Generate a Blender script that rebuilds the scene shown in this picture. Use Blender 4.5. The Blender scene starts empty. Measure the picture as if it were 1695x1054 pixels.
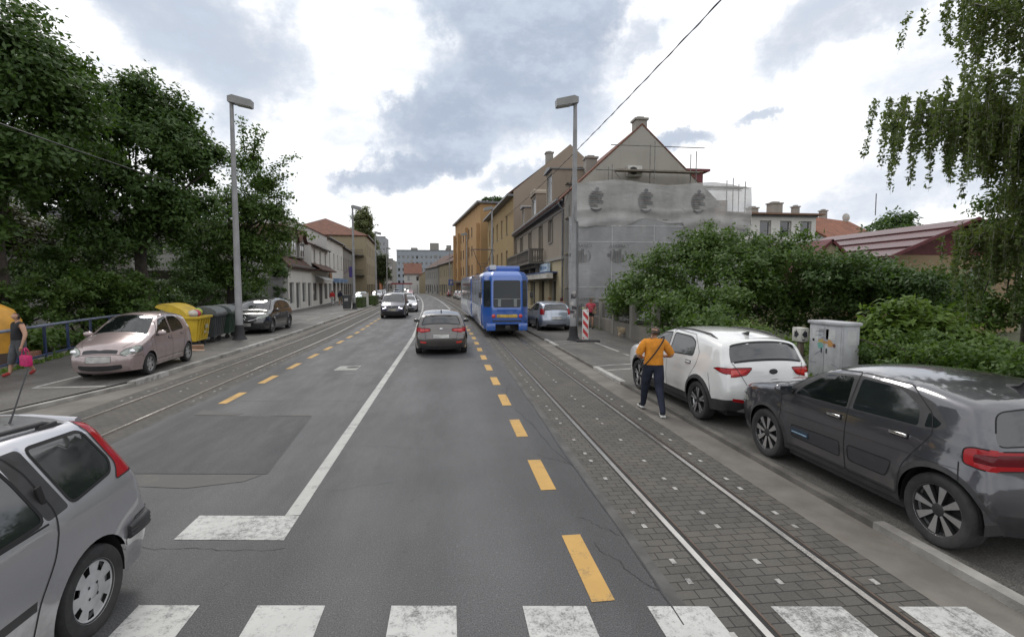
import bpy, bmesh, math, random
import numpy as np
from mathutils import Vector, Matrix
from mathutils.geometry import delaunay_2d_cdt
SC = bpy.context.scene
COL = SC.collection
R = math.radians
random.seed(5)
np.random.seed(5)
CAM_H = 2.38
Z_LEFT, Z_RIGHT = 0.10, 0.06          # parking strips and pavements above the carriageway

# ------------------------------------------------------------------ objects
def tag(o, label=None, cat=None, group=None, kind=None):
    if label: o['label'] = label
    if cat: o['category'] = cat
    if group: o['group'] = group
    if kind: o['kind'] = kind
    return o

def thing(name, label, cat, loc=(0, 0, 0), rz=0.0, group=None):
    o = bpy.data.objects.new(name, None)
    o.empty_display_size = 0.3
    COL.objects.link(o)
    o.location = loc
    o.rotation_euler = (0, 0, rz)
    return tag(o, label, cat, group)

def copy_tree(o, parent=None):
    c = o.copy()
    COL.objects.link(c)
    c.parent = parent
    for ch in list(o.children):
        copy_tree(ch, c)
    return c

class MB:
    """collects faces of ONE object"""
    def __init__(s):
        s.v, s.f, s.m = [], [], []
    def add(s, vs, fs, mi=0):
        b = len(s.v)
        s.v += [tuple(p) for p in vs]
        s.f += [tuple(i + b for i in f) for f in fs]
        s.m += [mi] * len(fs)
        return s
    def quad(s, a, b, c, d, mi=0):
        return s.add([a, b, c, d], [(0, 1, 2, 3)], mi)
    def box(s, c, d, rot=None, mi=0, taper=1.0):
        x, y, z = d[0] / 2, d[1] / 2, d[2] / 2
        vs = []
        for sz in (-1, 1):
            k = taper if sz > 0 else 1.0
            for sx, sy in ((-1, -1), (1, -1), (1, 1), (-1, 1)):
                p = Vector((sx * x * k, sy * y * k, sz * z))
                if rot is not None: p = rot @ p
                vs.append(p + Vector(c))
        return s.add(vs, [(3, 2, 1, 0), (4, 5, 6, 7), (0, 1, 5, 4), (1, 2, 6, 5), (2, 3, 7, 6), (3, 0, 4, 7)], mi)
    def cbox(s, c, d, b=0.02, rot=None, mi=0):
        """box with chamfered edges"""
        bm = bmesh.new()
        bmesh.ops.create_cube(bm, size=1.0)
        for v in bm.verts: v.co = Vector((v.co.x * d[0], v.co.y * d[1], v.co.z * d[2]))
        bmesh.ops.bevel(bm, geom=bm.edges[:], offset=b, segments=2, affect='EDGES', profile=0.6)
        bm.verts.index_update()
        vs = [(rot @ v.co if rot is not None else v.co) + Vector(c) for v in bm.verts]
        s.add(vs, [tuple(v.index for v in f.verts) for f in bm.faces], mi)
        bm.free()
        return s
    def tube(s, path, r, n=8, mi=0, cap=True):
        path = [Vector(p) for p in path]
        rs = r if isinstance(r, (list, tuple)) else [r] * len(path)
        rings = []
        for i, p in enumerate(path):
            d = (path[min(i + 1, len(path) - 1)] - path[max(i - 1, 0)]).normalized()
            up = Vector((0, 0, 1)) if abs(d.z) < 0.95 else Vector((1, 0, 0))
            a = d.cross(up).normalized(); b = a.cross(d)
            rings.append([p + (a * math.cos(t) + b * math.sin(t)) * rs[i] for t in [2 * math.pi * k / n for k in range(n)]])
        vs = [q for rg in rings for q in rg]
        fs = []
        for i in range(len(path) - 1):
            for k in range(n):
                k2 = (k + 1) % n
                fs.append((i * n + k, i * n + k2, (i + 1) * n + k2, (i + 1) * n + k))
        if cap:
            fs.append(tuple(range(n))[::-1]); fs.append(tuple((len(path) - 1) * n + k for k in range(n)))
        return s.add(vs, fs, mi)
    def lathe(s, prof, c=(0, 0, 0), axis='z', n=24, mi=0, arc=1.0):
        vs, fs = [], []
        m = len(prof)
        for k in range(n + (0 if arc == 1.0 else 1)):
            t = 2 * math.pi * arc * k / n
            for r, h in prof:
                if axis == 'z': p = (r * math.cos(t), r * math.sin(t), h)
                elif axis == 'x': p = (h, r * math.cos(t), r * math.sin(t))
                else: p = (r * math.cos(t), h, r * math.sin(t))
                vs.append((p[0] + c[0], p[1] + c[1], p[2] + c[2]))
        for k in range(n):
            k2 = (k + 1) % n if arc == 1.0 else k + 1
            for j in range(m - 1):
                fs.append((k * m + j, k2 * m + j, k2 * m + j + 1, k * m + j + 1))
        return s.add(vs, fs, mi)
    def prism(s, poly, axis, a, b, mi=0):
        """2D polygon extruded between a and b along axis 'x' (poly=(y,z)), 'y' (poly=(x,z)) or 'z'"""
        def P(q, h):
            return (h, q[0], q[1]) if axis == 'x' else ((q[0], h, q[1]) if axis == 'y' else (q[0], q[1], h))
        n = len(poly)
        vs = [P(q, a) for q in poly] + [P(q, b) for q in poly]
        fs = [tuple(range(n))[::-1], tuple(range(n, 2 * n))]
        fs += [(i, (i + 1) % n, n + (i + 1) % n, n + i) for i in range(n)]
        return s.add(vs, fs, mi)
    def ball(s, c, r, n=10, m=7, mi=0):
        r = (r, r, r) if not isinstance(r, (tuple, list)) else r
        vs = [(c[0], c[1], c[2] - r[2])]
        for j in range(1, m):
            ph = math.pi * j / m
            for k in range(n):
                t = 2 * math.pi * k / n
                vs.append((c[0] + r[0] * math.sin(ph) * math.cos(t), c[1] + r[1] * math.sin(ph) * math.sin(t), c[2] - r[2] * math.cos(ph)))
        vs.append((c[0], c[1], c[2] + r[2]))
        fs = [(0, 1 + (k + 1) % n, 1 + k) for k in range(n)]
        for j in range(m - 2):
            for k in range(n):
                a = 1 + j * n
                fs.append((a + k, a + (k + 1) % n, a + n + (k + 1) % n, a + n + k))
        L = len(vs) - 1; a = 1 + (m - 2) * n
        fs += [(a + k, a + (k + 1) % n, L) for k in range(n)]
        return s.add(vs, fs, mi)
    def build(s, name, mats, parent=None, smooth=None, fix=True):
        me = bpy.data.meshes.new(name)
        me.from_pydata(s.v, [], s.f)
        for m in (mats if isinstance(mats, (list, tuple)) else [mats]): me.materials.append(m)
        if any(s.m): me.polygons.foreach_set('material_index', s.m)
        if fix:
            bm = bmesh.new(); bm.from_mesh(me)
            bmesh.ops.recalc_face_normals(bm, faces=bm.faces[:])
            bm.to_mesh(me); bm.free()
        if smooth is not None:
            me.polygons.foreach_set('use_smooth', [True] * len(me.polygons))
            me.set_sharp_from_angle(angle=R(smooth))
        me.update()
        o = bpy.data.objects.new(name, me)
        COL.objects.link(o)
        o.parent = parent
        return o

def np_mesh(name, V, F, mats, parent=None, smooth=False, midx=None):
    me = bpy.data.meshes.new(name)
    nv, nf, k = len(V), len(F), F.shape[1]
    me.vertices.add(nv); me.vertices.foreach_set('co', np.asarray(V, np.float32).ravel())
    me.loops.add(nf * k); me.loops.foreach_set('vertex_index', np.asarray(F, np.int32).ravel())
    me.polygons.add(nf)
    me.polygons.foreach_set('loop_start', np.arange(0, nf * k, k, dtype=np.int32))
    if midx is not None: me.polygons.foreach_set('material_index', np.asarray(midx, np.int32))
    me.update(calc_edges=True)
    if smooth: me.polygons.foreach_set('use_smooth', [True] * nf)
    for m in (mats if isinstance(mats, (list, tuple)) else [mats]): me.materials.append(m)
    o = bpy.data.objects.new(name, me)
    COL.objects.link(o); o.parent = parent
    return o

# ------------------------------------------------------------------ materials
class NT:
    def __init__(s, tree):
        s.t = tree; s.n = tree.nodes; s.l = tree.links
    def new(s, typ, **kw):
        nd = s.n.new(typ)
        for k, v in kw.items():
            if k.startswith('i_'): nd.inputs[k[2:].replace('_', ' ')].default_value = v
            else: setattr(nd, k, v)
        return nd
    def link(s, a, b): s.l.new(a, b)
    def put(s, v, sock):
        if hasattr(v, 'links') or hasattr(v, 'is_output'): s.l.new(v, sock)
        else: sock.default_value = v
    def math(s, op, a, b=None, c=None, clamp=False):
        nd = s.n.new('ShaderNodeMath'); nd.operation = op; nd.use_clamp = clamp
        s.put(a, nd.inputs[0])
        if b is not None: s.put(b, nd.inputs[1])
        if c is not None: s.put(c, nd.inputs[2])
        return nd.outputs[0]
    def vmath(s, op, a, b=None):
        nd = s.n.new('ShaderNodeVectorMath'); nd.operation = op
        s.put(a, nd.inputs[0])
        if b is not None: s.put(b, nd.inputs[1])
        return nd.outputs['Value'] if op in ('DOT_PRODUCT', 'LENGTH') else nd.outputs[0]
    def mix(s, f, a, b, typ='MIX'):
        nd = s.n.new('ShaderNodeMix'); nd.data_type = 'RGBA'; nd.blend_type = typ
        s.put(f, nd.inputs[0]); s.put(col(a), nd.inputs[6]); s.put(col(b), nd.inputs[7])
        return nd.outputs[2]
    def ramp(s, v, a, b, x=0.0, y=1.0):
        nd = s.n.new('ShaderNodeMapRange'); nd.interpolation_type = 'SMOOTHSTEP'
        s.put(v, nd.inputs['Value'])
        nd.inputs['From Min'].default_value = a; nd.inputs['From Max'].default_value = b
        nd.inputs['To Min'].default_value = x; nd.inputs['To Max'].default_value = y
        return nd.outputs[0]
    def obj(s):
        if not hasattr(s, '_o'): s._o = s.n.new('ShaderNodeTexCoord')
        return s._o.outputs['Object']
    def pos(s):
        if not hasattr(s, '_g'): s._g = s.n.new('ShaderNodeNewGeometry')
        return s._g.outputs['Position']
    def noise(s, vec, scale, detail=4, rough=0.55, dist=0.0):
        nd = s.n.new('ShaderNodeTexNoise'); s.put(vec, nd.inputs['Vector'])
        nd.inputs['Scale'].default_value = scale; nd.inputs['Detail'].default_value = detail
        nd.inputs['Roughness'].default_value = rough; nd.inputs['Distortion'].default_value = dist
        return nd.outputs['Fac']
    def scale(s, vec, k):
        nd = s.n.new('ShaderNodeMapping'); s.put(vec, nd.inputs['Vector']); nd.inputs['Scale'].default_value = k
        return nd.outputs[0]
    def bump(s, h, strength=0.3, dist=0.02):
        nd = s.n.new('ShaderNodeBump'); s.put(h, nd.inputs['Height'])
        nd.inputs['Strength'].default_value = strength; nd.inputs['Distance'].default_value = dist
        return nd.outputs[0]

def col(c):
    if isinstance(c, (tuple, list)) and len(c) == 3: return (c[0], c[1], c[2], 1.0)
    return c

def newmat(name):
    m = bpy.data.materials.new(name); m.use_nodes = True
    t = NT(m.node_tree); p = t.n['Principled BSDF']
    return m, t, p

def mat(name, c, rough=0.6, metal=0.0, var=0.15, scale=3.0, bump=0.0, bscale=60.0, spec=0.5, coat=0.0, dirt=0.0, dirtc=(0.12, 0.10, 0.08)):
    m, t, p = newmat(name)
    o = t.obj()
    n = t.noise(o, scale, 5)
    k = t.ramp(n, 0.3, 0.7, 1 - var, 1 + var)
    c2 = t.mix(1.0, c, (0, 0, 0))
    mm = t.new('ShaderNodeVectorMath', operation='SCALE')
    mm.inputs[0].default_value = c; t.link(k, mm.inputs['Scale'])
    out = mm.outputs[0]
    if dirt > 0:
        d = t.noise(t.scale(o, (1, 1, 0.35)), 1.3, 6, 0.65)
        out = t.mix(t.ramp(d, 0.48, 0.75, 0, dirt), out, dirtc)
    t.link(out, p.inputs['Base Color'])
    p.inputs['Roughness'].default_value = rough
    p.inputs['Metallic'].default_value = metal
    p.inputs['Specular IOR Level'].default_value = spec
    if coat:
        p.inputs['Coat Weight'].default_value = coat; p.inputs['Coat Roughness'].default_value = 0.04
    if bump:
        t.link(t.bump(t.noise(o, bscale, 4), bump), p.inputs['Normal'])
    return m

def paint(name, c, metal=0.0, rough=0.32, dirt=0.25):
    m, t, p = newmat(name)
    o = t.obj()
    fl = t.noise(o, 900.0, 1)
    c1 = t.mix(t.ramp(fl, 0.35, 0.65, 0.0, 0.25 if metal else 0.0), c, tuple(min(1, x * 1.7 + 0.02) for x in c))
    sep = t.new('ShaderNodeSeparateXYZ'); t.link(o, sep.inputs[0])
    low = t.ramp(sep.outputs[2], 0.15, 0.75, 1.0, 0.0)
    d = t.math('MULTIPLY', t.ramp(t.noise(o, 4.0, 6, 0.65), 0.38, 0.7), t.math('ADD', t.math('MULTIPLY', low, 0.6), 0.12))
    d = t.math('MULTIPLY', d, dirt * 2)
    t.link(t.mix(d, c1, (0.13, 0.115, 0.095)), p.inputs['Base Color'])
    p.inputs['Metallic'].default_value = metal
    t.link(t.math('ADD', t.math('MULTIPLY', d, 0.6), rough), p.inputs['Roughness'])
    p.inputs['Coat Weight'].default_value = 1.0; p.inputs['Coat Roughness'].default_value = 0.04; p.inputs['Coat IOR'].default_value = 1.75
    return m

def glass_mat(name, c=(0.012, 0.015, 0.017), rough=0.03, spec=0.75, see=0.0):
    m, t, p = newmat(name)
    o = t.obj()
    p.inputs['Base Color'].default_value = col(c)
    t.link(t.ramp(t.noise(o, 5.0, 5), 0.4, 0.8, rough, rough + 0.08), p.inputs['Roughness'])
    p.inputs['Specular IOR Level'].default_value = spec; p.inputs['IOR'].default_value = 1.68
    if see:
        tr = t.new('ShaderNodeBsdfTransparent'); tr.inputs[0].default_value = (0.75, 0.8, 0.8, 1)
        gl = t.new('ShaderNodeBsdfGlossy'); gl.inputs['Roughness'].default_value = 0.02
        fr = t.new('ShaderNodeFresnel'); fr.inputs['IOR'].default_value = 1.68
        mx = t.new('ShaderNodeMixShader'); t.link(fr.outputs[0], mx.inputs[0]); t.link(tr.outputs[0], mx.inputs[1]); t.link(gl.outputs[0], mx.inputs[2])
        m2 = t.new('ShaderNodeMixShader'); m2.inputs[0].default_value = 1 - see
        t.link(mx.outputs[0], m2.inputs[1]); t.link(p.outputs[0], m2.inputs[2])
        t.link(m2.outputs[0], t.n['Material Output'].inputs[0])
    return m

def leaf_mat(name, c, c2, trans=0.3, bark=False):
    """leaves: every leaf its own tint, slow drift of hue between twigs"""
    m, t, p = newmat(name)
    g = t.new('ShaderNodeNewGeometry')
    rnd = g.outputs['Random Per Island']
    n = t.noise(g.outputs['Position'], 1.1, 3)
    f = t.math('ADD', t.math('MULTIPLY', rnd, 0.55), t.ramp(n, 0.3, 0.7, 0.0, 0.45))
    cc = t.mix(f, c, c2)
    t.link(cc, p.inputs['Base Color'])
    p.inputs['Roughness'].default_value = 0.5
    p.inputs['Specular IOR Level'].default_value = 0.35
    tr = t.new('ShaderNodeBsdfTranslucent'); t.link(t.mix(1.0, cc, (1.5, 1.6, 0.7), 'MULTIPLY'), tr.inputs[0])
    mx = t.new('ShaderNodeMixShader'); mx.inputs[0].default_value = trans
    t.link(p.outputs[0], mx.inputs[1]); t.link(tr.outputs[0], mx.inputs[2])
    t.link(mx.outputs[0], t.n['Material Output'].inputs[0])
    return m

def emit_mat(name, c, s):
    m, t, p = newmat(name)
    p.inputs['Base Color'].default_value = col(c)
    p.inputs['Emission Color'].default_value = col(c); p.inputs['Emission Strength'].default_value = s
    return m

def tile_mat(name, c, c2, sx=0.25, sz=0.22):
    m, t, p = newmat(name)
    sep = t.new('ShaderNodeSeparateXYZ'); t.link(t.obj(), sep.inputs[0])
    cm = t.new('ShaderNodeCombineXYZ')
    t.link(t.math('ADD', sep.outputs[0], t.math('MULTIPLY', sep.outputs[1], 0.35)), cm.inputs[0]); t.link(sep.outputs[2], cm.inputs[1])
    b = t.new('ShaderNodeTexBrick'); t.link(cm.outputs[0], b.inputs['Vector'])
    b.inputs['Color1'].default_value = col(c); b.inputs['Color2'].default_value = col(c2); b.inputs['Mortar'].default_value = col(tuple(x * 0.35 for x in c))
    b.inputs['Scale'].default_value = 1.0; b.inputs['Brick Width'].default_value = sx; b.inputs['Row Height'].default_value = sz
    b.inputs['Mortar Size'].default_value = 0.012; b.inputs['Mortar Smooth'].default_value = 0.6
    n = t.noise(t.obj(), 0.9, 6, 0.7)
    t.link(t.mix(t.ramp(n, 0.35, 0.75, 0.0, 0.65), b.outputs['Color'], tuple(x * 0.5 for x in c2)), p.inputs['Base Color'])
    p.inputs['Roughness'].default_value = 0.85
    t.link(t.bump(t.math('SUBTRACT', 1.0, b.outputs['Fac']), 0.6, 0.03), p.inputs['Normal'])
    return m

def plaster(name, c, stain=0.35, sc=(0.16, 0.145, 0.125), rough=0.9):
    m, t, p = newmat(name)
    o = t.obj()
    n1 = t.noise(o, 0.6, 6, 0.65); n2 = t.noise(t.scale(o, (1.2, 1.2, 0.18)), 1.6, 6, 0.7)
    c1 = t.mix(t.ramp(n1, 0.3, 0.7, 0.0, 0.35), c, tuple(x * 0.78 for x in c))
    c2 = t.mix(t.ramp(n2, 0.5, 0.8, 0.0, stain), c1, sc)
    t.link(c2, p.inputs['Base Color']); p.inputs['Roughness'].default_value = rough
    p.inputs['Specular IOR Level'].default_value = 0.2
    t.link(t.bump(t.noise(o, 40, 5), 0.25, 0.01), p.inputs['Normal'])
    return m
# ------------------------------------------------------------------ the street bends gently to the left far ahead
def cv(y):
    d = y - 20.0
    if d <= 0: return 0.0
    k = min(1.0, d / 12.0)
    return -(0.02 * d + 0.00035 * d * d) * (k * k * (3 - 2 * k) * 0.5 + 0.5 * k)

YS = [-12, -6, -3, 0, 2, 4, 6, 8, 10, 13, 16, 20] + list(range(22, 60, 2)) + list(range(60, 130, 4)) + list(range(130, 331, 10))

def ribbon(mb, xl, xr, z, y0=-12, y1=330, mi=0, thick=0.0, wide=None):
    ys = [y0] + [y for y in YS if y0 < y < y1] + [y1]
    vs, fs = [], []
    for y in ys:
        a = xl(y) if callable(xl) else xl
        b = xr(y) if callable(xr) else xr
        vs += [(a + cv(y), y, z), (b + cv(y), y, z)]
        if thick: vs += [(a + cv(y), y, z - thick), (b + cv(y), y, z - thick)]
    s = 4 if thick else 2
    for i in range(len(ys) - 1):
        p, q = i * s, (i + 1) * s
        fs.append((p, p + 1, q + 1, q))
        if thick:
            fs.append((p, q, q + 2, p + 2)); fs.append((p + 1, p + 3, q + 3, q + 1))
    if thick:
        fs.append((0, 2, 3, 1)); p = (len(ys) - 1) * s; fs.append((p, p + 1, p + 3, p + 2))
    mb.add(vs, fs, mi)
    return mb

def strip(name, xl, xr, z, m, y0=-12, y1=330, thick=0.0):
    o = ribbon(MB(), xl, xr, z, y0, y1, 0, thick).build(name, m)
    return tag(o, kind='structure')

def asphalt(name, c, var=0.25, worn=0.0, fine=0.35, lanes=()):
    m, t, p = newmat(name)
    o = t.pos()
    big = t.noise(o, 0.35, 5, 0.6); mid = t.noise(t.scale(o, (1.5, 0.35, 1)), 1.2, 5, 0.65); fin = t.noise(o, 95.0, 2, 0.7); grit = t.noise(o, 38.0, 3, 0.8)
    k = t.math('MULTIPLY', t.ramp(big, 0.3, 0.7, 1 - var, 1 + var), t.ramp(mid, 0.3, 0.75, 0.88, 1.15))
    k = t.math('MULTIPLY', k, t.ramp(fin, 0.3, 0.7, 1 - fine * 1.4, 1 + fine * 1.6))
    k = t.math('MULTIPLY', k, t.ramp(grit, 0.56, 0.72, 0.93, 1.75))
    spot = t.noise(o, 5.5, 4, 0.7); k = t.math('MULTIPLY', k, t.ramp(spot, 0.62, 0.74, 1.0, 0.72))
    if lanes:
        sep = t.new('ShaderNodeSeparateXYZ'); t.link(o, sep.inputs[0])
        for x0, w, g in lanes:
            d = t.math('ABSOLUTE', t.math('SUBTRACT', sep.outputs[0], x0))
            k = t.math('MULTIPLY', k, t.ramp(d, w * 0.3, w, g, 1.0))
    v = t.new('ShaderNodeVectorMath', operation='SCALE'); v.inputs[0].default_value = c; t.link(k, v.inputs['Scale'])
    out = v.outputs[0]
    # hairline cracks in patches
    vo = t.new('ShaderNodeTexVoronoi'); vo.feature = 'DISTANCE_TO_EDGE'
    wob = t.vmath('ADD', o, t.vmath('MULTIPLY', t.new('ShaderNodeTexNoise', **{'i_Scale': 2.5}).outputs['Color'], (1.6, 1.6, 0)))
    t.link(wob, vo.inputs['Vector']); vo.inputs['Scale'].default_value = 1.3
    crack = t.math('MULTIPLY', t.ramp(vo.outputs['Distance'], 0.0, 0.006, 1.0, 0.0), t.ramp(t.noise(o, 0.5, 4), 0.56, 0.68, 0.0, 0.5))
    out = t.mix(crack, out, (0.02, 0.02, 0.02))
    t.link(out, p.inputs['Base Color'])
    t.link(t.ramp(mid, 0.3, 0.7, 0.5, 0.75), p.inputs['Roughness'])
    p.inputs['Specular IOR Level'].default_value = 0.45
    t.link(t.bump(t.math('ADD', fin, grit), 0.55, 0.006), p.inputs['Normal'])
    return m

def pavers(name, c, joint):
    m, t, p = newmat(name)
    o = t.pos()
    b = t.new('ShaderNodeTexBrick'); t.link(o, b.inputs['Vector'])
    b.inputs['Color1'].default_value = col(c); b.inputs['Color2'].default_value = col(tuple(x * 0.7 for x in c)); b.inputs['Mortar'].default_value = col(joint)
    b.inputs['Scale'].default_value = 1.0; b.inputs['Brick Width'].default_value = 0.172; b.inputs['Row Height'].default_value = 0.112
    b.inputs['Mortar Size'].default_value = 0.0058; b.inputs['Mortar Smooth'].default_value = 0.35; b.inputs['Bias'].default_value = -0.1
    b.offset = 0.5
    n = t.noise(o, 1.1, 6, 0.7); f = t.noise(o, 60, 3, 0.7)
    c1 = t.mix(t.ramp(n, 0.4, 0.72, 0.0, 0.6), b.outputs['Color'], (0.125, 0.11, 0.09))
    c1 = t.mix(t.ramp(t.noise(o, 3.3, 5, 0.7), 0.55, 0.72, 0.0, 0.55), c1, (0.035, 0.033, 0.03))
    c2 = t.mix(t.ramp(f, 0.3, 0.75, 0.0, 0.4), c1, tuple(x * 1.6 for x in c))
    c3 = t.mix(b.outputs['Fac'], c2, joint)
    t.link(c3, p.inputs['Base Color']); p.inputs['Roughness'].default_value = 0.8; p.inputs['Specular IOR Level'].default_value = 0.3
    t.link(t.bump(t.math('ADD', t.math('MULTIPLY', t.math('SUBTRACT', 1.0, b.outputs['Fac']), 1.0), t.math('MULTIPLY', f, 0.25)), 0.5, 0.012), p.inputs['Normal'])
    return m

def roadpaint(name, c, under, wear=0.5, sc=7.0):
    m, t, p = newmat(name)
    o = t.pos()
    n = t.noise(o, sc, 8, 0.75); f = t.noise(o, 70.0, 3, 0.8)
    w = t.math('ADD', t.math('ADD', t.math('MULTIPLY', n, 0.4), t.math('MULTIPLY', f, 0.25)), t.math('MULTIPLY', t.noise(o, 1.3, 4, 0.6), 0.35))
    k = t.ramp(w, 0.56 - 0.18 * wear, 0.66 - 0.1 * wear, 0.0, 0.9)
    c1 = t.mix(t.ramp(t.noise(o, 2.5, 4), 0.3, 0.7, 0.0, 0.35), c, tuple(x * 0.7 for x in c))
    t.link(t.mix(k, c1, under), p.inputs['Base Color']); p.inputs['Roughness'].default_value = 0.7
    t.link(t.bump(f, 0.3, 0.004), p.inputs['Normal'])
    return m

M = {}
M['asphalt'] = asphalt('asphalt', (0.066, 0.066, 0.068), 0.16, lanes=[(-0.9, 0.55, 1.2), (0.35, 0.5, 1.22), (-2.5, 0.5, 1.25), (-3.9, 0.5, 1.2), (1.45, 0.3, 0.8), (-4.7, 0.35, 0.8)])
M['asphalt_patch'] = asphalt('asphalt_patch', (0.043, 0.043, 0.046), 0.12, fine=0.25)
M['asphalt_old'] = asphalt('asphalt_old', (0.088, 0.084, 0.078), 0.25)
M['asphalt_bay'] = asphalt('asphalt_bay', (0.1, 0.095, 0.087), 0.28)
M['pavers'] = pavers('track_pavers', (0.088, 0.084, 0.077), (0.034, 0.032, 0.029))
M['gutter'] = mat('gutter_concrete', (0.148, 0.136, 0.12), 0.85, var=0.22, scale=1.6, bump=0.3, dirt=0.5)
M['border'] = mat('track_border', (0.085, 0.083, 0.078), 0.85, var=0.3, scale=2.5, bump=0.3, dirt=0.5, dirtc=(0.03, 0.03, 0.028))
M['kerb'] = mat('kerb_stone', (0.27, 0.26, 0.24), 0.85, var=0.25, scale=2.2, bump=0.3, dirt=0.7, dirtc=(0.09, 0.08, 0.07))
M['kerb_dark'] = mat('kerb_stone_dark', (0.12, 0.112, 0.1), 0.9, var=0.3, scale=2.2, bump=0.3, dirt=0.6, dirtc=(0.05, 0.045, 0.04))
M['white_line'] = roadpaint('white_line', (0.42, 0.42, 0.4), (0.075, 0.075, 0.075), 0.35)
M['white_zebra'] = roadpaint('white_zebra', (0.5, 0.5, 0.48), (0.09, 0.09, 0.09), 0.5, 14.0)
M['yellow_line'] = roadpaint('yellow_line', (0.5, 0.3, 0.085), (0.1, 0.09, 0.07), 0.35)
M['bay_line'] = roadpaint('bay_line', (0.42, 0.41, 0.39), (0.1, 0.095, 0.09), 0.55)
M['rail'] = mat('rail_steel', (0.6, 0.58, 0.55), 0.3, 1.0, 0.12, 4)
M['groove'] = mat('rail_groove', (0.018, 0.017, 0.016), 0.8)
M['rail_side'] = mat('rail_side_steel', (0.12, 0.085, 0.065), 0.55, 0.5, 0.3, 5)
M['soil'] = mat('soil', (0.085, 0.075, 0.05), 0.95, var=0.35, scale=0.8, bump=0.5, bscale=12, dirt=0.8, dirtc=(0.045, 0.06, 0.022))
M['verge'] = mat('verge_ground', (0.06, 0.068, 0.032), 0.95, var=0.4, scale=1.5, bump=0.6, bscale=25)

# ground: one sheet to the horizon, lower than the street
g = MB(); g.quad((-1500, -600, -0.25), (1500, -600, -0.25), (1500, 2600, -0.25), (-1500, 2600, -0.25))
tag(g.build('ground', M['soil']), kind='structure')
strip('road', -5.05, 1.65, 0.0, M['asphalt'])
strip('tram_track_bed', 1.745, 3.62, 0.0, M['pavers'])
o = strip('tram_track_bed', -6.95, -5.05 - 0.1, 0.0, M['pavers'])
strip('track_border', 1.65, 1.745, 0.0, M['border'])
strip('track_border', -5.15, -5.05, 0.0, M['border'])
strip('gutter', 3.62, 4.12, 0.0, M['gutter'])
strip('gutter', -7.42, -6.95, 0.0, M['gutter'])
# kerbs, raised; right one is chipped and dark except for the pale new stones close by
strip('kerb', 4.12, 4.24, Z_RIGHT + 0.012, M['kerb'], -12, 4.3, 0.12)
strip('kerb', 4.12, 4.22, Z_RIGHT + 0.008, M['kerb_dark'], 4.3, 330, 0.12)
strip('kerb', -7.56, -7.42, Z_LEFT + 0.01, M['kerb'], 12.8, 330, 0.16)
xk = lambda y: -7.56 - max(0, 12.8 - y) * 0.22
strip('kerb', xk, lambda y: xk(y) + 0.14, Z_LEFT - 0.02, M['kerb'], 4, 12.8, 0.16)
strip('gutter', lambda y: xk(y) + 0.14, -7.42, 0.0, M['gutter'], 4, 12.8)
# bays and pavements
strip('parking_bay', 4.22, 6.25, Z_RIGHT, M['asphalt_bay'])
strip('pavement', 6.25, lambda y: 8.25 if y < 31 else 8.0, Z_RIGHT, M['asphalt_old'])
strip('parking_bay', lambda y: min(-9.4, xk(y) - 1.2), xk, Z_LEFT, M['asphalt_bay'], -12, 330)
strip('pavement', lambda y: -15.5, lambda y: min(-9.4, xk(y) - 1.2), Z_LEFT, M['asphalt_old'], -12, 330)
strip('verge', 8.25, 40, 0.02, M['verge'], -12, 29.9)
# far junction area ahead where the houses end
strip('pavement', -40, -15.5, Z_LEFT - 0.02, M['asphalt_old'], 46, 330)

# rails: bright head, dark groove, rusty guard lip
for i, x in enumerate((2.15, 3.16, -5.5, -6.5)):
    mb = MB()
    ribbon(mb, x - 0.027, x + 0.027, 0.007, mi=0, thick=0.02)
    ribbon(mb, x + 0.027, x + 0.07, 0.003, mi=1)
    ribbon(mb, x + 0.07, x + 0.086, 0.006, mi=2, thick=0.02)
    ribbon(mb, x - 0.046, x - 0.027, 0.0045, mi=1)
    tag(mb.build('rail_track', [M['rail'], M['groove'], M['rail_side']]), kind='structure')

# ---- markings
def poly(mb, pts, z=0.004, mi=0):
    mb.add([(x, y, z) for x, y in pts], [tuple(range(len(pts)))], mi)
mb = MB()
zt = lambda x: 3.62 - 0.13 * x
for a, b in ((-2.31, -1.86), (-1.43, -0.93), (-0.44, 0.04), (0.53, 1.0), (1.45, 1.9), (2.36, 2.88), (3.3, 3.62)):
    poly(mb, [(a, zt(a) - 3), (b, zt(b) - 3), (b, zt(b)), (a, zt(a))], 0.004 if not (2.1 < a < 2.3) else 0.004)
for a, b in ((-3.3, -2.8), (-4.3, -3.8)): poly(mb, [(a, zt(a) - 3), (b, zt(b) - 3), (b, zt(b)), (a, zt(a))])
poly(mb, [(3.624, zt(3.6) - 3), (3.8, zt(3.8) - 3), (3.8, zt(3.8)), (3.624, zt(3.6))])
poly(mb, [(-2.58, 5.43), (-2.58, 4.93), (-1.55, 4.79), (-1.55, 5.29)])
mb.build('road_markings', M['white_zebra']); tag(bpy.data.objects['road_markings'], kind='structure')
mb = MB(); ribbon(mb, -1.7, -1.55, 0.004, 5.31, 320)
ribbon(mb, 1.05, 1.2, 0.004, 33.5, 320)
tag(mb.build('road_markings', M['white_line']), kind='structure')
mb = MB()
for k in range(15):
    y = 3.53 + 2.09 * k; c = cv(y)
    poly(mb, [(1.055 + c, y), (1.235 + c, y), (1.235 + c, y + 1.02), (1.055 + c, y + 1.02)])
for k in range(24):
    y = 10.67 + 2.14 * k; c = cv(y)
    poly(mb, [(-4.65 + c, y), (-4.48 + c, y), (-4.48 + c, y + 1.08), (-4.65 + c, y + 1.08)])
tag(mb.build('road_markings', M['yellow_line']), kind='structure')
mb = MB()
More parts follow.
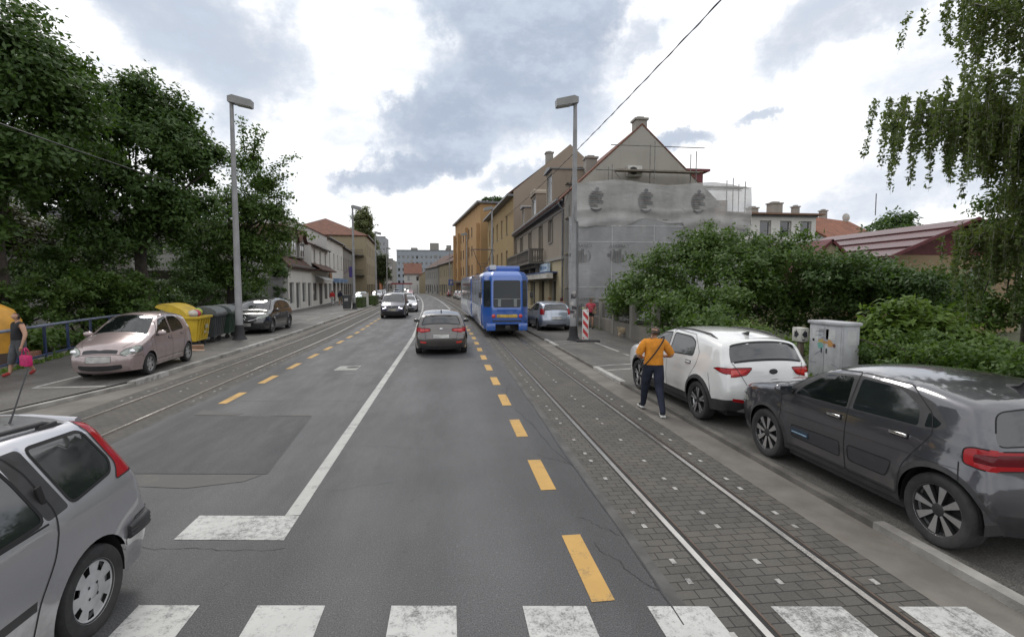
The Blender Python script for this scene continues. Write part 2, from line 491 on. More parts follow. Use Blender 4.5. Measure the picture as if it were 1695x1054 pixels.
def line(x0, y0, x1, y1, w=0.1, z=0.0):
    d = Vector((x1 - x0, y1 - y0)).normalized(); n = Vector((-d.y, d.x)) * w / 2
    poly(mb, [(x0 - n.x, y0 - n.y), (x1 - n.x, y1 - n.y), (x1 + n.x, y1 + n.y), (x0 + n.x, y0 + n.y)], z + 0.004)
zr, zl = Z_RIGHT, Z_LEFT
line(4.3, 13.25, 5.9, 13.6, 0.1, zr); line(4.3, 14.0, 5.9, 14.35, 0.1, zr)
line(4.35, 20.35, 5.7, 20.7, 0.1, zr); line(4.6, 19.7, 5.9, 19.95, 0.1, zr)
line(5.95, 14.4, 5.95, 16.5, 0.09, zr); line(5.95, 17.0, 5.95, 19.9, 0.09, zr)
line(-9.25, 12.45, -9.25, 14.4, 0.09, zl); line(-9.25, 12.35, -7.75, 12.35, 0.09, zl)
line(-8.5, 19.3, -7.62, 19.3, 0.09, zl); line(-8.6, 24.3, -7.62, 24.3, 0.09, zl)
for y0, y1 in ((30, 33), (34.5, 38), (41, 46)): line(-9.3, y0, -9.3, y1, 0.09, zl)
tag(mb.build('road_markings', M['bay_line']), kind='structure')
# painted kerb stones
mb = MB()
for y0, y1 in ((11.6, 13.9), (19.0, 21.4)): ribbon(mb, 4.115, 4.26, Z_RIGHT + 0.013, y0, y1, 0, 0.09)
for y0, y1 in ((12.9, 14.3), (19.0, 22.6), (25.2, 27.2), (31, 33), (38, 40)): ribbon(mb, -7.57, -7.415, Z_LEFT + 0.015, y0, y1, 0, 0.13)
tag(mb.build('kerb_paint', M['bay_line']), kind='structure')
# pale joint blocks in the track bed
mb = MB()
for x0 in (2.65 - 0.74, 2.65 - 0.02, 2.65 + 0.74):
    for k in range(24):
        for dy in (0.0, 0.3):
            if random.random() < 0.12: continue
            y = 2.66 + 0.94 * k + dy - (x0 - 2.6) * 0.13; x = x0 + cv(y)
            poly(mb, [(x - 0.022, y - 0.038), (x + 0.022, y - 0.038), (x + 0.022, y + 0.038), (x - 0.022, y + 0.038)], 0.0045)
            if k > 8:
                x = x0 - 8.65 + cv(y)
                poly(mb, [(x - 0.022, y - 0.04), (x + 0.022, y - 0.04), (x + 0.022, y + 0.04), (x - 0.022, y + 0.04)], 0.0045)
tag(mb.build('road_markings', M['bay_line']), kind='structure')
# resurfaced rectangle, sealed joints, sand smears, cover
mb = MB(); poly(mb, [(-4.66, 9.75), (-4.5, 6.85), (-2.3, 6.55), (-2.5, 9.4)], 0.004)
tag(mb.build('road_patch', M['asphalt_patch']), kind='structure')
M['sand'] = roadpaint('sand_smear', (0.15, 0.128, 0.095), (0.068, 0.068, 0.069), 1.35, 3.5)
mb = MB(); poly(mb, [(-4.3, 6.80), (-4.2, 6.45), (-3.1, 6.2), (-2.5, 6.33), (-2.35, 6.53)], 0.0045); poly(mb, [(-4.7, 10.2), (-4.66, 9.78), (-3.9, 9.66), (-3.8, 9.8), (-4.3, 9.95)], 0.0045)
poly(mb, [(-3.3, 9.57), (-2.5, 9.43), (-2.6, 9.6)], 0.0045)
tag(mb.build('road_patch', M['sand']), kind='structure')
M['tar'] = mat('tar_joint', (0.022, 0.022, 0.023), 0.5, var=0.4)
mb = MB()
def crack(p0, p1, w=0.004, wob=0.06, n=16, z=0.0046):
    p0, p1 = Vector(p0), Vector(p1); d = (p1 - p0); nn = Vector((-d.y, d.x)).normalized(); o = 0; pts = []
    for i in range(n + 1):
        o += random.uniform(-wob, wob) * 0.6; o *= 0.9
        pts.append(p0 + d * i / n + nn * o)
    for i in range(n):
        ww = w * random.uniform(0.25, .75)
        t = (pts[i + 1] - pts[i]).normalized(); q = Vector((-t.y, t.x)) * ww
        poly(mb, [tuple(pts[i] - q), tuple(pts[i + 1] - q), tuple(pts[i + 1] + q), tuple(pts[i] + q)], z)
crack((-2.3, 6.55), (-2.5, 9.4), 0.008, 0.0); crack((-4.5, 6.85), (-2.3, 6.55), 0.006, 0.01); crack((-4.66, 9.75), (-2.5, 9.4), 0.006, 0.01)
crack((-2.2, 4.72), (-1.5, 4.62), 0.006, 0.04); crack((-3.0, 4.85), (-2.2, 4.72), 0.006, 0.05)
crack((-4.4, 13.9), (-1.7, 13.6), 0.014, 0.02); crack((-3.6, 15.9), (1.0, 15.6), 0.012, 0.03); crack((-4.3, 10.9), (-1.9, 10.6), 0.008, 0.04)
crack((1.3, 9.5), (1.62, 6.1), 0.006, 0.05, 24); crack((1.25, 6.9), (1.6, 6.4), 0.006, 0.05); crack((1.3, 4.9), (1.62, 4.5), 0.006, 0.04); crack((1.33, 4.4), (1.6, 3.6), 0.007, 0.05)
crack((1.62, 3.2), (1.64, 14), 0.012, 0.012, 60); crack((1.2, 10.2), (1.5, 12.5), 0.006, 0.05); crack((-1.5, 5.9), (-0.6, 6.1), 0.004, 0.05); crack((-1.5, 7.6), (0.2, 7.2), 0.003, 0.06)
crack((4.3, 16.3), (6.2, 16.0), 0.01, 0.06, 20, Z_RIGHT + 0.004); crack((5.2, 17.2), (7.9, 16.4), 0.012, 0.08, 20, Z_RIGHT + 0.004)
tag(mb.build('road_cracks', M['tar']), kind='structure')
M['cover'] = mat('cover_concrete', (0.3, 0.3, 0.28), 0.8, var=0.2, scale=9, bump=0.3)
M['iron'] = mat('cast_iron', (0.05, 0.048, 0.045), 0.6, 0.6, 0.3, 12)
root = thing('manhole_cover', 'round iron manhole cover in a pale concrete square in the road ahead', 'manhole cover', (-2.9, 14.87, 0))
mb = MB(); mb.box((0, 0, 0.004), (0.62, 0.74, 0.012), Matrix.Rotation(R(-3), 3, 'Z')); mb.build('concrete_surround', M['cover'], root)
mb = MB(); mb.lathe([(0.0, 0.014), (0.17, 0.014), (0.18, 0.0105)], (0.12, 0.1, 0), n=24); mb.build('iron_lid', M['iron'], root)
# ------------------------------------------------------------------ cars
def catmull(pts, step):
    P = [Vector(p) for p in pts]; out = []
    for i in range(len(P) - 1):
        p0 = P[max(i - 1, 0)]; p1 = P[i]; p2 = P[i + 1]; p3 = P[min(i + 2, len(P) - 1)]
        n = max(1, int(round((p2 - p1).length / step)))
        t1 = (p2 - p0); t2 = (p3 - p1); L = (p2 - p1).length
        t1 = t1.normalized() * L; t2 = t2.normalized() * L
        for k in range(n):
            t = k / n; a = 2 * t**3 - 3 * t**2 + 1; b = t**3 - 2 * t**2 + t; c = -2 * t**3 + 3 * t**2; d = t**3 - t**2
            out.append(p1 * a + t1 * b + p2 * c + t2 * d)
    out.append(P[-1])
    return out

def inside(P, poly):
    x, y = P[:, 0], P[:, 1]; r = np.zeros(len(P), bool); n = len(poly)
    for i in range(n):
        x1, y1 = poly[i]; x2, y2 = poly[(i + 1) % n]
        if y1 == y2: continue
        c = (y1 > y) != (y2 > y)
        r ^= c & (x < (x2 - x1) * (y - y1) / (y2 - y1) + x1)
    return r

def dens(poly, step, closed=True):
    out = []; n = len(poly)
    for i in range(n if closed else n - 1):
        a = np.array(poly[i], float); b = np.array(poly[(i + 1) % n], float)
        k = max(1, int(np.linalg.norm(b - a) / step))
        out += [tuple(a + (b - a) * j / k) for j in range(k)]
    if not closed: out.append(tuple(poly[-1]))
    return out

def rounded(poly, r=0.05, n=4):
    """round the corners of a polygon; a corner may carry its own radius as third value"""
    out = []; N = len(poly)
    for i in range(N):
        p = np.array(poly[i][:2], float); a = np.array(poly[i - 1][:2], float); b = np.array(poly[(i + 1) % N][:2], float)
        rr = poly[i][2] if len(poly[i]) > 2 else r
        la, lb = np.linalg.norm(a - p), np.linalg.norm(b - p)
        k = min(rr, la * 0.45, lb * 0.45)
        if k < 1e-3: out.append(tuple(p)); continue
        q0 = p + (a - p) / la * k; q1 = p + (b - p) / lb * k
        for j in range(n + 1):
            t = j / n
            out.append(tuple((1 - t)**2 * q0 + 2 * t * (1 - t) * p + t * t * q1))
    return out

class Shell:
    def __init__(s, sp):
        s.sp = sp; st = sp.get('step', 0.06)
        s.prof = np.array([tuple(p) for p in catmull(sp['prof'], st)])
        s.hw = sp['W'] / 2; s.r = sp.get('r', 0.10)
        s.yf, s.yr, s.Rw = sp['yf'], sp['yr'], sp['R']
        s.zs = sp.get('sill', 0.22)
        d = np.diff(s.prof, axis=0); s.S = np.concatenate([[0], np.cumsum(np.hypot(d[:, 0], d[:, 1]))])
        T = np.gradient(s.prof, axis=0); T /= np.linalg.norm(T, axis=1)[:, None] + 1e-9
        N = np.stack([-T[:, 1], T[:, 0]], 1)
        # the profile runs front-bottom -> over the roof -> rear-bottom: outward normal is to the left of (-T)
        c = s.prof.mean(0)
        if np.mean(np.sum(N * (s.prof - c), 1)) < 0: N = -N
        s.N = N
        s.ifr = int(np.argmax(s.prof[:, 1]))
        s.y0, s.y1 = s.prof[:, 0].min(), s.prof[:, 0].max()
        sec = sp.get('sect', [(0.15, 0.93), (0.35, 0.975), (0.55, 1.0), (0.75, 0.995), (0.95, 0.955), (1.45, 0.74)])
        z = np.linspace(0, 2.6, 261)
        v = np.interp(z, [a for a, b in sec], [b for a, b in sec])
        k = np.hanning(15); k /= k.sum()
        s.zz, s.zv = z, np.convolve(np.pad(v, 7, mode='edge'), k, 'valid')
    def W(s, y, z):
        v = np.interp(z, s.zz, s.zv)
        f = np.clip((y - (s.y1 - 0.75)) / 0.75, 0, 1.2); b = np.clip(((s.y0 + 0.65) - y) / 0.65, 0, 1.2)
        pl = 1 - s.sp.get('tf', 0.13) * f**2.2 - s.sp.get('tr', 0.07) * b**2.2
        w = s.hw * v * pl
        # flared arches
        for yw in (s.yf, s.yr):
            q = np.hypot(y - yw, z - s.Rw) / (s.Rw + 0.05)
            w = w + s.sp.get('flare', 0.018) * np.clip(1.35 - q, 0, 0.35) / 0.35 * (z < 0.95)
        return w
    def dist(s, P):
        A = s.prof[:-1]; B = s.prof[1:]; D = B - A; L2 = (D**2).sum(1) + 1e-12
        t = np.clip(((P[:, None, :] - A[None]) * D[None]).sum(2) / L2[None], 0, 1)
        Q = A[None] + t[..., None] * D[None]
        return np.sqrt(((P[:, None, :] - Q)**2).sum(2)).min(1)
    def side(s, P, off=0.0):
        P = np.asarray(P, float).reshape(-1, 2)
        d = np.minimum(s.dist(P), s.r)
        w = s.W(P[:, 0], P[:, 1]) - s.r + np.sqrt(np.maximum(0, s.r**2 - (s.r - d)**2))
        Q = np.stack([w, P[:, 0], P[:, 1]], 1)
        if off: Q[:, 0] += off
        return Q
    def hws(s):
        return s.W(s.prof[:, 0], s.prof[:, 1]) - s.r
    def strip(s, P, off=0.0):
        P = np.asarray(P, float).reshape(-1, 2)
        l, q = P[:, 0], P[:, 1]
        y = np.interp(q, s.S, s.prof[:, 0]); z = np.interp(q, s.S, s.prof[:, 1])
        ny = np.interp(q, s.S, s.N[:, 0]); nz = np.interp(q, s.S, s.N[:, 1])
        h = np.interp(q, s.S, s.hws())
        t = np.clip(np.abs(l) / h, 0, 1)
        b = s.sp.get('crown', 0.035) + s.sp.get('bow', 0.07) * np.abs(ny)
        e = b * (1 - t**2.4) + off
        return np.stack([l, y + ny * e, z + nz * e], 1)
    def sF(s, z): return np.interp(z, np.maximum.accumulate(s.prof[:s.ifr + 1, 1]), s.S[:s.ifr + 1])
    def sR(s, z):
        a = s.prof[s.ifr:, 1][::-1]; return np.interp(z, np.maximum.accumulate(a), s.S[s.ifr:][::-1])

def cdt(outline, holes_regions, grid, eps=1e-5):
    pts, edges = [], []
    for pl in [outline] + holes_regions:
        b = len(pts); n = len(pl); pts += list(pl)
        edges += [(b + i, b + (i + 1) % n) for i in range(n)]
    pts += list(grid)
    v, e, f, *_ = delaunay_2d_cdt([Vector(p) for p in pts], edges, [], 0, eps)
    V = np.array([tuple(p) for p in v]); F = np.array([tuple(t) for t in f if len(t) == 3])
    return V, F

def grid_pts(lo, hi, h, avoid):
    xs = np.arange(lo[0] + h / 2, hi[0], h); ys = np.arange(lo[1] + h / 2, hi[1], h)
    X, Y = np.meshgrid(xs, ys); G = np.stack([X.ravel(), Y.ravel()], 1)
    A = np.array(avoid); keep = np.ones(len(G), bool)
    for i in range(0, len(G), 400):
        g = G[i:i + 400]
        keep[i:i + 400] = np.sqrt(((g[:, None] - A[None])**2).sum(2)).min(1) > 0.42 * h
    return G[keep]

def wheel(parent, x, y, Rw, width, side, mats, style, hi=True, turn=0.0):
    """side=+1 outer face towards +x; one wheel = hub (part) with tyre and rim (sub-parts)"""
    n = 40 if hi else 18
    hub = MB(); hub.lathe([(0.0, -0.02 * side), (0.11, -0.02 * side), (0.11, -0.09 * side), (0, -0.09 * side)], axis='x', n=14)
    h = hub.build('wheel', mats['rimdark'], parent, 40)
    h.location = (x, y, Rw); h.rotation_euler = (0, 0, turn)
    w = width / 2; rr = Rw * style.get('rr', 0.66)
    pr = [(rr - 0.01, w * 0.78), (rr + 0.012, w * 0.9), (Rw * 0.88, w), (Rw * 0.955, w * 0.93), (Rw * 0.992, w * 0.74), (Rw, w * 0.4), (Rw, -w * 0.4), (Rw * 0.99, -w * 0.75), (Rw * 0.93, -w), (rr, -w * 0.85), (rr - 0.01, w * 0.78)]
    t = MB(); t.lathe([(a, b * side) for a, b in pr], axis='x', n=n)
    if hi:
        for k in range(3):
            t.lathe([(Rw + 0.0008, (w * (-0.35 + 0.35 * k) - 0.004) * side), (Rw + 0.0008, (w * (-0.35 + 0.35 * k) + 0.004) * side)], axis='x', n=n, mi=1)
    t.build('tyre', [mats['tyre'], mats['rimdark']], h, 35)
    rm = MB(); o = w * 0.72
    rm.lathe([(rr * 0.985, (o + 0.006) * side), (rr, (o + 0.012) * side), (rr + 0.008, o * side), (rr - 0.004, (o - 0.03) * side), (rr - 0.03, (o - 0.09) * side)], axis='x', n=n, mi=0)
    rm.lathe([(rr - 0.005, (o - 0.055) * side), (0.0, (o - 0.075) * side)], axis='x', n=n, mi=1)
    rm.lathe([(0.0, (o + 0.004) * side), (0.045, (o + 0.002) * side), (0.062, (o - 0.006) * side), (0.066, (o - 0.05) * side)], axis='x', n=16, mi=style.get('capmi', 0))
    ns = style.get('n', 8)
    def pt(r, a, dx): return ((o + dx) * side, r * math.cos(a), r * math.sin(a))
    if style.get('kind') == 'cover':     # closed plastic cover with slots
        rm.lathe([(0.05, (o + 0.002) * side), (rr * 0.45, (o - 0.002) * side), (rr * 0.62, (o - 0.004) * side)], axis='x', n=n, mi=0)
        m2 = ns * 8
        a0 = [2 * math.pi * k / m2 for k in range(m2)]
        for k in range(m2):
            ph = (k % 8)
            if ph in (2, 3, 4): continue
            b0, b1 = a0[k], a0[k] + 2 * math.pi / m2
            rm.add([pt(rr * 0.62, b0, -0.004), pt(rr * 0.62, b1, -0.004), pt(rr * 0.92, b1, -0.003), pt(rr * 0.92, b0, -0.003)], [(0, 1, 2, 3)], 0)
        rm.lathe([(rr * 0.9, (o - 0.003) * side), (rr * 0.99, (o + 0.006) * side)], axis='x', n=n, mi=0)
        for k in range(4):
            a = math.pi / 4 + k * math.pi / 2; rm.lathe([(0, (o + 0.004) * side), (0.011, (o + 0.003) * side)], c=(0, 0.055 * math.cos(a), 0.055 * math.sin(a)), axis='x', n=8, mi=1)
    else:
        for k in range(ns):
            a = 2 * math.pi * k / ns + style.get('a0', 0.0)
            for dd in ((-style['split'], style['split']) if style.get('split') else (0,)):
                w0, w1 = style.get('w0', 0.028), style.get('w1', 0.05)
                e0, e1 = w0 / 0.06, w1 / rr
                q = [pt(0.05, a + dd * 0.6 - e0 / 2, -0.004), pt(0.05, a + dd * 0.6 + e0 / 2, -0.004), pt(rr * 0.98, a + dd + e1 / 2, 0.002), pt(rr * 0.98, a + dd - e1 / 2, 0.002)]
                q2 = [pt(0.05, a + dd * 0.6 - e0 / 2, -0.035), pt(0.05, a + dd * 0.6 + e0 / 2, -0.035), pt(rr * 0.98, a + dd + e1 / 2, -0.04), pt(rr * 0.98, a + dd - e1 / 2, -0.04)]
                rm.add(q + q2, [(0, 1, 2, 3)], style.get('face', 0))
                rm.add(q + q2, [(0, 3, 7, 4), (1, 5, 6, 2)], style.get('flank', 1))
        if style.get('face'):
            pass
    rm.build('rim', [mats['rim'], mats['rimdark'], mats['rimgrey']], h, 35, fix=False)
    return h

CARM = {}
def carmats():
    CARM['tyre'] = mat('tyre_rubber', (0.022, 0.022, 0.023), 0.85, var=0.3, scale=14, dirt=0.5, dirtc=(0.07, 0.065, 0.06))
    CARM['rim'] = mat('alloy', (0.55, 0.55, 0.56), 0.3, 0.85, 0.1, 8, dirt=0.3, dirtc=(0.2, 0.18, 0.16))
    CARM['rimgrey'] = mat('plastic_wheel_cover', (0.45, 0.46, 0.47), 0.45, 0.3, 0.12, 9, dirt=0.4, dirtc=(0.16, 0.14, 0.12))
    CARM['rimdark'] = mat('rim_shadow_black', (0.02, 0.02, 0.021), 0.6)  # plain black for hubs, rim backs, underbodies and tram running gear
    CARM['glass'] = glass_mat('car_glass', (0.013, 0.016, 0.018))
    CARM['see'] = glass_mat('car_glass_clear', (0.012, 0.016, 0.017), see=0.55)
    CARM['plastic'] = mat('black_plastic', (0.028, 0.028, 0.03), 0.55, var=0.2, scale=10, dirt=0.3, dirtc=(0.07, 0.065, 0.06))
    CARM['seam'] = mat('shut_line_black', (0.008, 0.008, 0.009), 0.8)
    CARM['red'] = glass_mat('tail_lamp_red', (0.30, 0.008, 0.012), 0.1, 0.25)
    CARM['redhi'] = glass_mat('tail_lamp_bright_red', (0.55, 0.035, 0.03), 0.1, 0.6)
    CARM['darkred'] = glass_mat('tail_lamp_dark_red', (0.10, 0.004, 0.008), 0.1, 0.25)
    CARM['lens'] = mat('lamp_lens', (0.26, 0.28, 0.26), 0.12, 0.5, 0.35, 14)
    CARM['lensdark'] = mat('lamp_lens_smoked', (0.1, 0.105, 0.11), 0.1, 0.5, 0.4, 18)
    CARM['plate'] = mat('number_plate_faded', (0.42, 0.42, 0.4), 0.5, var=0.3, scale=5)
    CARM['chrome'] = mat('chrome', (0.72, 0.72, 0.73), 0.12, 1.0, 0.05)
    CARM['orange'] = glass_mat('indicator_amber', (0.6, 0.2, 0.03), 0.1, 0.6)
    CARM['seat'] = mat('seat_cloth', (0.035, 0.035, 0.038), 0.9)
    CARM['led'] = emit_mat('headlamp_on', (0.86, 0.84, 1.0), 3.0)

LONE = ('window', 'cladding', 'side_bump_panel', 'bumper_cladding')
def car(sp, paintm, name, label, cat='car', loc=(0, 0, 0), rz=0.0, group=None):
    s = Shell(sp); hi = sp.get('hi', True); st = sp.get('step', 0.06); gs = sp.get('grid', 0.075)
    root = thing(name, label, cat, loc, rz, group)
    prof = s.prof; Ra = s.Rw + sp.get('gap', 0.045)
    # --- side chart outline
    zs = s.zs; out = [tuple(p) for p in prof]
    def arch(yw):
        h = math.sqrt(max(1e-4, Ra * Ra - (s.Rw - zs)**2)); a0 = math.atan2(zs - s.Rw, -h); a1 = math.atan2(zs - s.Rw, h)
        if a0 < 0: a0 += 2 * math.pi
        n = 22 if hi else 10
        return [(yw + Ra * math.cos(a0 + (a1 - a0) * k / n), s.Rw + Ra * math.sin(a0 + (a1 - a0) * k / n)) for k in range(n + 1)]
    ar, af = arch(s.yr), arch(s.yf)
    bot = dens([(prof[-1][0] + 0.05, zs + 0.01)] + [ar[0]], 0.12, False) + ar[1:-1] + dens([ar[-1], af[0]], 0.12, False) + af[1:-1] + dens([af[-1], (prof[0][0] - 0.05, zs + 0.01)], 0.12, False)
    out += bot
    regS = [dict(name=r[0], mat=r[1], poly=dens(r[3], gs)) for r in sp['regions'] if r[2] == 'S']
    # rings that resolve the rounded edge
    ring = []
    for k in ((0.12, 0.4, 0.9) if hi else (0.25, 0.8)):
        q = prof - s.N * (s.r * k); ring += [tuple(p) for p in q]
    ring = np.array(ring); outn = np.array(out)
    dd = s.dist(ring); ok = inside(ring, out)
    kk = np.repeat((0.12, 0.4, 0.9) if hi else (0.25, 0.8), len(prof)) * s.r
    ring = ring[ok & (dd > kk * 0.8)]
    av = out + [p for r in regS for p in r['poly']]
    A = np.array(av)
    md = np.array([np.sqrt(((p - A)**2).sum(1)).min() for p in ring]); ring = ring[md > 0.008]
    gp = grid_pts(outn.min(0), outn.max(0), gs, av + [tuple(p) for p in ring])
    V, F = cdt(out, [r['poly'] for r in regS], [tuple(p) for p in ring] + [tuple(p) for p in gp])
    C = V[F].mean(1); keep = inside(C, out); F = F[keep]; C = C[keep]
    own = np.full(len(F), -1)
    for i, r in enumerate(regS): own[inside(C, r['poly'])] = i
    P3 = s.side(V)
    parts = {}
    def put(key, matk, V3, F3):
        parts.setdefault(key, [matk, []])[1].append((V3, F3))
    for sd in (1, -1):
        Q = P3 * np.array([sd, 1, 1])
        for i in range(-1, len(regS)):
            f = F[own == i]
            if not len(f): continue
            f = f if sd > 0 else f[:, ::-1]
            key = ('body', 0, 0) if i < 0 else (regS[i]['name'], sd, i if regS[i]['name'] in LONE else 0)
            put(key, 'paint' if i < 0 else regS[i]['mat'], Q, f)
    # --- strip chart
    h = s.hws(); outS = [(h[i], s.S[i]) for i in range(len(h))] + [(-h[i], s.S[i]) for i in range(len(h) - 1, -1, -1)]
    regT = []
    for r in sp['regions']:
        if r[2] in 'FR':
            fn = s.sF if r[2] == 'F' else s.sR
            pl = [(l, float(fn(z))) for l, z in dens(r[3], gs)]
            regT.append(dict(name=r[0], mat=r[1], poly=pl, sd=(1 if np.mean([p[0] for p in pl]) > 0.02 else 0)))
            if regT[-1]['sd']:
                regT.append(dict(name=r[0], mat=r[1], poly=[(-a, b) for a, b in pl][::-1], sd=-1))
    av = outS + [p for r in regT for p in r['poly']]
    gp = grid_pts((-h.max(), 0), (h.max(), s.S[-1]), gs * 1.05, av)
    V, F = cdt(outS, [r['poly'] for r in regT], [tuple(p) for p in gp])
    C = V[F].mean(1); keep = inside(C, outS); F = F[keep]; C = C[keep]
    own = np.full(len(F), -1)
    for i, r in enumerate(regT): own[inside(C, r['poly'])] = i
    P3 = s.strip(V)
    for i in range(-1, len(regT)):
        f = F[own == i]
        if len(f): put(('body', 0, 0) if i < 0 else (regT[i]['name'], regT[i]['sd'], i + 99 if regT[i]['name'] in LONE else 0), 'paint' if i < 0 else regT[i]['mat'], P3, f[:, ::-1])
    mats = dict(CARM); mats['paint'] = paintm; mats['paint2'] = sp.get('paint2', paintm)
    mats.update(sp.get('mats', {}))
    objs = {}
    for (nm, sd, _i), (mk, chunks) in parts.items():
        mb = MB()
        for Vc, Fc in chunks:
            used = np.unique(Fc); mp = {int(u): k for k, u in enumerate(used)}
            mb.add([Vc[u] for u in used], [tuple(mp[int(q)] for q in f) for f in Fc])
        me = bpy.data.meshes.new(nm); me.from_pydata(mb.v, [], mb.f); me.materials.append(mats[mk])
        bm = bmesh.new(); bm.from_mesh(me); bmesh.ops.remove_doubles(bm, verts=bm.verts[:], dist=0.0015)
        bmesh.ops.recalc_face_normals(bm, faces=bm.faces[:])
        sm = [f for f in bm.faces]
        # open shells: make sure they face outwards
        ctr = Vector((0, 0, 0.7)); sc = sum((f.calc_center_median() - ctr).normalized().dot(f.normal) * f.calc_area() for f in sm)
        if nm != 'body' and sc < 0: bmesh.ops.reverse_faces(bm, faces=sm)
        if nm == 'body':
            cnt = sum((1 if (f.calc_center_median() - ctr).dot(f.normal) > 0 else -1) * f.calc_area() for f in sm)
            if cnt < 0: bmesh.ops.reverse_faces(bm, faces=sm)
        for f in bm.faces: f.smooth = True
        bm.to_mesh(me); bm.free()
        ob = bpy.data.objects.new(nm, me); COL.objects.link(ob); ob.parent = root
        objs.setdefault((nm, sd), []).append(ob)
    # --- shut lines and seals: thin dark ribbons just proud of the skin
    if hi:
        def rib(pl, w, fn, mir, off=0.0025, closed=True, nm=None, wi=0):
            pl = dens(pl, 0.035, closed); n = len(pl); A_ = np.array(pl)
            T = (np.roll(A_, -1, 0) - np.roll(A_, 1, 0)) if closed else np.gradient(A_, axis=0)
            T /= np.linalg.norm(T, axis=1)[:, None] + 1e-9; Nn = np.stack([-T[:, 1], T[:, 0]], 1) * w / 2
            okp = inside(A_, out) if fn == s.side else (np.abs(A_[:, 0]) < np.interp(A_[:, 1], s.S, s.hws()) - .004)
            a, b = fn(A_ + Nn, off), fn(A_ - Nn, off)
            if not closed:      # keep the longest unbroken run only
                best, cur = [], []
                for i_ in list(range(n)) + [-1]:
                    if i_ >= 0 and okp[i_]: cur.append(i_)
                    else: best, cur = (cur if len(cur) > len(best) else best), []
                okp = np.isin(np.arange(n), best)
            for sx in ((1, -1) if mir else (1,)):
                mb = MB(); m = np.array([sx, 1, 1]); vs = list(a * m) + list(b * m)
                mb.add(vs, [(i, (i + 1) % n, n + (i + 1) % n, n + i) for i in range(n if closed else n - 1) if okp[i] and okp[(i + 1) % n]])
                if not mb.f: continue
                us_ = sorted({i_ for q_ in mb.f for i_ in q_}); mp_ = {u_: i_ for i_, u_ in enumerate(us_)}; mb.v = [mb.v[u_] for u_ in us_]; mb.f = [tuple(mp_[i_] for i_ in q_) for q_ in mb.f]
                pl_ = objs.get((nm, sx if mir else 0)) if nm else None
                mb.build('seal' if nm else 'shut_line', CARM['seam'], pl_[min(wi, len(pl_) - 1)] if pl_ else root, 60, fix=False)
        cnt = {}
        for r in sp['regions']:
            w = r[4] if len(r) > 4 else 0
            wi = cnt.get(r[0], 0) if r[2] == 'S' else 0; cnt[r[0]] = wi + 1
            if not w: continue
            if r[2] == 'S': rib(r[3], w, s.side, True, nm=r[0], wi=wi)
            else:
                fn = s.sF if r[2] == 'F' else s.sR
                pl = [(l, float(fn(z))) for l, z in dens(r[3], 0.04)]
                rib(pl, w, s.strip, np.mean([p[0] for p in pl]) > 0.02, nm=r[0])
        for ch, pl, w in sp.get('lines', []):
            if ch == 'S': rib(pl, w, s.side, True, closed=False)
            else:
                fn = s.sF if ch == 'F' else s.sR
                pl = [(l, float(fn(z))) for l, z in dens(pl, 0.04, False)]
                rib(pl, w, s.strip, np.mean([p[0] for p in pl]) > 0.02, closed=False)
    # --- dark underbody that also closes the wheel housings
    iw = s.hw - 0.245; ub = MB()
    ub.box((0, (s.y0 + s.y1) / 2, 0.36), (2 * iw, s.y1 - s.y0 - 0.45, 0.36)); ub.box((0, (s.yf + s.yr) / 2, 0.25), (2 * s.hw * 0.9, s.yf - s.yr - 2 * Ra, 0.16))
    for yw in (s.yf, s.yr): ub.box((0, yw, 0.5), (2 * iw + 0.02, 2 * Ra, 0.62 if not sp.get('see') else 0.5))
    for sx in (1, -1):
        for yw in (s.yf, s.yr):
            n = 14
            vs = []
            for k in range(n + 1):
                a = -0.15 + (math.pi + 0.3) * k / n; y = yw + (Ra + 0.012) * math.cos(a); z = s.Rw + (Ra + 0.012) * math.sin(a)
                vs += [(sx * iw, y, z), (sx * (s.hw * 0.955), y, z)]
            ub.add(vs, [(2 * k, 2 * k + 1, 2 * k + 3, 2 * k + 2) for k in range(n)])
    ub.build('underbody', CARM['rimdark'], root, fix=False)
    if sp.get('see'):
        it = MB()
        for y in (sp['see'][0], sp['see'][1]):
            for x in (-0.36, 0.36):
                it.cbox((x, y, 0.55), (0.5, 0.5, 0.2), 0.06); it.cbox((x, y - 0.26, 0.85), (0.48, 0.14, 0.6), 0.06, Matrix.Rotation(R(12), 3, 'X')); it.cbox((x, y - 0.33, 1.22), (0.26, 0.1, 0.17), 0.04)
        it.box((0, sp['see'][0] + 0.75, 0.85), (1.3, 0.3, 0.22))
        it.lathe([(0.17, -0.012), (0.18, 0.0), (0.17, 0.012), (0.16, 0), (0.17, -0.012)], (-0.36, sp['see'][0] + 0.48, 0.95), 'y', 20)
        it.box((-0.36, sp['see'][0] + 0.48, 0.95), (0.32, 0.03, 0.05))
        it.build('seats', CARM['seat'], root, 40)
    # --- wheels
    tw = sp.get('tw', 0.2)
    for sx in (1, -1):
        for yw in (s.yf, s.yr):
            wheel(root, sx * (s.W(np.array([yw]), np.array([0.45]))[0] - tw / 2 - 0.004), yw, s.Rw, tw, sx, mats, sp.get('rim', dict(n=8)), hi, sp.get('turn', 0) if yw == s.yf else 0)
    # --- door mirrors
    if 'mirror' in sp:
        my, mz = sp['mirror']
        for sx in (1, -1):
            w = s.W(np.array([my]), np.array([mz]))[0]
            mb = MB(); mb.ball((sx * (w + 0.13), my - 0.01, mz + 0.05), (0.11, 0.075, 0.075), 12, 8, 0)
            mb.box((sx * (w + 0.02), my, mz), (0.1, 0.05, 0.04), mi=1)
            mb.box((sx * (w + 0.13), my - 0.075, mz + 0.05), (0.15, 0.012, 0.095), mi=2)
            mb.build('door_mirror', [mats.get('mirrorcap', paintm), CARM['plastic'], CARM['glass']], root, 45)
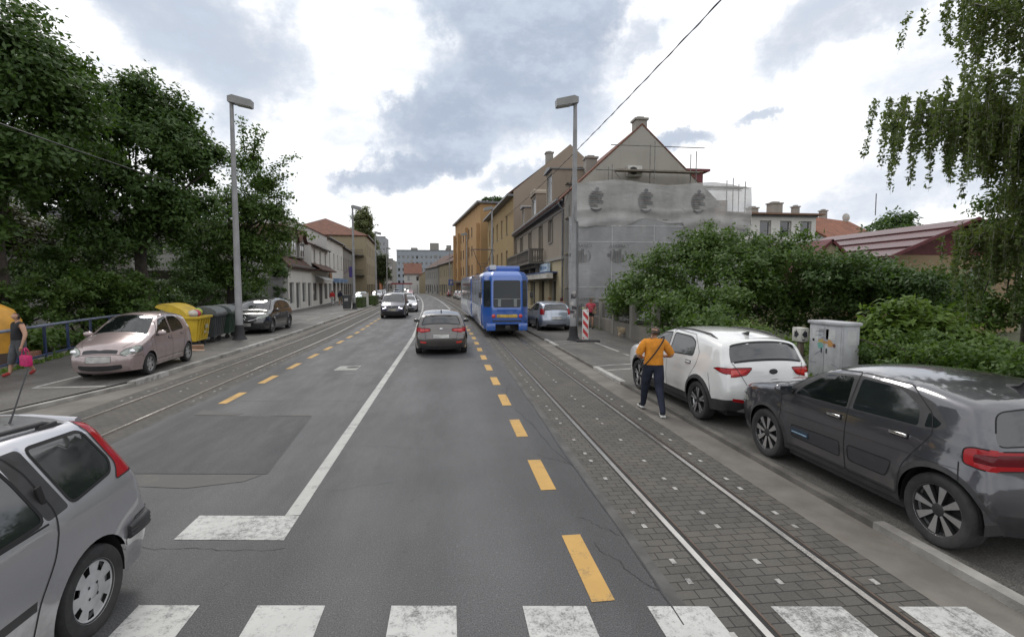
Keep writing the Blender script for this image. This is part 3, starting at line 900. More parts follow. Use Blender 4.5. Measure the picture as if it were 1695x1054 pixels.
    # --- door handles
    for hy, hz in sp.get('handles', []):
        for sx in (1, -1):
            p = s.side([(hy, hz)])[0]
            mb = MB(); mb.cbox((sx * (p[0] + 0.018), hy, hz), (0.026, 0.19, 0.032), 0.012); mb.cbox((sx * (p[0] + 0.002), hy, hz - 0.002), (0.008, 0.2, 0.06), 0.003, mi=1)
            mb.build('door_handle', [mats.get('handle', paintm), CARM['seam']], root, 45)
    root['shell'] = 0
    del root['shell']
    return root, s

def surf_box(s, root, name, m, chart, l, z, d, off=0.01, bev=0.01):
    """a small block seated on the front ('F') or rear ('R') skin"""
    p = s.strip([(l, float((s.sF if chart == 'F' else s.sR)(z)))])[0]
    sg = 1 if chart == 'F' else -1
    mb = MB(); mb.cbox((p[0], p[1] + sg * off, p[2]), d, bev)
    return mb.build(name, m, root, 45)
carmats()
def circ(y, z, r, n=28): return [(y + r * math.cos(2 * math.pi * k / n), z + r * math.sin(2 * math.pi * k / n)) for k in range(n)]
rd = rounded

# ---- near left: silver estate that has just gone past, nose towards the viewer's left
SW = dict(W=1.66, yf=1.22, yr=-1.30, R=0.30, step=0.05, grid=0.06, sill=0.21, tf=0.15, tr=0.05, bow=0.06,
    prof=[(1.93, .22), (1.98, .40), (1.97, .55), (1.85, .70), (1.55, .85), (1.05, .98), (.55, 1.22), (.15, 1.385), (-.3, 1.44), (-.9, 1.45), (-1.45, 1.425), (-1.69, 1.385), (-1.80, 1.2), (-1.90, .98), (-1.95, .78), (-2.03, .58), (-2.04, .42), (-1.99, .28)],
    sect=[(0.15, .93), (.3, .965), (.5, .995), (.66, 1.0), (.86, .985), (.97, .935), (1.45, .71)],
    rim=dict(kind='cover', n=7, rr=.68, capmi=2), tw=.19, gap=.055,
    handles=[], mirror=(.72, .93), crown=.03,
    regions=[('front_door', 'paint', 'S', rd([(.83, .27), (.86, .88), (.25, 1.39), (-.13, 1.42), (-.13, .27)], .04), .008),
        ('rear_door', 'paint', 'S', rd([(-.13, .27), (-.13, 1.42), (-.86, 1.425), (-.98, 1.25), (-1.06, .97), (-.98, .72), (-.84, .5), (-.8, .27)], .05), .010),
        ('pillar_trim', 'plastic', 'S', rd([(-.84, 1.385), (-1.02, 1.385), (-1.17, .955), (-.98, .935)], .03)),
        ('rub_strip', 'plastic', 'S', [(.78, .47), (.78, .53), (-.12, .53), (-.82, .53), (-.82, .47), (-.12, .47)]),
        ('window', 'glass', 'S', rd([(.72, .9), (.2, 1.33), (-.10, 1.37), (-.10, .91)], .04), .022),
        ('window', 'glass', 'S', rd([(-.16, .915), (-.16, 1.372), (-.80, 1.38), (-.87, 1.25, .1), (-.97, .945)], .07), .022),
        ('quarter_window', 'glass', 'S', rd([(-1.06, 1.375), (-1.53, 1.36), (-1.66, 1.1, .2), (-1.62, 1.02, .1), (-1.2, .962)], .05), .02),
        ('tail_lamp', 'red', 'S', rd([(-1.56, 1.41), (-1.80, 1.43), (-2.06, .97), (-1.64, .955), (-1.71, 1.05, .08)], .03), .01),
        ('tail_lamp', 'red', 'R', [(.58, 1.36), (.95, 1.36), (.95, .955), (.63, .955), (.60, 1.1)]),
        ('windscreen', 'glass', 'F', rd([(-.66, 1.0), (-.52, 1.36), (.52, 1.36), (.66, 1.0)], .05), .02),
        ('rear_window', 'glass', 'R', rd([(-.56, .98), (-.50, 1.34), (.50, 1.34), (.56, .98)], .05), .02),
        ('headlight', 'lens', 'F', [(.42, .6), (.5, .72), (.7, .8), (.8, .72), (.8, .62)], .01),
        ('headlight', 'lens', 'S', [(1.9, .6), (1.5, .72), (1.6, .8), (2.0, .72)]),
        ('number_plate', 'plate', 'R', [(-.26, .66), (-.26, .77), (.26, .77), (.26, .66)])],
    lines=[('S', [(-2.05, .62), (-1.78, .60), (-1.63, .48)], .009), ('S', [(-1.63, .48), (-1.64, .44)], .009), ('R', [(-.7, .62), (.7, .62)], .009),
           ('S', [(.72, .9), (-.98, .925)], .012)])
silver = paint('silver_paint', (0.42, 0.42, 0.45), 0.75, 0.3, 0.3)
SW['mats'] = dict(rim=CARM['rimgrey'])
c, s = car(SW, silver, 'estate_car', 'silver estate car with tall red tail lamps and roof rails, nearest on the left', 'car', (-3.25, 2.36, -.01), R(180))
for sx in (1, -1):
    mb = MB(); q = [s.side([(y, z)])[0] for y, z in ((.1, 1.375), (-.4, 1.425), (-.9, 1.435), (-1.35, 1.41), (-1.52, 1.395))]
    mb.tube([(sx * (p[0] - .055), p[1], p[2] + (.05 if 0 < i < 4 else .012)) for i, p in enumerate(q)], [.014, .018, .018, .018, .012], 8)
    for y in (.0, -1.38): mb.cbox((sx * (s.side([(y, 1.4)])[0][0] - .06), y, 1.43), (.035, .16, .05), .015)
    mb.build('roof_rail', CARM['plastic'], c, 50)
    p = s.side([(-1.82, .53)])[0]
    mb = MB(); pth = [tuple(s.side([(y, .53)], .012)[0] * np.array([sx, 1, 1])) for y in (-1.66, -1.75, -1.84, -1.92)]; pth += [tuple(s.strip([(sx * l, float(s.sR(.53)))], .012)[0]) for l in (.66, .5)]
    for a in (-.03, 0, .03): mb.tube([(x, y, z + a) for x, y, z in pth], [.02, .03, .032, .032, .03, .02], 8)
    mb.build('bumper_pad', CARM['plastic'], c, 50)
    mb = MB(); mb.cbox((sx * (s.side([(-.99, 1.08)])[0][0] + .006), -1.005, 1.08), (.02, .045, .17), .01, Matrix.Rotation(R(-17), 3, 'X')); mb.build('door_handle', CARM['seam'], c, 40)
mb = MB(); mb.tube([(-.3, -1.36, 1.43), (-.3, -1.40, 1.50), (-.28, -1.58, 1.80)], [.012, .006, .004], 6); mb.lathe([(0, .03), (.03, .02), (.04, 0)], (-.3, -1.36, 1.435)); mb.build('aerial', CARM['plastic'], c, 40)
mb = MB(); mb.tube([(-.55, -1.63, 1.405), (-.2, -1.70, 1.42), (.2, -1.70, 1.42), (.55, -1.63, 1.405)], .03, 8); mb.build('spoiler', silver, c, 50)

# ---- near right: dark grey hatchback parked at the kerb
C3 = dict(W=1.74, yf=1.25, yr=-1.25, R=.325, step=.05, grid=.06, sill=.24, tf=.16, tr=.09, bow=.09, gap=.05, flare=.03,
    prof=[(2.0, .24), (2.07, .45), (2.07, .66), (1.99, .86), (1.7, .97), (1.2, 1.05), (.95, 1.10), (.45, 1.36), (.2, 1.435), (-.2, 1.475), (-.8, 1.465), (-1.35, 1.40), (-1.62, 1.345), (-1.76, 1.15), (-1.85, 1.0), (-1.88, .8), (-1.93, .58), (-1.91, .4), (-1.85, .27)],
    sect=[(.15, .92), (.33, .965), (.55, 1.0), (.78, .995), (.98, .965), (1.08, .935), (1.45, .79)],
    rim=dict(n=8, rr=.70, w0=.03, w1=.075, split=0, face=0, capmi=1, a0=.2), tw=.2, see=(.05, -.8),
    handles=[(.02, .90), (-.83, .93)], mirror=(.80, 1.01),
    regions=[('front_door', 'paint', 'S', rd([(.92, .3), (.98, .96), (.4, 1.42), (-.15, 1.46), (-.15, .3)], .04), .009),
        ('rear_door', 'paint', 'S', rd([(-.15, .3), (-.15, 1.46), (-.8, 1.44), (-1.12, 1.2), (-1.2, 1.02), (-1.02, .82), (-.9, .62), (-.84, .3)], .05), .009),
        ('cladding', 'plastic', 'S', circ(1.25, .325, .438), 0), ('cladding', 'plastic', 'S', circ(-1.25, .325, .438), 0),
        ('cladding', 'plastic', 'S', [(1.3, .2), (1.3, .33), (-1.3, .33), (-1.3, .2)]),
        ('side_bump_panel', 'bump', 'S', rd([(.74, .43), (.74, .58), (-.08, .6), (-.08, .43)], .03), .012),
        ('side_bump_panel', 'bump', 'S', rd([(-.20, .43), (-.20, .60), (-.78, .61), (-.70, .43)], .05), .012),
        ('window_trim', 'plastic', 'S', rd([(1.03, .985), (-1.2, 1.055), (-1.36, 1.12), (-1.1, 1.31, .1), (-.75, 1.405, .2), (-.15, 1.425), (.38, 1.375, .1)], .03)),
        ('window', 'see', 'S', rd([(.72, 1.01), (.62, 1.13), (.30, 1.355), (-.08, 1.395), (-.12, 1.03)], .03)),
        ('window', 'see', 'S', rd([(.98, 1.0), (.77, 1.005), (.70, 1.1)], .01)),
        ('window', 'glass', 'S', rd([(-.20, 1.035), (-.20, 1.395), (-.70, 1.38, .1), (-.96, 1.24, .1), (-1.0, 1.06)], .04)),
        ('window', 'glass', 'S', rd([(-1.06, 1.07), (-1.06, 1.22), (-1.27, 1.14), (-1.22, 1.085)], .03)),
        ('tail_lamp', 'red', 'S', rd([(-1.58, .98), (-1.60, .84), (-2.0, .80), (-2.0, 1.0), (-1.7, 1.01)], .05), .01),
        ('tail_lamp', 'red', 'R', rd([(.42, .99), (.95, 1.0), (.95, .81), (.45, .83)], .04), .01),
        ('tail_lamp_core', 'darkred', 'S', rd([(-1.70, .95), (-1.70, .875), (-2.0, .86), (-2.0, .965)], .03)),
        ('tail_lamp_core', 'darkred', 'R', rd([(.5, .965), (.95, .965), (.95, .86), (.5, .87)], .03)),
        ('windscreen', 'glass', 'F', rd([(-.68, 1.09), (-.5, 1.40), (.5, 1.40), (.68, 1.09)], .05), .02),
        ('rear_window', 'glass', 'R', rd([(-.70, 1.03), (-.60, 1.31), (.60, 1.31), (.70, 1.03)], .07), .010),
        ('headlight', 'lens', 'F', [(.4, .62), (.4, .72), (.8, .76), (.8, .62)], .01), ('headlight', 'lens', 'S', [(2.1, .62), (1.75, .66), (1.8, .76), (2.1, .76)], .01),
        ('number_plate', 'plate', 'R', [(-.26, .62), (-.26, .73), (.26, .73), (.26, .62)]),
        ('bumper_cladding', 'plastic', 'R', [(-.8, .26), (-.8, .45), (.8, .45), (.8, .26)]), ('bumper_cladding', 'plastic', 'F', [(-.8, .24), (-.8, .42), (.8, .42), (.8, .24)])],
    lines=[('S', [(-1.56, .84), (-1.62, .62), (-1.6, .46)], .009), ('S', [(1.72, .9), (1.62, .6)], .008), ('S', [(.9, .72), (-1.6, .77)], .004)])
for _k in ('prof', 'handles'): C3[_k] = [(y * .95, z) for y, z in C3[_k]]
C3['regions'] = [(r[0], r[1], r[2], [(p[0] * .95,) + tuple(p[1:]) if r[2] == 'S' else p for p in r[3]]) + tuple(r[4:]) for r in C3['regions']]
C3['lines'] = [(a, [(y * .95, z) for y, z in p], w) for a, p, w in C3['lines']]; C3['yf'], C3['yr'], C3['mirror'] = 1.20, -1.20, (.77, 1.01)
_z = lambda z: z if z < .6 else .6 + (z - .6) * .905
C3['prof'] = [(y, _z(z)) for y, z in C3['prof']]; C3['handles'] = [(y, _z(z)) for y, z in C3['handles']]; C3['mirror'] = (.77, _z(1.01)); C3['sect'] = [(_z(z), w) for z, w in C3['sect']]
C3['regions'] = [(r[0], r[1], r[2], [(p[0], _z(p[1])) + tuple(p[2:]) for p in r[3]]) + tuple(r[4:]) for r in C3['regions']]; C3['lines'] = [(a, [(y, _z(z)) for y, z in p], w) for a, p, w in C3['lines']]
_y = lambda y: y if y > -1.0 else -1.0 + (y + 1.0) * .72
C3['prof'] = [(_y(y), z) for y, z in C3['prof']]; C3['lines'] = [(a, [(_y(y), z) for y, z in p] if a == 'S' else p, w) for a, p, w in C3['lines']]; C3['r'] = .08
C3['regions'] = [r if r[2] != 'S' or r[3][0] == (1.2 + .438, .325) or r[0] == 'cladding' else (r[0], r[1], r[2], [(_y(p[0]),) + tuple(p[1:]) for p in r[3]]) + tuple(r[4:]) for r in C3['regions']]
dgrey = paint('dark_grey_paint', (0.055, 0.056, 0.066), 0.55, 0.28, 0.3)
C3['mats'] = dict(bump=mat('bump_panel_grey', (.035, .036, .042), .5, var=.1), handle=CARM['chrome'])
c, s = car(C3, dgrey, 'hatchback_car', 'dark grey hatchback with black wheel arch trim, parked nearest at the right kerb', 'car', (5.16, 5.05, Z_RIGHT), R(0.2))
for sx in (1, -1):
    p = s.side([(.62, .5)], .006)[0]
    mb = MB(); mb.cbox((sx * p[0], .55, .51), (.012, .3, .07), .004); mb.cbox((sx * (p[0] + .005), .55, .50), (.008, .26, .016), .003, mi=1); mb.build('badge_strip', [mat('blue_black', (.02, .035, .055), .4), mat('pale_blue_trim', (.22, .32, .42), .35)], c, 40)
    mb = MB(); q = [s.side([(y, z)], .0)[0] for y, z in ((.15, 1.31), (-.3, 1.35), (-.8, 1.34), (-1.05, 1.30))]
    mb.tube([(sx * (a[0] - .075), a[1], a[2] + .025) for a in q], .013, 6); mb.build('roof_rail', CARM['plastic'], c, 50)
mb = MB(); mb.add([(0, -1.0, 1.385), (0, -1.18, 1.37), (0, -1.22, 1.445), (0, -1.2, 1.45)], [(0, 1, 2, 3)]); mb.tube([(0, -1.05, 1.383), (0, -1.15, 1.415), (0, -1.28, 1.575)], [.03, .012, .004], 6); mb.build('aerial', CARM['plastic'], c, 40)
mb = MB(); mb.tube([(-.56, -1.37, 1.268), (-.3, -1.44, 1.285), (.3, -1.44, 1.285), (.56, -1.37, 1.268)], .028, 8); mb.build('spoiler', dgrey, c, 50)

# ---- white crossover in front of it
ST = dict(W=1.70, yf=1.29, yr=-1.29, R=.33, step=.06, grid=.065, sill=.27, tf=.14, tr=.11, bow=.10, gap=.055, flare=.03,
    prof=[(2.03, .28), (2.11, .5), (2.1, .72), (2.02, .88), (1.6, .99), (1.05, 1.07), (.45, 1.37), (.1, 1.455), (-.4, 1.49), (-1.0, 1.47), (-1.5, 1.40), (-1.76, 1.345), (-1.88, 1.16), (-1.97, 1.02), (-2.0, .82), (-2.05, .6), (-2.03, .44), (-1.95, .3)],
    sect=[(.15, .92), (.4, .975), (.58, 1.0), (.82, .99), (1.0, .96), (1.1, .92), (1.5, .765)],
    rim=dict(n=5, rr=.72, w0=.03, w1=.045, split=.16, face=0, a0=.3, capmi=1), tw=.205,
    handles=[(.1, .92), (-.9, .95)], mirror=(.82, 1.02),
    regions=[('front_door', 'paint', 'S', rd([(.92, .36), (.95, .98), (.42, 1.42), (-.08, 1.47), (-.08, .36)], .04), .008),
        ('rear_door', 'paint', 'S', rd([(-.08, .36), (-.08, 1.47), (-.9, 1.44), (-1.2, 1.15), (-1.2, .98), (-1.0, .7), (-.92, .36)], .05), .008),
        ('cladding', 'plastic', 'S', circ(1.29, .33, .455), 0), ('cladding', 'plastic', 'S', circ(-1.29, .33, .455), 0),
        ('cladding', 'plastic', 'S', [(1.4, .2), (1.4, .38), (-1.4, .38), (-1.4, .2)]), ('cladding', 'plastic', 'S', [(-1.6, .2), (-1.6, .45), (-2.1, .49), (-2.1, .2)]),
        ('cladding', 'plastic', 'R', [(-.9, .28), (-.9, .49), (-.5, .47), (.5, .47), (.9, .49), (.9, .28)]),
        ('window', 'glass', 'S', rd([(.86, 1.0), (.36, 1.37), (-.03, 1.41), (-.03, 1.03)], .04), .022),
        ('window', 'glass', 'S', rd([(-.13, 1.035), (-.13, 1.41), (-.8, 1.39, .1), (-1.0, 1.3, .08), (-1.02, 1.075)], .05), .022),
        ('tail_lamp', 'red', 'S', rd([(-1.72, .965), (-1.82, .99), (-2.1, 1.0), (-2.1, .86)], .02), .008),
        ('tail_lamp', 'red', 'R', rd([(.34, .985), (.95, 1.005), (.95, .86), (.62, .845), (.44, .88)], .03), .008),
        ('lamp_glow_bar', 'redhi', 'R', rd([(.42, .955), (.72, .96), (.66, .88), (.50, .90)], .02)),
        ('rear_reflector', 'red', 'R', [(.46, .46), (.46, .51), (.72, .515), (.72, .47)]),
        ('skid_plate', 'silvertrim', 'R', rd([(-.55, .31), (-.42, .41), (.42, .41), (.55, .31)], .03)),
        ('windscreen', 'glass', 'F', rd([(-.68, 1.09), (-.52, 1.42), (.52, 1.42), (.68, 1.09)], .05), .02),
        ('rear_window', 'glass', 'R', rd([(-.66, 1.07, .03), (-.58, 1.325), (.58, 1.325), (.66, 1.07, .03)], .06), .03),
        ('headlight', 'lens', 'F', [(.4, .74), (.4, .84), (.85, .88), (.85, .74)], .01),
        ('number_plate', 'plate', 'R', [(-.26, .60), (-.26, .71), (.26, .71), (.26, .60)])],
    lines=[('R', [(-.62, 1.06), (-.5, .84), (-.42, .66), (-.40, .56), (.40, .56), (.42, .66), (.5, .84), (.62, 1.06)], .008), ('S', [(-1.6, .86), (-1.7, .55)], .008)])
white = paint('white_paint', (0.62, 0.62, 0.61), 0.0, 0.3, 0.2)
ST['mats'] = dict(silvertrim=mat('silver_trim', (.35, .35, .36), .4, .5))
c, s = car(ST, white, 'crossover_car', 'white crossover car with black roof rails and red lamps, seen from behind', 'car', (5.12, 9.5, Z_RIGHT), R(1.2))
for sx in (1, -1):
    mb = MB(); q = [s.side([(y, z)], .0)[0] for y, z in ((.25, 1.40), (-.1, 1.44), (-.6, 1.45), (-1.2, 1.42), (-1.45, 1.385))]
    mb.tube([(sx * (a[0] - .085), a[1], a[2] + (.055 if 0 < i < 4 else .01)) for i, a in enumerate(q)], .017, 6); mb.build('roof_rail', CARM['plastic'], c, 50)
mb = MB(); mb.tube([(-.56, -1.73, 1.33), (-.3, -1.84, 1.35), (.3, -1.84, 1.35), (.56, -1.73, 1.33)], .03, 8); mb.build('spoiler', white, c, 50)
mb = MB(); mb.prism([(-1.2, 1.475), (-1.42, 1.45), (-1.44, 1.53)], 'x', -.02, .02); mb.build('aerial', CARM['plastic'], c, 30)
mb = MB(); mb.lathe([(0, -.012), (.07, -.008), (.075, 0)], axis='y', n=20); e = mb.build('badge', CARM['plastic'], c, 40); p = s.strip([(0, float(s.sR(.93)))])[0]; e.location = p; e.scale = (1, 1, .6)
mb = MB(); mb.tube([(.05, -1.985, 1.09), (.38, -1.95, 1.13)], .012, 6); mb.build('rear_wiper', CARM['plastic'], c, 40)

# ---- pink small hatchback parked on the left pavement
YA = dict(W=1.52, yf=1.19, yr=-1.19, R=.285, step=.06, grid=.065, sill=.2, tf=.16, tr=.08, bow=.11, crown=.045, gap=.05,
    prof=[(1.83, .2), (1.89, .33), (1.9, .5), (1.84, .64), (1.6, .83), (1.15, .985), (.95, 1.04), (.38, 1.36), (.08, 1.465), (-.3, 1.505), (-.8, 1.49), (-1.2, 1.43), (-1.36, 1.38), (-1.53, 1.12), (-1.6, .95), (-1.63, .7), (-1.69, .55), (-1.69, .4), (-1.62, .25)],
    sect=[(.15, .93), (.3, .965), (.52, 1.0), (.75, .99), (.95, .955), (1.05, .92), (1.5, .73)],
    rim=dict(kind='cover', n=6, rr=.66, capmi=2), tw=.18, mirror=(.73, .98), see=(.0, -.75), handles=[(-.02, .86), (-.85, .9)],
    regions=[('front_door', 'paint', 'S', rd([(.82, .26), (.88, .92), (.34, 1.42), (-.15, 1.48), (-.15, .26)], .04), .008),
        ('rear_door', 'paint', 'S', rd([(-.15, .26), (-.15, 1.48), (-.85, 1.45), (-1.1, 1.15), (-1.1, .95), (-.95, .7), (-.82, .26)], .05), .008),
        ('window', 'see', 'S', rd([(.76, .965), (.30, 1.36), (-.10, 1.42), (-.10, .985)], .05), .02),
        ('window', 'see', 'S', rd([(-.20, .99), (-.20, 1.42), (-.72, 1.40, .15), (-.95, 1.24, .08), (-1.0, 1.03)], .06), .02),
        ('headlight', 'lens', 'F', rd([(.40, .60), (.47, .70), (.62, .79), (.9, .80), (.9, .60), (.55, .565)], .04), .01),
        ('headlight', 'lens', 'S', rd([(1.95, .59), (1.52, .68), (1.5, .76), (1.58, .8), (1.95, .81)], .03), .01),
        ('grille', 'plastic', 'F', rd([(-.36, .60), (-.36, .66), (-.1, .655), (0, .64), (.1, .655), (.36, .66), (.36, .60)], .02), .008),
        ('number_plate', 'plate', 'F', [(-.26, .44), (-.26, .55), (.26, .55), (.26, .44)], .006),
        ('lower_intake', 'plastic', 'F', rd([(-.45, .30), (-.45, .38), (.45, .38), (.45, .30)], .03), .01),
        ('windscreen', 'see', 'F', rd([(-.66, 1.03), (-.52, 1.42), (.52, 1.42), (.66, 1.03)], .06), .03),
        ('rear_window', 'see', 'R', rd([(-.58, 1.02), (-.5, 1.34), (.5, 1.34), (.58, 1.02)], .06), .02),
        ('tail_lamp', 'red', 'R', [(.56, .75), (.56, 1.0), (.9, 1.0), (.9, .75)], .01), ('tail_lamp', 'red', 'S', [(-1.5, .75), (-1.45, 1.0), (-1.8, 1.0), (-1.8, .75)], .01)],
    lines=[('S', [(1.05, .50), (1.05, .92), (.9, .98)], .007), ('S', [(1.9, .57), (1.55, .57), (1.5, .5)], .008), ('F', [(-.7, .565), (-.4, .58), (.4, .58), (.7, .565)], .008), ('F', [(.5, .40), (.8, .41)], .012), ('F', [(.5, .37), (.8, .37)], .008),
           ('F', [(.42, .72), (.55, .86), (.62, 1.0)], .006), ('S', [(.8, .36), (-.85, .36)], .01)])
pink = paint('pale_pink_paint', (0.32, 0.25, 0.245), 0.4, 0.3, 0.3)
c, s = car(YA, pink, 'small_hatchback', 'pale pink small hatchback parked on the pavement facing the viewer', 'car', (-8.50, 15.03, Z_LEFT), R(185.5))
YA['mats'] = dict(mirrorcap=CARM['plastic'])
mb = MB(); mb.tube([(-.5, 1.03, 1.035), (.02, .98, 1.07)], .01, 6); mb.tube([(.1, 1.05, 1.035), (.55, .97, 1.065)], .01, 6); mb.build('wiper', CARM['plastic'], c, 40)
for sx in (1, -1):
    p = s.strip([(sx * .62, float(s.sF(.68)))], -.012)[0]; mb = MB(); mb.ball(p, (.07, .03, .07), 10, 7); mb.build('lamp_bulb_bowl', CARM['chrome'], c, 40)

# ---- generic five-door shapes for the rest
def hatch(W, H, kf, rear=True, front=True, hi=True, step=.07, grid=.085, R_=.315, n=10):
    k = H / 1.46
    def q(z): return .25 + (z - .25) * k
    yf, yr = 1.3 * kf, -1.3 * kf
    pr = [(2.06, .22), (2.13, .42), (2.11, .62), (2.0, .76), (1.6, .88), (1.05, .985), (.5, 1.25), (.12, 1.40), (-.3, 1.455), (-.9, 1.45), (-1.4, 1.385), (-1.68, 1.325), (-1.86, 1.12), (-1.95, .98), (-1.99, .8), (-2.06, .6), (-2.05, .42), (-1.98, .26)]
    sp = dict(W=W, yf=yf, yr=yr, R=R_, step=step, grid=grid, sill=.22, hi=hi, tf=.15, tr=.1, bow=.1,
        prof=[(y * kf, q(z)) for y, z in pr], sect=[(.15, .93), (.33, .97), (.55, 1.0), (.78, .99), (q(.95), .955), (q(1.05), .915), (q(1.46), .74)],
        rim=dict(n=n, rr=.7, w0=.03, w1=.06), tw=.2)
    P = lambda pts: [(y * kf, q(z)) for y, z in pts]
    L = lambda pts: [(l * W / 1.78, q(z)) for l, z in pts]
    g = []
    if hi:
        sp['mirror'] = (.8 * kf, q(.96)); sp['handles'] = [(.05 * kf, q(.86)), (-.85 * kf, q(.89))]
        g += [('front_door', 'paint', 'S', rd(P([(.92, .28), (.95, .93), (.42, 1.37), (-.1, 1.43), (-.1, .28)]), .04), .009), ('rear_door', 'paint', 'S', rd(P([(-.1, .28), (-.1, 1.43), (-.9, 1.41), (-1.2, 1.1), (-1.2, .95), (-1.0, .7), (-.9, .28)]), .05), .009)]
    g += [('window', 'glass', 'S', rd(P([(.86, .965), (.36, 1.32), (-.05, 1.375), (-.05, .985)]), .04), .024 if hi else 0),
          ('window', 'glass', 'S', rd(P([(-.15, .99), (-.15, 1.375), (-.85, 1.355), (-1.15, 1.2), (-1.2, 1.05)]), .05), .024 if hi else 0),
          ('windscreen', 'glass', 'F', rd(L([(-.68, 1.02), (-.55, 1.365), (.55, 1.365), (.68, 1.02)]), .05), .024 if hi else 0),
          ('rear_window', 'glass', 'R', rd(L([(-.66, 1.03), (-.56, 1.30), (.56, 1.30), (.66, 1.03)]), .06), .024 if hi else 0)]
    sp['regions'] = g; sp['P'] = P; sp['L'] = L; sp['q'] = q
    return sp
def add_rear(sp, style='wide'):
    P, L, g = sp['P'], sp['L'], sp['regions']
    if style == 'wide':
        g += [('tail_lamp', 'red', 'R', rd(L([(.36, .80), (.36, .90), (.95, .95), (.95, .79), (.6, .77)]), .03), .01), ('tail_lamp', 'red', 'S', rd(P([(-1.68, .84), (-1.7, .95), (-2.2, .96), (-2.2, .78)]), .03), .01),
              ('lamp_glow_bar', 'redhi', 'R', rd(L([(.42, .83), (.42, .875), (.78, .91), (.78, .83)]), .02)),
              ('rear_reflector', 'redhi', 'R', rd(L([(.5, .43), (.5, .49), (.86, .50), (.86, .44)]), .015), .006), ('rear_bumper_trim', 'plastic', 'R', L([(-.9, .24), (-.9, .36), (.9, .36), (.9, .24)]))]
    else:
        g += [('tail_lamp', 'red', 'R', rd(L([(.66, .82), (.60, 1.08), (.95, 1.12), (.95, .8)]), .04), .01), ('tail_lamp', 'red', 'S', rd(P([(-1.72, .86), (-1.62, 1.12), (-2.2, 1.14), (-2.2, .8)]), .05), .01),
              ('rear_bumper_trim', 'plastic', 'R', L([(-.62, .25), (-.5, .38), (.5, .38), (.62, .25)]))]
    g += [('number_plate', 'plate', 'R', L([(-.27, .58), (-.27, .69), (.27, .69), (.27, .58)]), .006)]
    if sp.get('hi', True): sp['lines'] = sp.get('lines', []) + [('R', L([(-.58, 1.0), (-.55, .8), (-.52, .56), (.52, .56), (.55, .8), (.58, 1.0)]), .009)]
def add_front(sp, lamp='lens'):
    P, L, g = sp['P'], sp['L'], sp['regions']
    g += [('headlight', lamp, 'F', rd(L([(.46, .66), (.52, .77), (.95, .82), (.95, .66), (.7, .63)]), .03), .01), ('headlight', lamp, 'S', rd(P([(2.2, .64), (1.75, .72), (1.7, .80), (2.2, .82)]), .03), .01),
          ('grille', 'plastic', 'F', rd(L([(-.42, .46), (-.38, .68), (.38, .68), (.42, .46)]), .06), .01), ('lower_intake', 'plastic', 'F', rd(L([(-.7, .28), (-.6, .38), (.6, .38), (.7, .28)]), .03)),
          ('number_plate', 'plate', 'F', L([(-.26, .42), (-.26, .53), (.26, .53), (.26, .42)]), .006)]

I3 = hatch(1.80, 1.46, 1.0); add_rear(I3); add_front(I3)
brown = paint('brown_grey_paint', (0.075, 0.066, 0.062), 0.6, 0.28, 0.2)
c, s = car(I3, brown, 'hatchback_car', 'brown grey hatchback driving away in the middle lane, red tail lamps lit', 'car', (-.27, 19.35, 0), R(0.5))
mb = MB(); mb.tube([(-.58, -1.66, 1.325), (-.3, -1.80, 1.352), (.3, -1.80, 1.352), (.58, -1.66, 1.325)], .03, 8); mb.build('spoiler', brown, c, 50)
mb = MB(); mb.prism([(-1.1, 1.46), (-1.32, 1.43), (-1.34, 1.52)], 'x', -.02, .02); mb.build('aerial', CARM['plastic'], c, 30)
mb = MB(); mb.lathe([(0, -.012), (.06, -.008), (.065, 0)], axis='y', n=20); e = mb.build('badge', CARM['chrome'], c, 40); e.location = s.strip([(0, float(s.sR(.88)))])[0]; e.scale = (1, 1, .6)
mb = MB(); mb.tube([(.0, -1.985, 1.03), (.34, -1.95, 1.08)], .012, 6); mb.build('rear_wiper', CARM['plastic'], c, 40)

FI = hatch(1.72, 1.48, .94); add_rear(FI, 'tall'); add_front(FI)
fblue = paint('pale_blue_silver_paint', (0.36, 0.40, 0.47), 0.6, 0.3, 0.25)
c, s = car(FI, fblue, 'hatchback_car', 'pale blue silver hatchback parked beside the blue tram', 'car', (5.42, 27.15, Z_RIGHT), R(2.5))
mb = MB(); mb.tube([(-.52, -1.56, 1.34), (-.3, -1.70, 1.37), (.3, -1.70, 1.37), (.52, -1.56, 1.34)], .03, 8); mb.build('spoiler', fblue, c, 50)

PE = hatch(1.74, 1.46, .95); add_rear(PE); add_front(PE, 'led')
c, s = car(PE, paint('white_silver_paint', (.5, .51, .53), .3, .3, .2), 'hatchback_car', 'white silver hatchback following the dark van, facing the viewer', 'car', (-3.75, 48.2, 0), R(182.0))
mb = MB(); mb.lathe([(0, .012), (.06, .008), (.065, 0)], axis='y', n=16); e = mb.build('badge', CARM['chrome'], c, 40); e.location = s.strip([(0, float(s.sF(.72)))])[0]

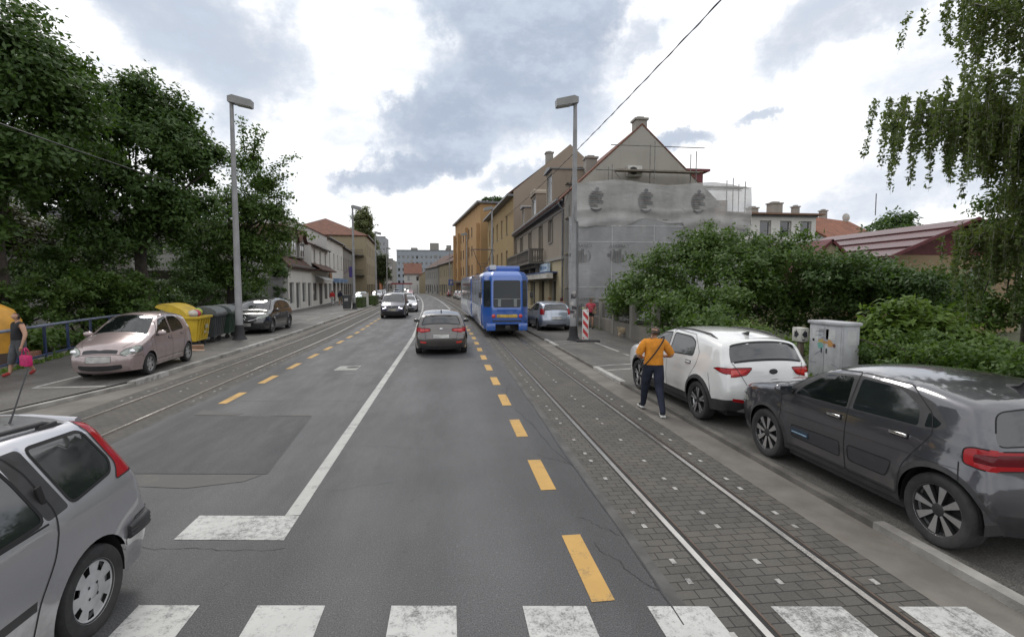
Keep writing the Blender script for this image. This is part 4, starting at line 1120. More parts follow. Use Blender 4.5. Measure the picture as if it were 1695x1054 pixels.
# ---- black people carrier parked on the left
SN = dict(W=1.86, yf=1.36, yr=-1.36, R=.345, step=.07, grid=.075, sill=.22, tf=.16, tr=.09, bow=.11, crown=.05, gap=.045,
    prof=[(2.1, .22), (2.19, .45), (2.17, .68), (2.05, .85), (1.7, .99), (1.35, 1.07), (.75, 1.40), (.35, 1.56), (-.1, 1.635), (-.8, 1.63), (-1.5, 1.54), (-1.75, 1.47), (-1.95, 1.2), (-2.05, 1.02), (-2.1, .8), (-2.16, .6), (-2.14, .4), (-2.05, .26)],
    sect=[(.15, .93), (.33, .97), (.58, 1.0), (.85, .99), (1.02, .955), (1.12, .92), (1.62, .74)],
    rim=dict(n=10, rr=.76, w0=.025, w1=.04, face=0), tw=.2, mirror=(.95, 1.05), handles=[(.05, .93), (-.95, .96)],
    regions=[('front_door', 'paint', 'S', rd([(1.02, .3), (1.1, 1.0), (.6, 1.45), (-.1, 1.6), (-.1, .3)], .04), .008), ('rear_door', 'paint', 'S', rd([(-.1, .3), (-.1, 1.6), (-1.0, 1.57), (-1.25, 1.2), (-1.25, 1.0), (-1.0, .7), (-.95, .3)], .05), .008),
        ('window', 'glass', 'S', rd([(1.0, 1.05), (.5, 1.42), (-.05, 1.53), (-.05, 1.08)], .05), .024), ('window', 'glass', 'S', rd([(-.15, 1.085), (-.15, 1.535), (-.95, 1.52), (-1.0, 1.12)], .05), .024), ('window', 'glass', 'S', rd([(-1.08, 1.13), (-1.05, 1.51), (-1.45, 1.44, .1), (-1.6, 1.2)], .06), .024),
        ('headlight', 'lensdark', 'F', rd([(.45, .72), (.5, .8), (.7, .88), (.98, .93), (.98, .76), (.75, .7)], .03), .01), ('headlight', 'lens', 'S', rd([(2.2, .76), (1.8, .82), (1.68, .93), (2.2, .95)], .03), .01),
        ('grille', 'plastic', 'F', rd([(-.5, .6), (-.42, .76), (.42, .76), (.5, .6)], .05), .014), ('lower_intake', 'plastic', 'F', rd([(-.72, .28), (-.6, .48), (.6, .48), (.72, .28)], .06), .012),
        ('fog_lamp_trim', 'chrome', 'F', rd([(.68, .36), (.66, .42), (.86, .46), (.88, .41)], .015)),
        ('number_plate', 'plate', 'F', [(-.26, .42), (-.26, .53), (.26, .53), (.26, .42)], .006),
        ('windscreen', 'glass', 'F', rd([(-.76, 1.09), (-.6, 1.53), (.6, 1.53), (.76, 1.09)], .07), .03), ('rear_window', 'glass', 'R', rd([(-.6, 1.1), (-.5, 1.44), (.5, 1.44), (.6, 1.1)], .06), .02),
        ('tail_lamp', 'red', 'S', [(-1.75, .9), (-1.7, 1.05), (-2.3, 1.05), (-2.3, .88)], .01)],
    lines=[('F', [(.45, .85), (.6, .98), (.7, 1.05)], .008), ('S', [(1.95, .7), (1.75, .72)], .008)])
black = paint('black_paint', (0.012, 0.012, 0.014), 0.2, 0.2, 0.25)
c, s = car(SN, black, 'people_carrier', 'shiny black people carrier parked behind the left lamp post, facing the viewer', 'car', (-9.45, 27.05, Z_LEFT), R(180.5))
mb = MB()
for a, b in (((0, .08), (.05, 0)), ((.05, 0), (0, -.08)), ((0, -.08), (-.05, 0)), ((-.05, 0), (0, .08))): mb.tube([(a[0], 0, a[1]), (b[0], 0, b[1])], .014, 6)
e = mb.build('badge', CARM['chrome'], c, 40); e.location = s.strip([(0, float(s.sF(.70)))], .02)[0]
mb = MB(); q = [s.strip([(l, float(s.sF(.60 + .1 * (abs(l) / .5)**2)))], .008)[0] for l in np.linspace(-.62, .62, 13)]; mb.tube(q, .014, 6); mb.build('grille_trim', CARM['chrome'], c, 40)

# ---- dark van coming towards the viewer
VN = dict(W=1.83, yf=1.38, yr=-1.38, R=.325, step=.07, grid=.08, sill=.24, tf=.13, tr=.04, bow=.10, crown=.04,
    prof=[(2.15, .22), (2.24, .45), (2.22, .7), (2.1, .88), (1.75, 1.04), (1.45, 1.11), (.95, 1.5), (.62, 1.72), (.2, 1.80), (-.8, 1.82), (-1.7, 1.79), (-2.05, 1.74), (-2.15, 1.3), (-2.2, .9), (-2.24, .5), (-2.2, .28)],
    sect=[(.15, .93), (.35, .975), (.6, 1.0), (1.0, .985), (1.15, .955), (1.8, .82)],
    rim=dict(n=9, rr=.7), tw=.2, mirror=(1.0, 1.12), handles=[(.15, 1.0)],
    mats=dict(mirrorcap=CARM['plastic']),
    regions=[('front_door', 'paint', 'S', rd([(1.1, .3), (1.15, 1.05), (.75, 1.6), (.05, 1.72), (.05, .3)], .04), .009),
        ('window', 'glass', 'S', rd([(1.08, 1.12), (.7, 1.5), (.12, 1.6), (.12, 1.14)], .05), .024), ('window', 'glass', 'S', rd([(.0, 1.14), (.0, 1.61), (-.95, 1.62), (-.95, 1.16)], .05), .024), ('window', 'glass', 'S', rd([(-1.08, 1.16), (-1.08, 1.62), (-1.9, 1.6), (-1.95, 1.18)], .05), .024),
        ('headlight', 'lensdark', 'F', rd([(.42, .72), (.46, .84), (.98, .90), (.98, .74), (.7, .69)], .03), .012), ('headlight', 'lensdark', 'S', rd([(2.3, .72), (1.9, .8), (1.85, .9), (2.3, .92)], .03), .012),
        ('daylight_lamp', 'led', 'F', rd([(.44, .705), (.47, .82), (.53, .82), (.54, .755), (.80, .76), (.86, .83), (.9, .83), (.86, .71), (.6, .69)], .015)),
        ('grille', 'plastic', 'F', rd([(-.4, .73), (-.4, .83), (.4, .83), (.4, .73)], .02)), ('lower_intake', 'plastic', 'F', rd([(-.72, .26), (-.72, .52), (.72, .52), (.72, .26)], .06)),
        ('number_plate', 'plateb', 'F', [(-.26, .56), (-.26, .67), (.26, .67), (.26, .56)], .006),
        ('windscreen', 'glass', 'F', rd([(-.78, 1.14), (-.64, 1.69), (.64, 1.69), (.78, 1.14)], .07), .03)],
    lines=[('F', [(-.72, .70), (.72, .70)], .008), ('F', [(.72, .9), (.76, 1.05)], .008)])
VN['mats']['plateb'] = mat('number_plate_buff', (.3, .27, .2), .5, var=.3)
c, s = car(VN, paint('dark_violet_grey_paint', (.045, .042, .065), .5, .28, .2), 'passenger_van', 'dark violet grey van with bright headlamps coming towards the viewer', 'van', (-4.1, 39.6, 0), R(181))
mb = MB(); mb.lathe([(.075, .0), (.085, .012), (.095, .0)], axis='y', n=20); mb.tube([(-.05, .004, .05), (-.02, .004, -.05), (0, .004, .0), (.02, .004, -.05), (.05, .004, .05)], .008, 5)
e = mb.build('badge', CARM['chrome'], c, 40); e.location = s.strip([(0, float(s.sF(.79)))], .005)[0]

# ---- far cars: one small model, copied with its parts, its own paint on each
LO = hatch(1.76, 1.47, .97, hi=False, step=.13, grid=.16); add_rear(LO); add_front(LO)
LO['regions'] = [(r[0], r[1], r[2], r[3]) for r in LO['regions'] if r[0] not in ('lamp_glow_bar', 'rear_reflector')]
FARP = dict(silver=paint('far_silver', (.38, .39, .41), .6), white=paint('far_white', (.6, .6, .6)), red=paint('far_red', (.33, .02, .02), .1), black=paint('far_black', (.015, .015, .017), .1),
            blue=paint('far_dark_blue', (.03, .05, .11), .4), grey=paint('far_grey', (.12, .125, .13), .5), light=paint('far_light_blue', (.3, .38, .44), .5), dgreen=paint('far_dark_green', (.03, .05, .045), .4))
proto, _ = car(LO, FARP['silver'], 'compact_car', 'x', 'car')
first = [True]
def far(x, y, rz, k, label, group, z=0.0):
    o = proto if first[0] else copy_tree(proto)
    first[0] = False
    o.location = (x + cv(y), y, z); slope = math.degrees(math.atan((cv(y + 2) - cv(y - 2)) / 4)); o.rotation_euler = (0, 0, R(rz - slope))
    o['label'] = label; o['group'] = group
    for ch in o.children:
        if ch.name.startswith(('body', 'rear_bumper')):
            ch.material_slots[0].link = 'OBJECT'; ch.material_slots[0].material = FARP[k]
    return o
gp = 'cars driving on the far road'
far(-3.6, 68, 180, 'silver', 'silver car third in the oncoming line, behind the white silver hatchback', gp)
far(-3.3, 128, 180, 'red', 'red car coming from the far end of the road', gp)
far(-6.5, 150, 180, 'blue', 'small dark blue car at the far end of the street', gp)
far(-2.6, 175, 180, 'white', 'tiny white car far along the street behind the red car', gp)
gp = 'cars parked on the far left pavement'
far(-9.9, 70, 180, 'light', 'pale blue car parked behind the hedge boxes by the second lamp post', gp, .1)
far(-8.9, 86, 180, 'silver', 'silver car parked beside the bending person', gp, .1)
far(-9.2, 98, 180, 'grey', 'grey car parked just past the silver one on the far left', gp, .1)
far(-9.4, 110, 180, 'white', 'white car parked far left before the trees', gp, .1)
far(-9.6, 124, 180, 'black', 'black car parked far left near the end of the trees', gp, .1)
gp = 'cars parked in a row on the far right'
for i, (y, k, lb) in enumerate(((86, 'white', 'white car at the near end of the far right parked row'), (93, 'silver', 'silver car second in the far right parked row'), (110, 'red', 'red car parked alone before the blue sign on the far right'),
        (122, 'dgreen', 'dark green car parked past the red one on the far right'), (130, 'black', 'black car between dark green and grey ones in the far row'), (138, 'grey', 'grey car in the middle of the far parked row'), (146, 'silver', 'silver car past the grey one in the far parked row'),
        (154, 'blue', 'dark blue car past the silver one in the far row'), (163, 'white', 'white car near the far end of the parked row'), (172, 'black', 'black car almost last in the far parked row'), (182, 'silver', 'silver car last in the parked row by the red roofed house'))):
    far(5.2, y, 0, k, lb, gp, .06)
# ------------------------------------------------------------------ tram
M['tblue'] = paint('tram_blue', (.014, .105, .44), 0.0, .35, .15)
M['tpale'] = paint('tram_pale_blue', (.30, .38, .52), 0.0, .4, .25)
M['tdark'] = mat('tram_bellows', (.02, .028, .05), .8)
M['tyellow'] = mat('fleet_plate', (.5, .33, .06), .6, var=.35, scale=6)
TB, TP, GL, PL = M['tblue'], M['tpale'], glass_mat('tram_glass', (.02, .025, .028), .06, .28), CARM['plastic']
tram = thing('tram', 'blue articulated tram seen from behind on the right hand track', 'tram', (2.66, 22.75, 0), R(.6))
def tram_section(root, L, rear, name):
    """one car body: rings of its plan outline stacked by height; the rear end tapers and leans in"""
    lv = [(.36, .10, .93), (.62, .03, .985), (.95, 0, 1.0), (1.42, .02, 1.0), (2.62, .07, .985), (2.86, .14, .96), (3.02, .40, .86), (3.08, .7, .6)]
    rings = []
    for z, ya, k in lv:
        w = 1.1 * k
        if rear: r = [(-w, L), (-w, 1.0), (-w * .98, .72 + ya * .5), (-.70 * k, ya), (.70 * k, ya), (w * .98, .72 + ya * .5), (w, 1.0), (w, L)]
        else: r = [(-w, L - .5 - ya), (-w, 1.0), (-w, .6), (-w, 0), (w, 0), (w, .6), (w, 1.0), (w, L - .5 - ya)]
        rings.append([(x, y, z) for x, y in r])
    n = 8
    def P(i, x0, t):      # point on segment i at height z
        z = x0; j = max(k for k in range(len(lv)) if lv[k][0] <= z + 1e-6); j = min(j, len(lv) - 2)
        f = (z - lv[j][0]) / (lv[j + 1][0] - lv[j][0])
        a = Vector(rings[j][i]).lerp(Vector(rings[j + 1][i]), f); b = Vector(rings[j][(i + 1) % n]).lerp(Vector(rings[j + 1][(i + 1) % n]), f)
        return a.lerp(b, t)
    mb = MB(); vs = [p for r in rings for p in r]; fs, mi = [], []
    for j in range(len(lv) - 1):
        for i in range(n):
            if rear and i == 3 and j == 0: continue
            mb.add([rings[j][i], rings[j][(i + 1) % n], rings[j + 1][(i + 1) % n], rings[j + 1][i]], [(0, 1, 2, 3)], 1 if (i in (0, 6) and 0 < j < 5) else 0)
    mb.add(rings[-1], [tuple(range(n))], 0)
    b = mb.build('car_body', [TB, TP], root)
    bm = bmesh.new(); bm.from_mesh(b.data); bmesh.ops.remove_doubles(bm, verts=bm.verts[:], dist=.002)
    bmesh.ops.recalc_face_normals(bm, faces=bm.faces[:])
    e = [q for q in bm.edges if q.calc_face_angle(0) > R(12)]
    bmesh.ops.bevel(bm, geom=e, offset=.05, segments=3, affect='EDGES', profile=.5)
    for f in bm.faces: f.smooth = True
    bm.to_mesh(b.data); bm.free(); b.data.set_sharp_from_angle(angle=R(40))
    def pane(i, t0, t1, z0, z1, nm='window', m=GL, off=.012, seal=.03):
        q = [P(i, z0, t0), P(i, z0, t1), P(i, z1, t1), P(i, z1, t0)]
        nn = (q[1] - q[0]).cross(q[3] - q[0]).normalized(); c = sum(q, Vector()) / 4
        if nn.dot(c - Vector((0, L / 2, 1.8))) < 0: nn = -nn
        mb = MB(); u = (q[1] - q[0]).normalized(); v = (q[3] - q[0]).normalized()
        k = [p + nn * off for p in rounded3(q, u, v, .09)]
        mb.add(k, [tuple(range(len(k)))], 0)
        if seal:
            k2 = [p + nn * (off - .004) + ((p - c) - nn * (p - c).dot(nn)).normalized() * seal * 1.2 for p in rounded3(q, u, v, .09)]
            mb.add(k2, [tuple(range(len(k2)))], 1)
        return mb.build(nm, [m, PL], root)
    return P, pane
def rounded3(q, u, v, r):
    out = []
    for i in range(4):
        p = q[i]; a = (q[i - 1] - p); b = (q[(i + 1) % 4] - p); k = min(r, a.length * .4, b.length * .4); a = p + a.normalized() * k; b = p + b.normalized() * k
        for j in range(5):
            t = j / 4; out.append(a * (1 - t)**2 + p * 2 * t * (1 - t) + b * t * t)
    return out
P, pane = tram_section(tram, 9.2, True, 'rear')
pane(3, .07, .93, 1.42, 2.60, 'rear_window')
pane(2, .16, .86, 1.44, 2.60, 'window'); pane(4, .14, .84, 1.44, 2.60, 'window')
for i in (0, 6):
    f = (lambda t: 1 - t) if i == 0 else (lambda t: t)
    ys = [(1.12, 1.75)] + [(2.05 + 1.32 * k, 3.2 + 1.32 * k) for k in range(5)]
    for y0, y1 in ys: pane(i, f((y0 - 1.0) / 8.2), f((y1 - 1.0) / 8.2), 1.45, 2.55)
    mb = MB(); x = 1.112 * (-1 if i == 0 else 1)
    mb.box((x, 1.42, 1.0), (.02, .84, 1.05)); mb.box((x, 1.42, 2.68), (.02, .84, .25)); mb.build('side_panel', TB, tram)
    mb = MB()
    for y in (1.95, 3.26, 4.58, 5.9, 7.22): mb.box((x, y, 2.0), (.022, .05, 1.3))
    mb.box((x, 5.3, 2.80), (.03, 7.8, .05)); mb.build('window_post', TP if True else TB, tram)
for sx in (-1, 1):
    mb = MB(); mb.lathe([(0, -.03), (.075, -.022), (.09, .0), (.09, .04)], (sx * .62, -.012, 1.0), 'y', 16); mb.build('tail_lamp', CARM['redhi'], tram, 40)
    mb = MB(); mb.cbox((sx * .74, .06, .50), (.42, .18, .34), .04); mb.build('rear_skirt', TB, tram, 40)
    mb = MB(); mb.tube([(sx * .95, .5, 2.2), (sx * 1.2, .42, 2.2), (sx * 1.2, .42, 2.05)], .014, 6); mb.cbox((sx * 1.2, .42, 1.95), (.14, .05, .26), .02); mb.build('rear_mirror', PL, tram, 40)
mb = MB(); mb.cbox((0, -.012, 1.0), (.95, .03, .15), .01); mb.build('fleet_plate', M['tyellow'], tram, 40)
mb = MB(); mb.cbox((0, -.01, 1.30), (.9, .04, .16), .02); mb.build('rear_ledge', TB, tram, 40)
mb = MB(); mb.box((0, .012, 1.78), (1.2, .012, .03)); mb.box((-.35, .0, 1.6), (.14, .012, .34)); mb.box((.38, .0, 1.6), (.14, .012, .34)); mb.build('inner_rail', mat('pale_grey_rail', (.2, .21, .21), .6), tram)
mb = MB(); mb.cbox((0, .02, .78), (1.36, .1, .06), .02); mb.tube([(0, .3, .5), (0, -.16, .5)], .05, 8); mb.cbox((0, -.18, .5), (.22, .1, .16), .02); mb.build('coupler', PL, tram, 40)
mb = MB(); mb.box((0, 4.8, .48), (1.75, 8.6, .4)); mb.build('underframe', CARM['rimdark'], tram)
for y in (2.0, 3.7, 7.2):
    mb = MB()
    for sx in (-1, 1): mb.lathe([(0, .05 * sx), (.30, .05 * sx), (.33, 0), (.33, -.06 * sx), (0, -.06 * sx)], (sx * .52, y, .335), 'x', 20)
    mb.tube([(-.5, y, .335), (.5, y, .335)], .06, 8); mb.build('wheelset', CARM['rimdark'], tram, 40)
mb = MB(); mb.cbox((0, 2.2, 3.2), (1.5, 2.4, .24), .07); mb.build('roof_unit', TB, tram, 45)
mb = MB(); mb.cbox((-.55, .96, 3.24), (.3, .1, .22), .03); mb.build('roof_unit_vent', mat('pale_vent', (.5, .52, .54), .5), tram, 40)
mb = MB(); mb.cbox((0, 6.0, 3.16), (1.1, 2.2, .16), .05); mb.build('roof_box', M['tdark'], tram, 45)
mb = MB(); mb.box((0, 9.5, 1.7), (1.9, .8, 2.5)); [mb.box((0, 9.2 + .13 * k, 1.7), (2.08, .05, 2.55)) for k in range(6)]; mb.build('bellows', M['tdark'], tram)
front = thing('front_car', None, None, (-.0, 9.85, 0), R(2.2)); front.parent = tram
P, pane = tram_section(front, 9.4, False, 'front')
for i in (0, 6):
    y1m = 9.4 - .52 - 1.0
    for k in range(5):
        y0, y1 = .4 + 1.4 * k, 1.6 + 1.4 * k
        q = (lambda y: (1 - (y - 1.0) / y1m)) if i == 0 else (lambda y: (y - 1.0) / y1m)
        pane(i, q(y0), q(y1), 1.45, 2.55)
mb = MB(); mb.box((0, 4.5, .48), (1.75, 8.2, .4)); mb.build('underframe', CARM['rimdark'], front)
for y in (2.0, 5.6, 7.3):
    mb = MB()
    for sx in (-1, 1): mb.lathe([(0, .05 * sx), (.30, .05 * sx), (.33, 0), (.33, -.06 * sx), (0, -.06 * sx)], (sx * .52, y, .335), 'x', 20)
    mb.build('wheelset', CARM['rimdark'], front, 40)
mb = MB(); b = (0, 2.9, 3.1)
mb.box((0, 2.9, 3.16), (.9, .8, .14))
for sx in (-1, 1):
    mb.tube([(sx * .12, 2.9, 3.2), (sx * .16, 2.9, 3.75), (sx * .34, 2.9, 4.0), (sx * .66, 2.9, 4.9)], .022, 6)
mb.tube([(-.16, 2.9, 3.75), (.16, 2.9, 3.75)], .02, 6); mb.tube([(-.3, 2.9, 3.93), (.3, 2.9, 3.93)], .015, 6)
mb.tube([(-.85, 2.9, 4.84), (-.7, 2.9, 4.93), (.7, 2.9, 4.93), (.85, 2.9, 4.84)], .026, 6); mb.tube([(-.7, 2.75, 4.9), (.7, 2.75, 4.9)], .018, 6)
mb.build('pantograph', mat('pantograph_steel', (.06, .06, .065), .5, .5), front, 50)
# ------------------------------------------------------------------ buildings
M['winframe_w'] = mat('white_window_frame', (.5, .5, .48), .5, var=.15, dirt=.3)
M['winframe_b'] = mat('brown_window_frame', (.07, .045, .03), .5, var=.2)
M['pane'] = glass_mat('window_pane', (.02, .024, .027), .04, .8)
M['pane_l'] = glass_mat('curtained_pane', (.16, .165, .165), .06, .6)
M['shut'] = mat('roller_shutter', (.42, .4, .37), .7, var=.1)
M['stone'] = plaster('sill_stone', (.3, .28, .25), .5)
M['gutter_zinc'] = mat('zinc', (.16, .165, .17), .5, .4, .2)
M['tile_red'] = tile_mat('red_clay_tiles', (.19, .07, .04), (.13, .055, .035))
M['tile_brown'] = tile_mat('brown_clay_tiles', (.13, .065, .045), (.085, .05, .038))
M['tile_orange'] = tile_mat('orange_clay_tiles', (.28, .10, .05), (.2, .075, .04))
M['darkdoor'] = mat('dark_door', (.025, .024, .024), .5)

def bld(name, label, base, group=None, cat='building'):
    return thing(name, label, cat, (base[0], base[1], 0), 0, group)

class Wall:
    """a straight wall from p0 to p1 (outside is to the right of the way you walk) with real, recessed openings"""
    def __init__(s, root, mb, p0, p1, z0, z1, ops=(), mi=0, rev=.16, frame=None, hi=True, top=None):
        s.o = root.location; s.p0 = Vector((p0[0], p0[1], 0)); s.d = Vector((p1[0] - p0[0], p1[1] - p0[1], 0)); s.L = s.d.length; s.d.normalize()
        s.n = Vector((s.d.y, -s.d.x, 0)); s.root = root
        xs = sorted({0.0, s.L} | {a for o in ops for a in o[:2]}); zs = sorted({z0, z1} | {a for o in ops for a in o[2:4]})
        for i in range(len(xs) - 1):
            for j in range(len(zs) - 1):
                cx, cz = (xs[i] + xs[i + 1]) / 2, (zs[j] + zs[j + 1]) / 2
                if any(o[0] < cx < o[1] and o[2] < cz < o[3] for o in ops): continue
                mb.add([s.P(xs[i], zs[j]), s.P(xs[i + 1], zs[j]), s.P(xs[i + 1], zs[j + 1]), s.P(xs[i], zs[j + 1])], [(0, 1, 2, 3)], mi)
        for o in ops:
            a, b, c, d = o[:4]
            for q in ((a, c, b, c), (b, c, b, d), (b, d, a, d), (a, d, a, c)):
                mb.add([s.P(q[0], q[1]), s.P(q[2], q[3]), s.P(q[2], q[3], -rev), s.P(q[0], q[1], -rev)], [(0, 1, 2, 3)], mi)
            s.window(o, rev, frame, hi)
    def P(s, a, z, off=0.0):
        return s.p0 + s.d * a + s.n * off + Vector((0, 0, z)) - Vector((s.o.x, s.o.y, 0))
    def bar(s, mb, a0, a1, z0, z1, d0, d1, mi=0):
        vs = [s.P(a, z, d) for d in (d0, d1) for a, z in ((a0, z0), (a1, z0), (a1, z1), (a0, z1))]
        mb.add(vs, [(0, 1, 2, 3), (7, 6, 5, 4), (0, 4, 5, 1), (1, 5, 6, 2), (2, 6, 7, 3), (3, 7, 4, 0)], mi)
    def window(s, o, rev, frame, hi):
        a, b, c, d = o[:4]; kind = o[4] if len(o) > 4 else 'w'
        fm = frame or M['winframe_w']; r = -rev + .0
        nm = 'door' if kind in ('door', 'ddoor') else 'window'
        mb = MB(); f = .06 if hi else .09; e = .003
        s.bar(mb, a + e, b - e, c + e, c + f, r, r + .05); s.bar(mb, a + e, b - e, d - f, d - e, r, r + .05)
        s.bar(mb, a + e, a + f, c + f, d - f, r, r + .05); s.bar(mb, b - f, b - e, c + f, d - f, r, r + .05)
        if kind in ('w', 'c') and hi:
            m = (a + b) / 2; s.bar(mb, m - .035, m + .035, c + f, d - f, r, r + .045)
            if d - c > 1.4: s.bar(mb, a + f, b - f, c + (d - c) * .68, c + (d - c) * .68 + .05, r, r + .043)
        if kind == 'shop' and hi and b - a > 1.6:
            m = (a + b) / 2; s.bar(mb, m - .03, m + .03, c + f, d - f, r, r + .045)
        w = mb.build(nm, fm if kind not in ('door', 'ddoor') else M['winframe_b'], s.root)
        mb = MB(); mb.add([s.P(a, c, r + .015), s.P(b, c, r + .015), s.P(b, d, r + .015), s.P(a, d, r + .015)], [(0, 1, 2, 3)])
        pm = M['pane']
        if kind == 'c': pm = M['pane_l']
        if kind == 'ddoor': pm = M['darkdoor']
        mb.build('pane', pm, w)
        if kind == 's':
            mb = MB(); h = d - (d - c) * random.choice((.35, .6, 1.0)); s.bar(mb, a + .01, b - .01, h, d - .01, r + .052, r + .07); mb.build('shutter', M['shut'], w)
        if kind in ('w', 'c', 's') and hi:
            mb = MB(); s.bar(mb, a - .06, b + .06, c - .07, c - .002, -.02, .07); mb.build('sill', M['stone'], w)

def loc(root, pts): return [Vector(p) - Vector((root.location.x, root.location.y, 0)) for p in pts]
def slab(mb, root, pts, t=.14, mi=0):
    """a sloping slab (roof plane) of real thickness"""
    q = loc(root, pts); n = (q[1] - q[0]).cross(q[-1] - q[0]).normalized()
    if n.z < 0: n = -n
    k = len(q); lo = [p - n * t for p in q]
    mb.add(q + lo, [tuple(range(k)), tuple(range(k, 2 * k))[::-1]] + [(i, (i + 1) % k, k + (i + 1) % k, k + i) for i in range(k)], mi)
def chimney(root, x, y, z0, z1, w=.7, d=.7, m=None):
    o = root.location; mb = MB(); mb.box((x - o.x, y - o.y, (z0 + z1) / 2), (w, d, z1 - z0)); mb.box((x - o.x, y - o.y, z1 + .05), (w + .16, d + .16, .12))
    mb.box((x - o.x, y - o.y, z1 + .16), (w * .6, d * .6, .14)); return mb.build('chimney', m or M['stone'], root)

# ---- R1: house with the scaffolded gable, street front on X = 7
M['pl_grey'] = plaster('grey_brown_plaster', (.29, .25, .20), .5); M['pl_cream'] = plaster('cream_plaster', (.40, .34, .22), .3); M['pl_gable'] = plaster('gable_plaster', (.36, .34, .305), .35)
A, B = (7.0, 30.0), (6.9, 50.6)
h1 = bld('gabled_house', 'grey plastered house with three dormers, stone balcony and a bare gable being renovated', A)
mb = MB()
LL = math.hypot(B[0] - A[0], B[1] - A[1])
fy = lambda y: B[1] - y       # distance along the front, walking towards the viewer
ops = [(fy(34.6), fy(33.4), 5.35, 6.85, 'w'), (fy(38.2), fy(37.0), 4.35, 6.85, 'c'), (fy(43.1), fy(41.9), 4.35, 6.85, 'c'), (fy(47.9), fy(46.7), 4.35, 6.85, 'w')]
Wall(h1, mb, B, A, 4.1, 7.75, ops, 0, .22)
W2 = Wall(h1, mb, B, A, 0, 4.1, [(fy(34.4), fy(32.2), .75, 2.75, 'shop'), (fy(38.3), fy(36.2), .1, 2.75, 'door'), (fy(42.2), fy(40.0), .75, 2.75, 'shop'), (fy(46.6), fy(44.4), .75, 2.75, 'shop')], 1, .3)
M['surround'] = plaster('surround', (.19, .165, .135), .4)
# gable and rear
o = h1.location; gx = [7.0, 11.8, 16.6]; g0 = loc(h1, [(7.0, 30, 0), (16.6, 30, 0), (16.6, 30, 7.75), (11.8, 30, 12.15), (7.0, 30, 7.75)])
mb.add(g0, [(0, 1, 2, 3, 4)], 2); g1 = loc(h1, [(16.6, 30, 0), (16.6, 50.6, 0), (16.6, 50.6, 7.75), (16.6, 30, 7.75)]); mb.add(g1, [(0, 1, 2, 3)], 2)
mb.build('wall', [M['pl_grey'], M['pl_cream'], M['pl_gable']], h1)
mb = MB()
slab(mb, h1, [(6.45, 29.97, 7.38), (11.8, 29.97, 12.25), (11.8, 50.6, 12.25), (6.35, 50.6, 7.38)], .08); slab(mb, h1, [(17.15, 29.97, 7.38), (17.15, 50.6, 7.38), (11.8, 50.6, 12.25), (11.8, 29.97, 12.25)], .08)
rf = mb.build('roof', M['tile_red'], h1)
chimney(h1, 11.8, 30.45, 11.6, 12.5, .7, .7).parent = rf; chimney(h1, 9.6, 33.6, 9.6, 10.9, .75, .7).parent = rf; chimney(h1, 10.6, 40, 10.6, 11.8, .6, .6).parent = rf
mb = MB(); W2.bar(mb, 0, LL, 7.28, 7.5, .32, .46); W2.bar(mb, 0, LL, 7.5, 7.62, .1, .52); mb.build('eaves_gutter', M['gutter_zinc'], h1)
mb = MB(); W2.bar(mb, 0, LL, 4.02, 4.2, 0, .1); W2.bar(mb, 0, LL, 6.98, 7.1, 0, .06); mb.build('string_course', M['stone'], h1)
for op in ops:
    mb = MB(); a, b, c, d = op[:4]; W2.bar(mb, a - .16, a, c - .05, d + .12, 0, .05); W2.bar(mb, b, b + .16, c - .05, d + .12, 0, .05); W2.bar(mb, a, b, d, d + .12, 0, .05); mb.build('window_surround', M['surround'], h1)

# balcony: slab, brackets, balusters
bal = MB(); a0, a1 = fy(49.3), fy(36.0); W2.bar(bal, a0, a1, 3.98, 4.16, .1, 1.15); W2.bar(bal, a0 + .4, a1 - .4, 3.7, 3.98, 0, .7)
for k in range(5): W2.bar(bal, a0 + .5 + k * (a1 - a0 - 1.3) / 4, a0 + .8 + k * (a1 - a0 - 1.3) / 4, 3.3, 3.7, 0, .55)
W2.bar(bal, a0, a1, 4.95, 5.08, .97, 1.15); W2.bar(bal, a0, a0 + .16, 4.95, 5.08, .1, .97); W2.bar(bal, a1 - .16, a1, 4.95, 5.08, .1, .97)
for k in range(3):
    q = a0 + .02 + k * (a1 - a0 - .34) / 2; W2.bar(bal, q, q + .3, 4.16, 4.95, .93, 1.17)
bl = bal.build('balcony', plaster('weathered_stone', (.15, .135, .115), .7, (.05, .045, .04)), h1)
mb = MB(); n = 46
for k in range(n):
    if k % 23 == 0: continue
    c = W2.P(a0 + .15 + k * (a1 - a0 - .3) / n, 4.16, 1.05); mb.lathe([(.03, 0), (.06, .12), (.075, .26), (.035, .5), (.045, .62), (.06, .79)], c, 'z', 6)
for sd in (a0 + .08, a1 - .08):
    for k in range(5): mb.lathe([(.03, 0), (.06, .12), (.075, .26), (.035, .5), (.06, .79)], W2.P(sd, 4.16, .2 + .17 * k), 'z', 6)
b_ = mb.build('balustrade', bl.data.materials[0], bl, 50); b_['kind'] = 'stuff'
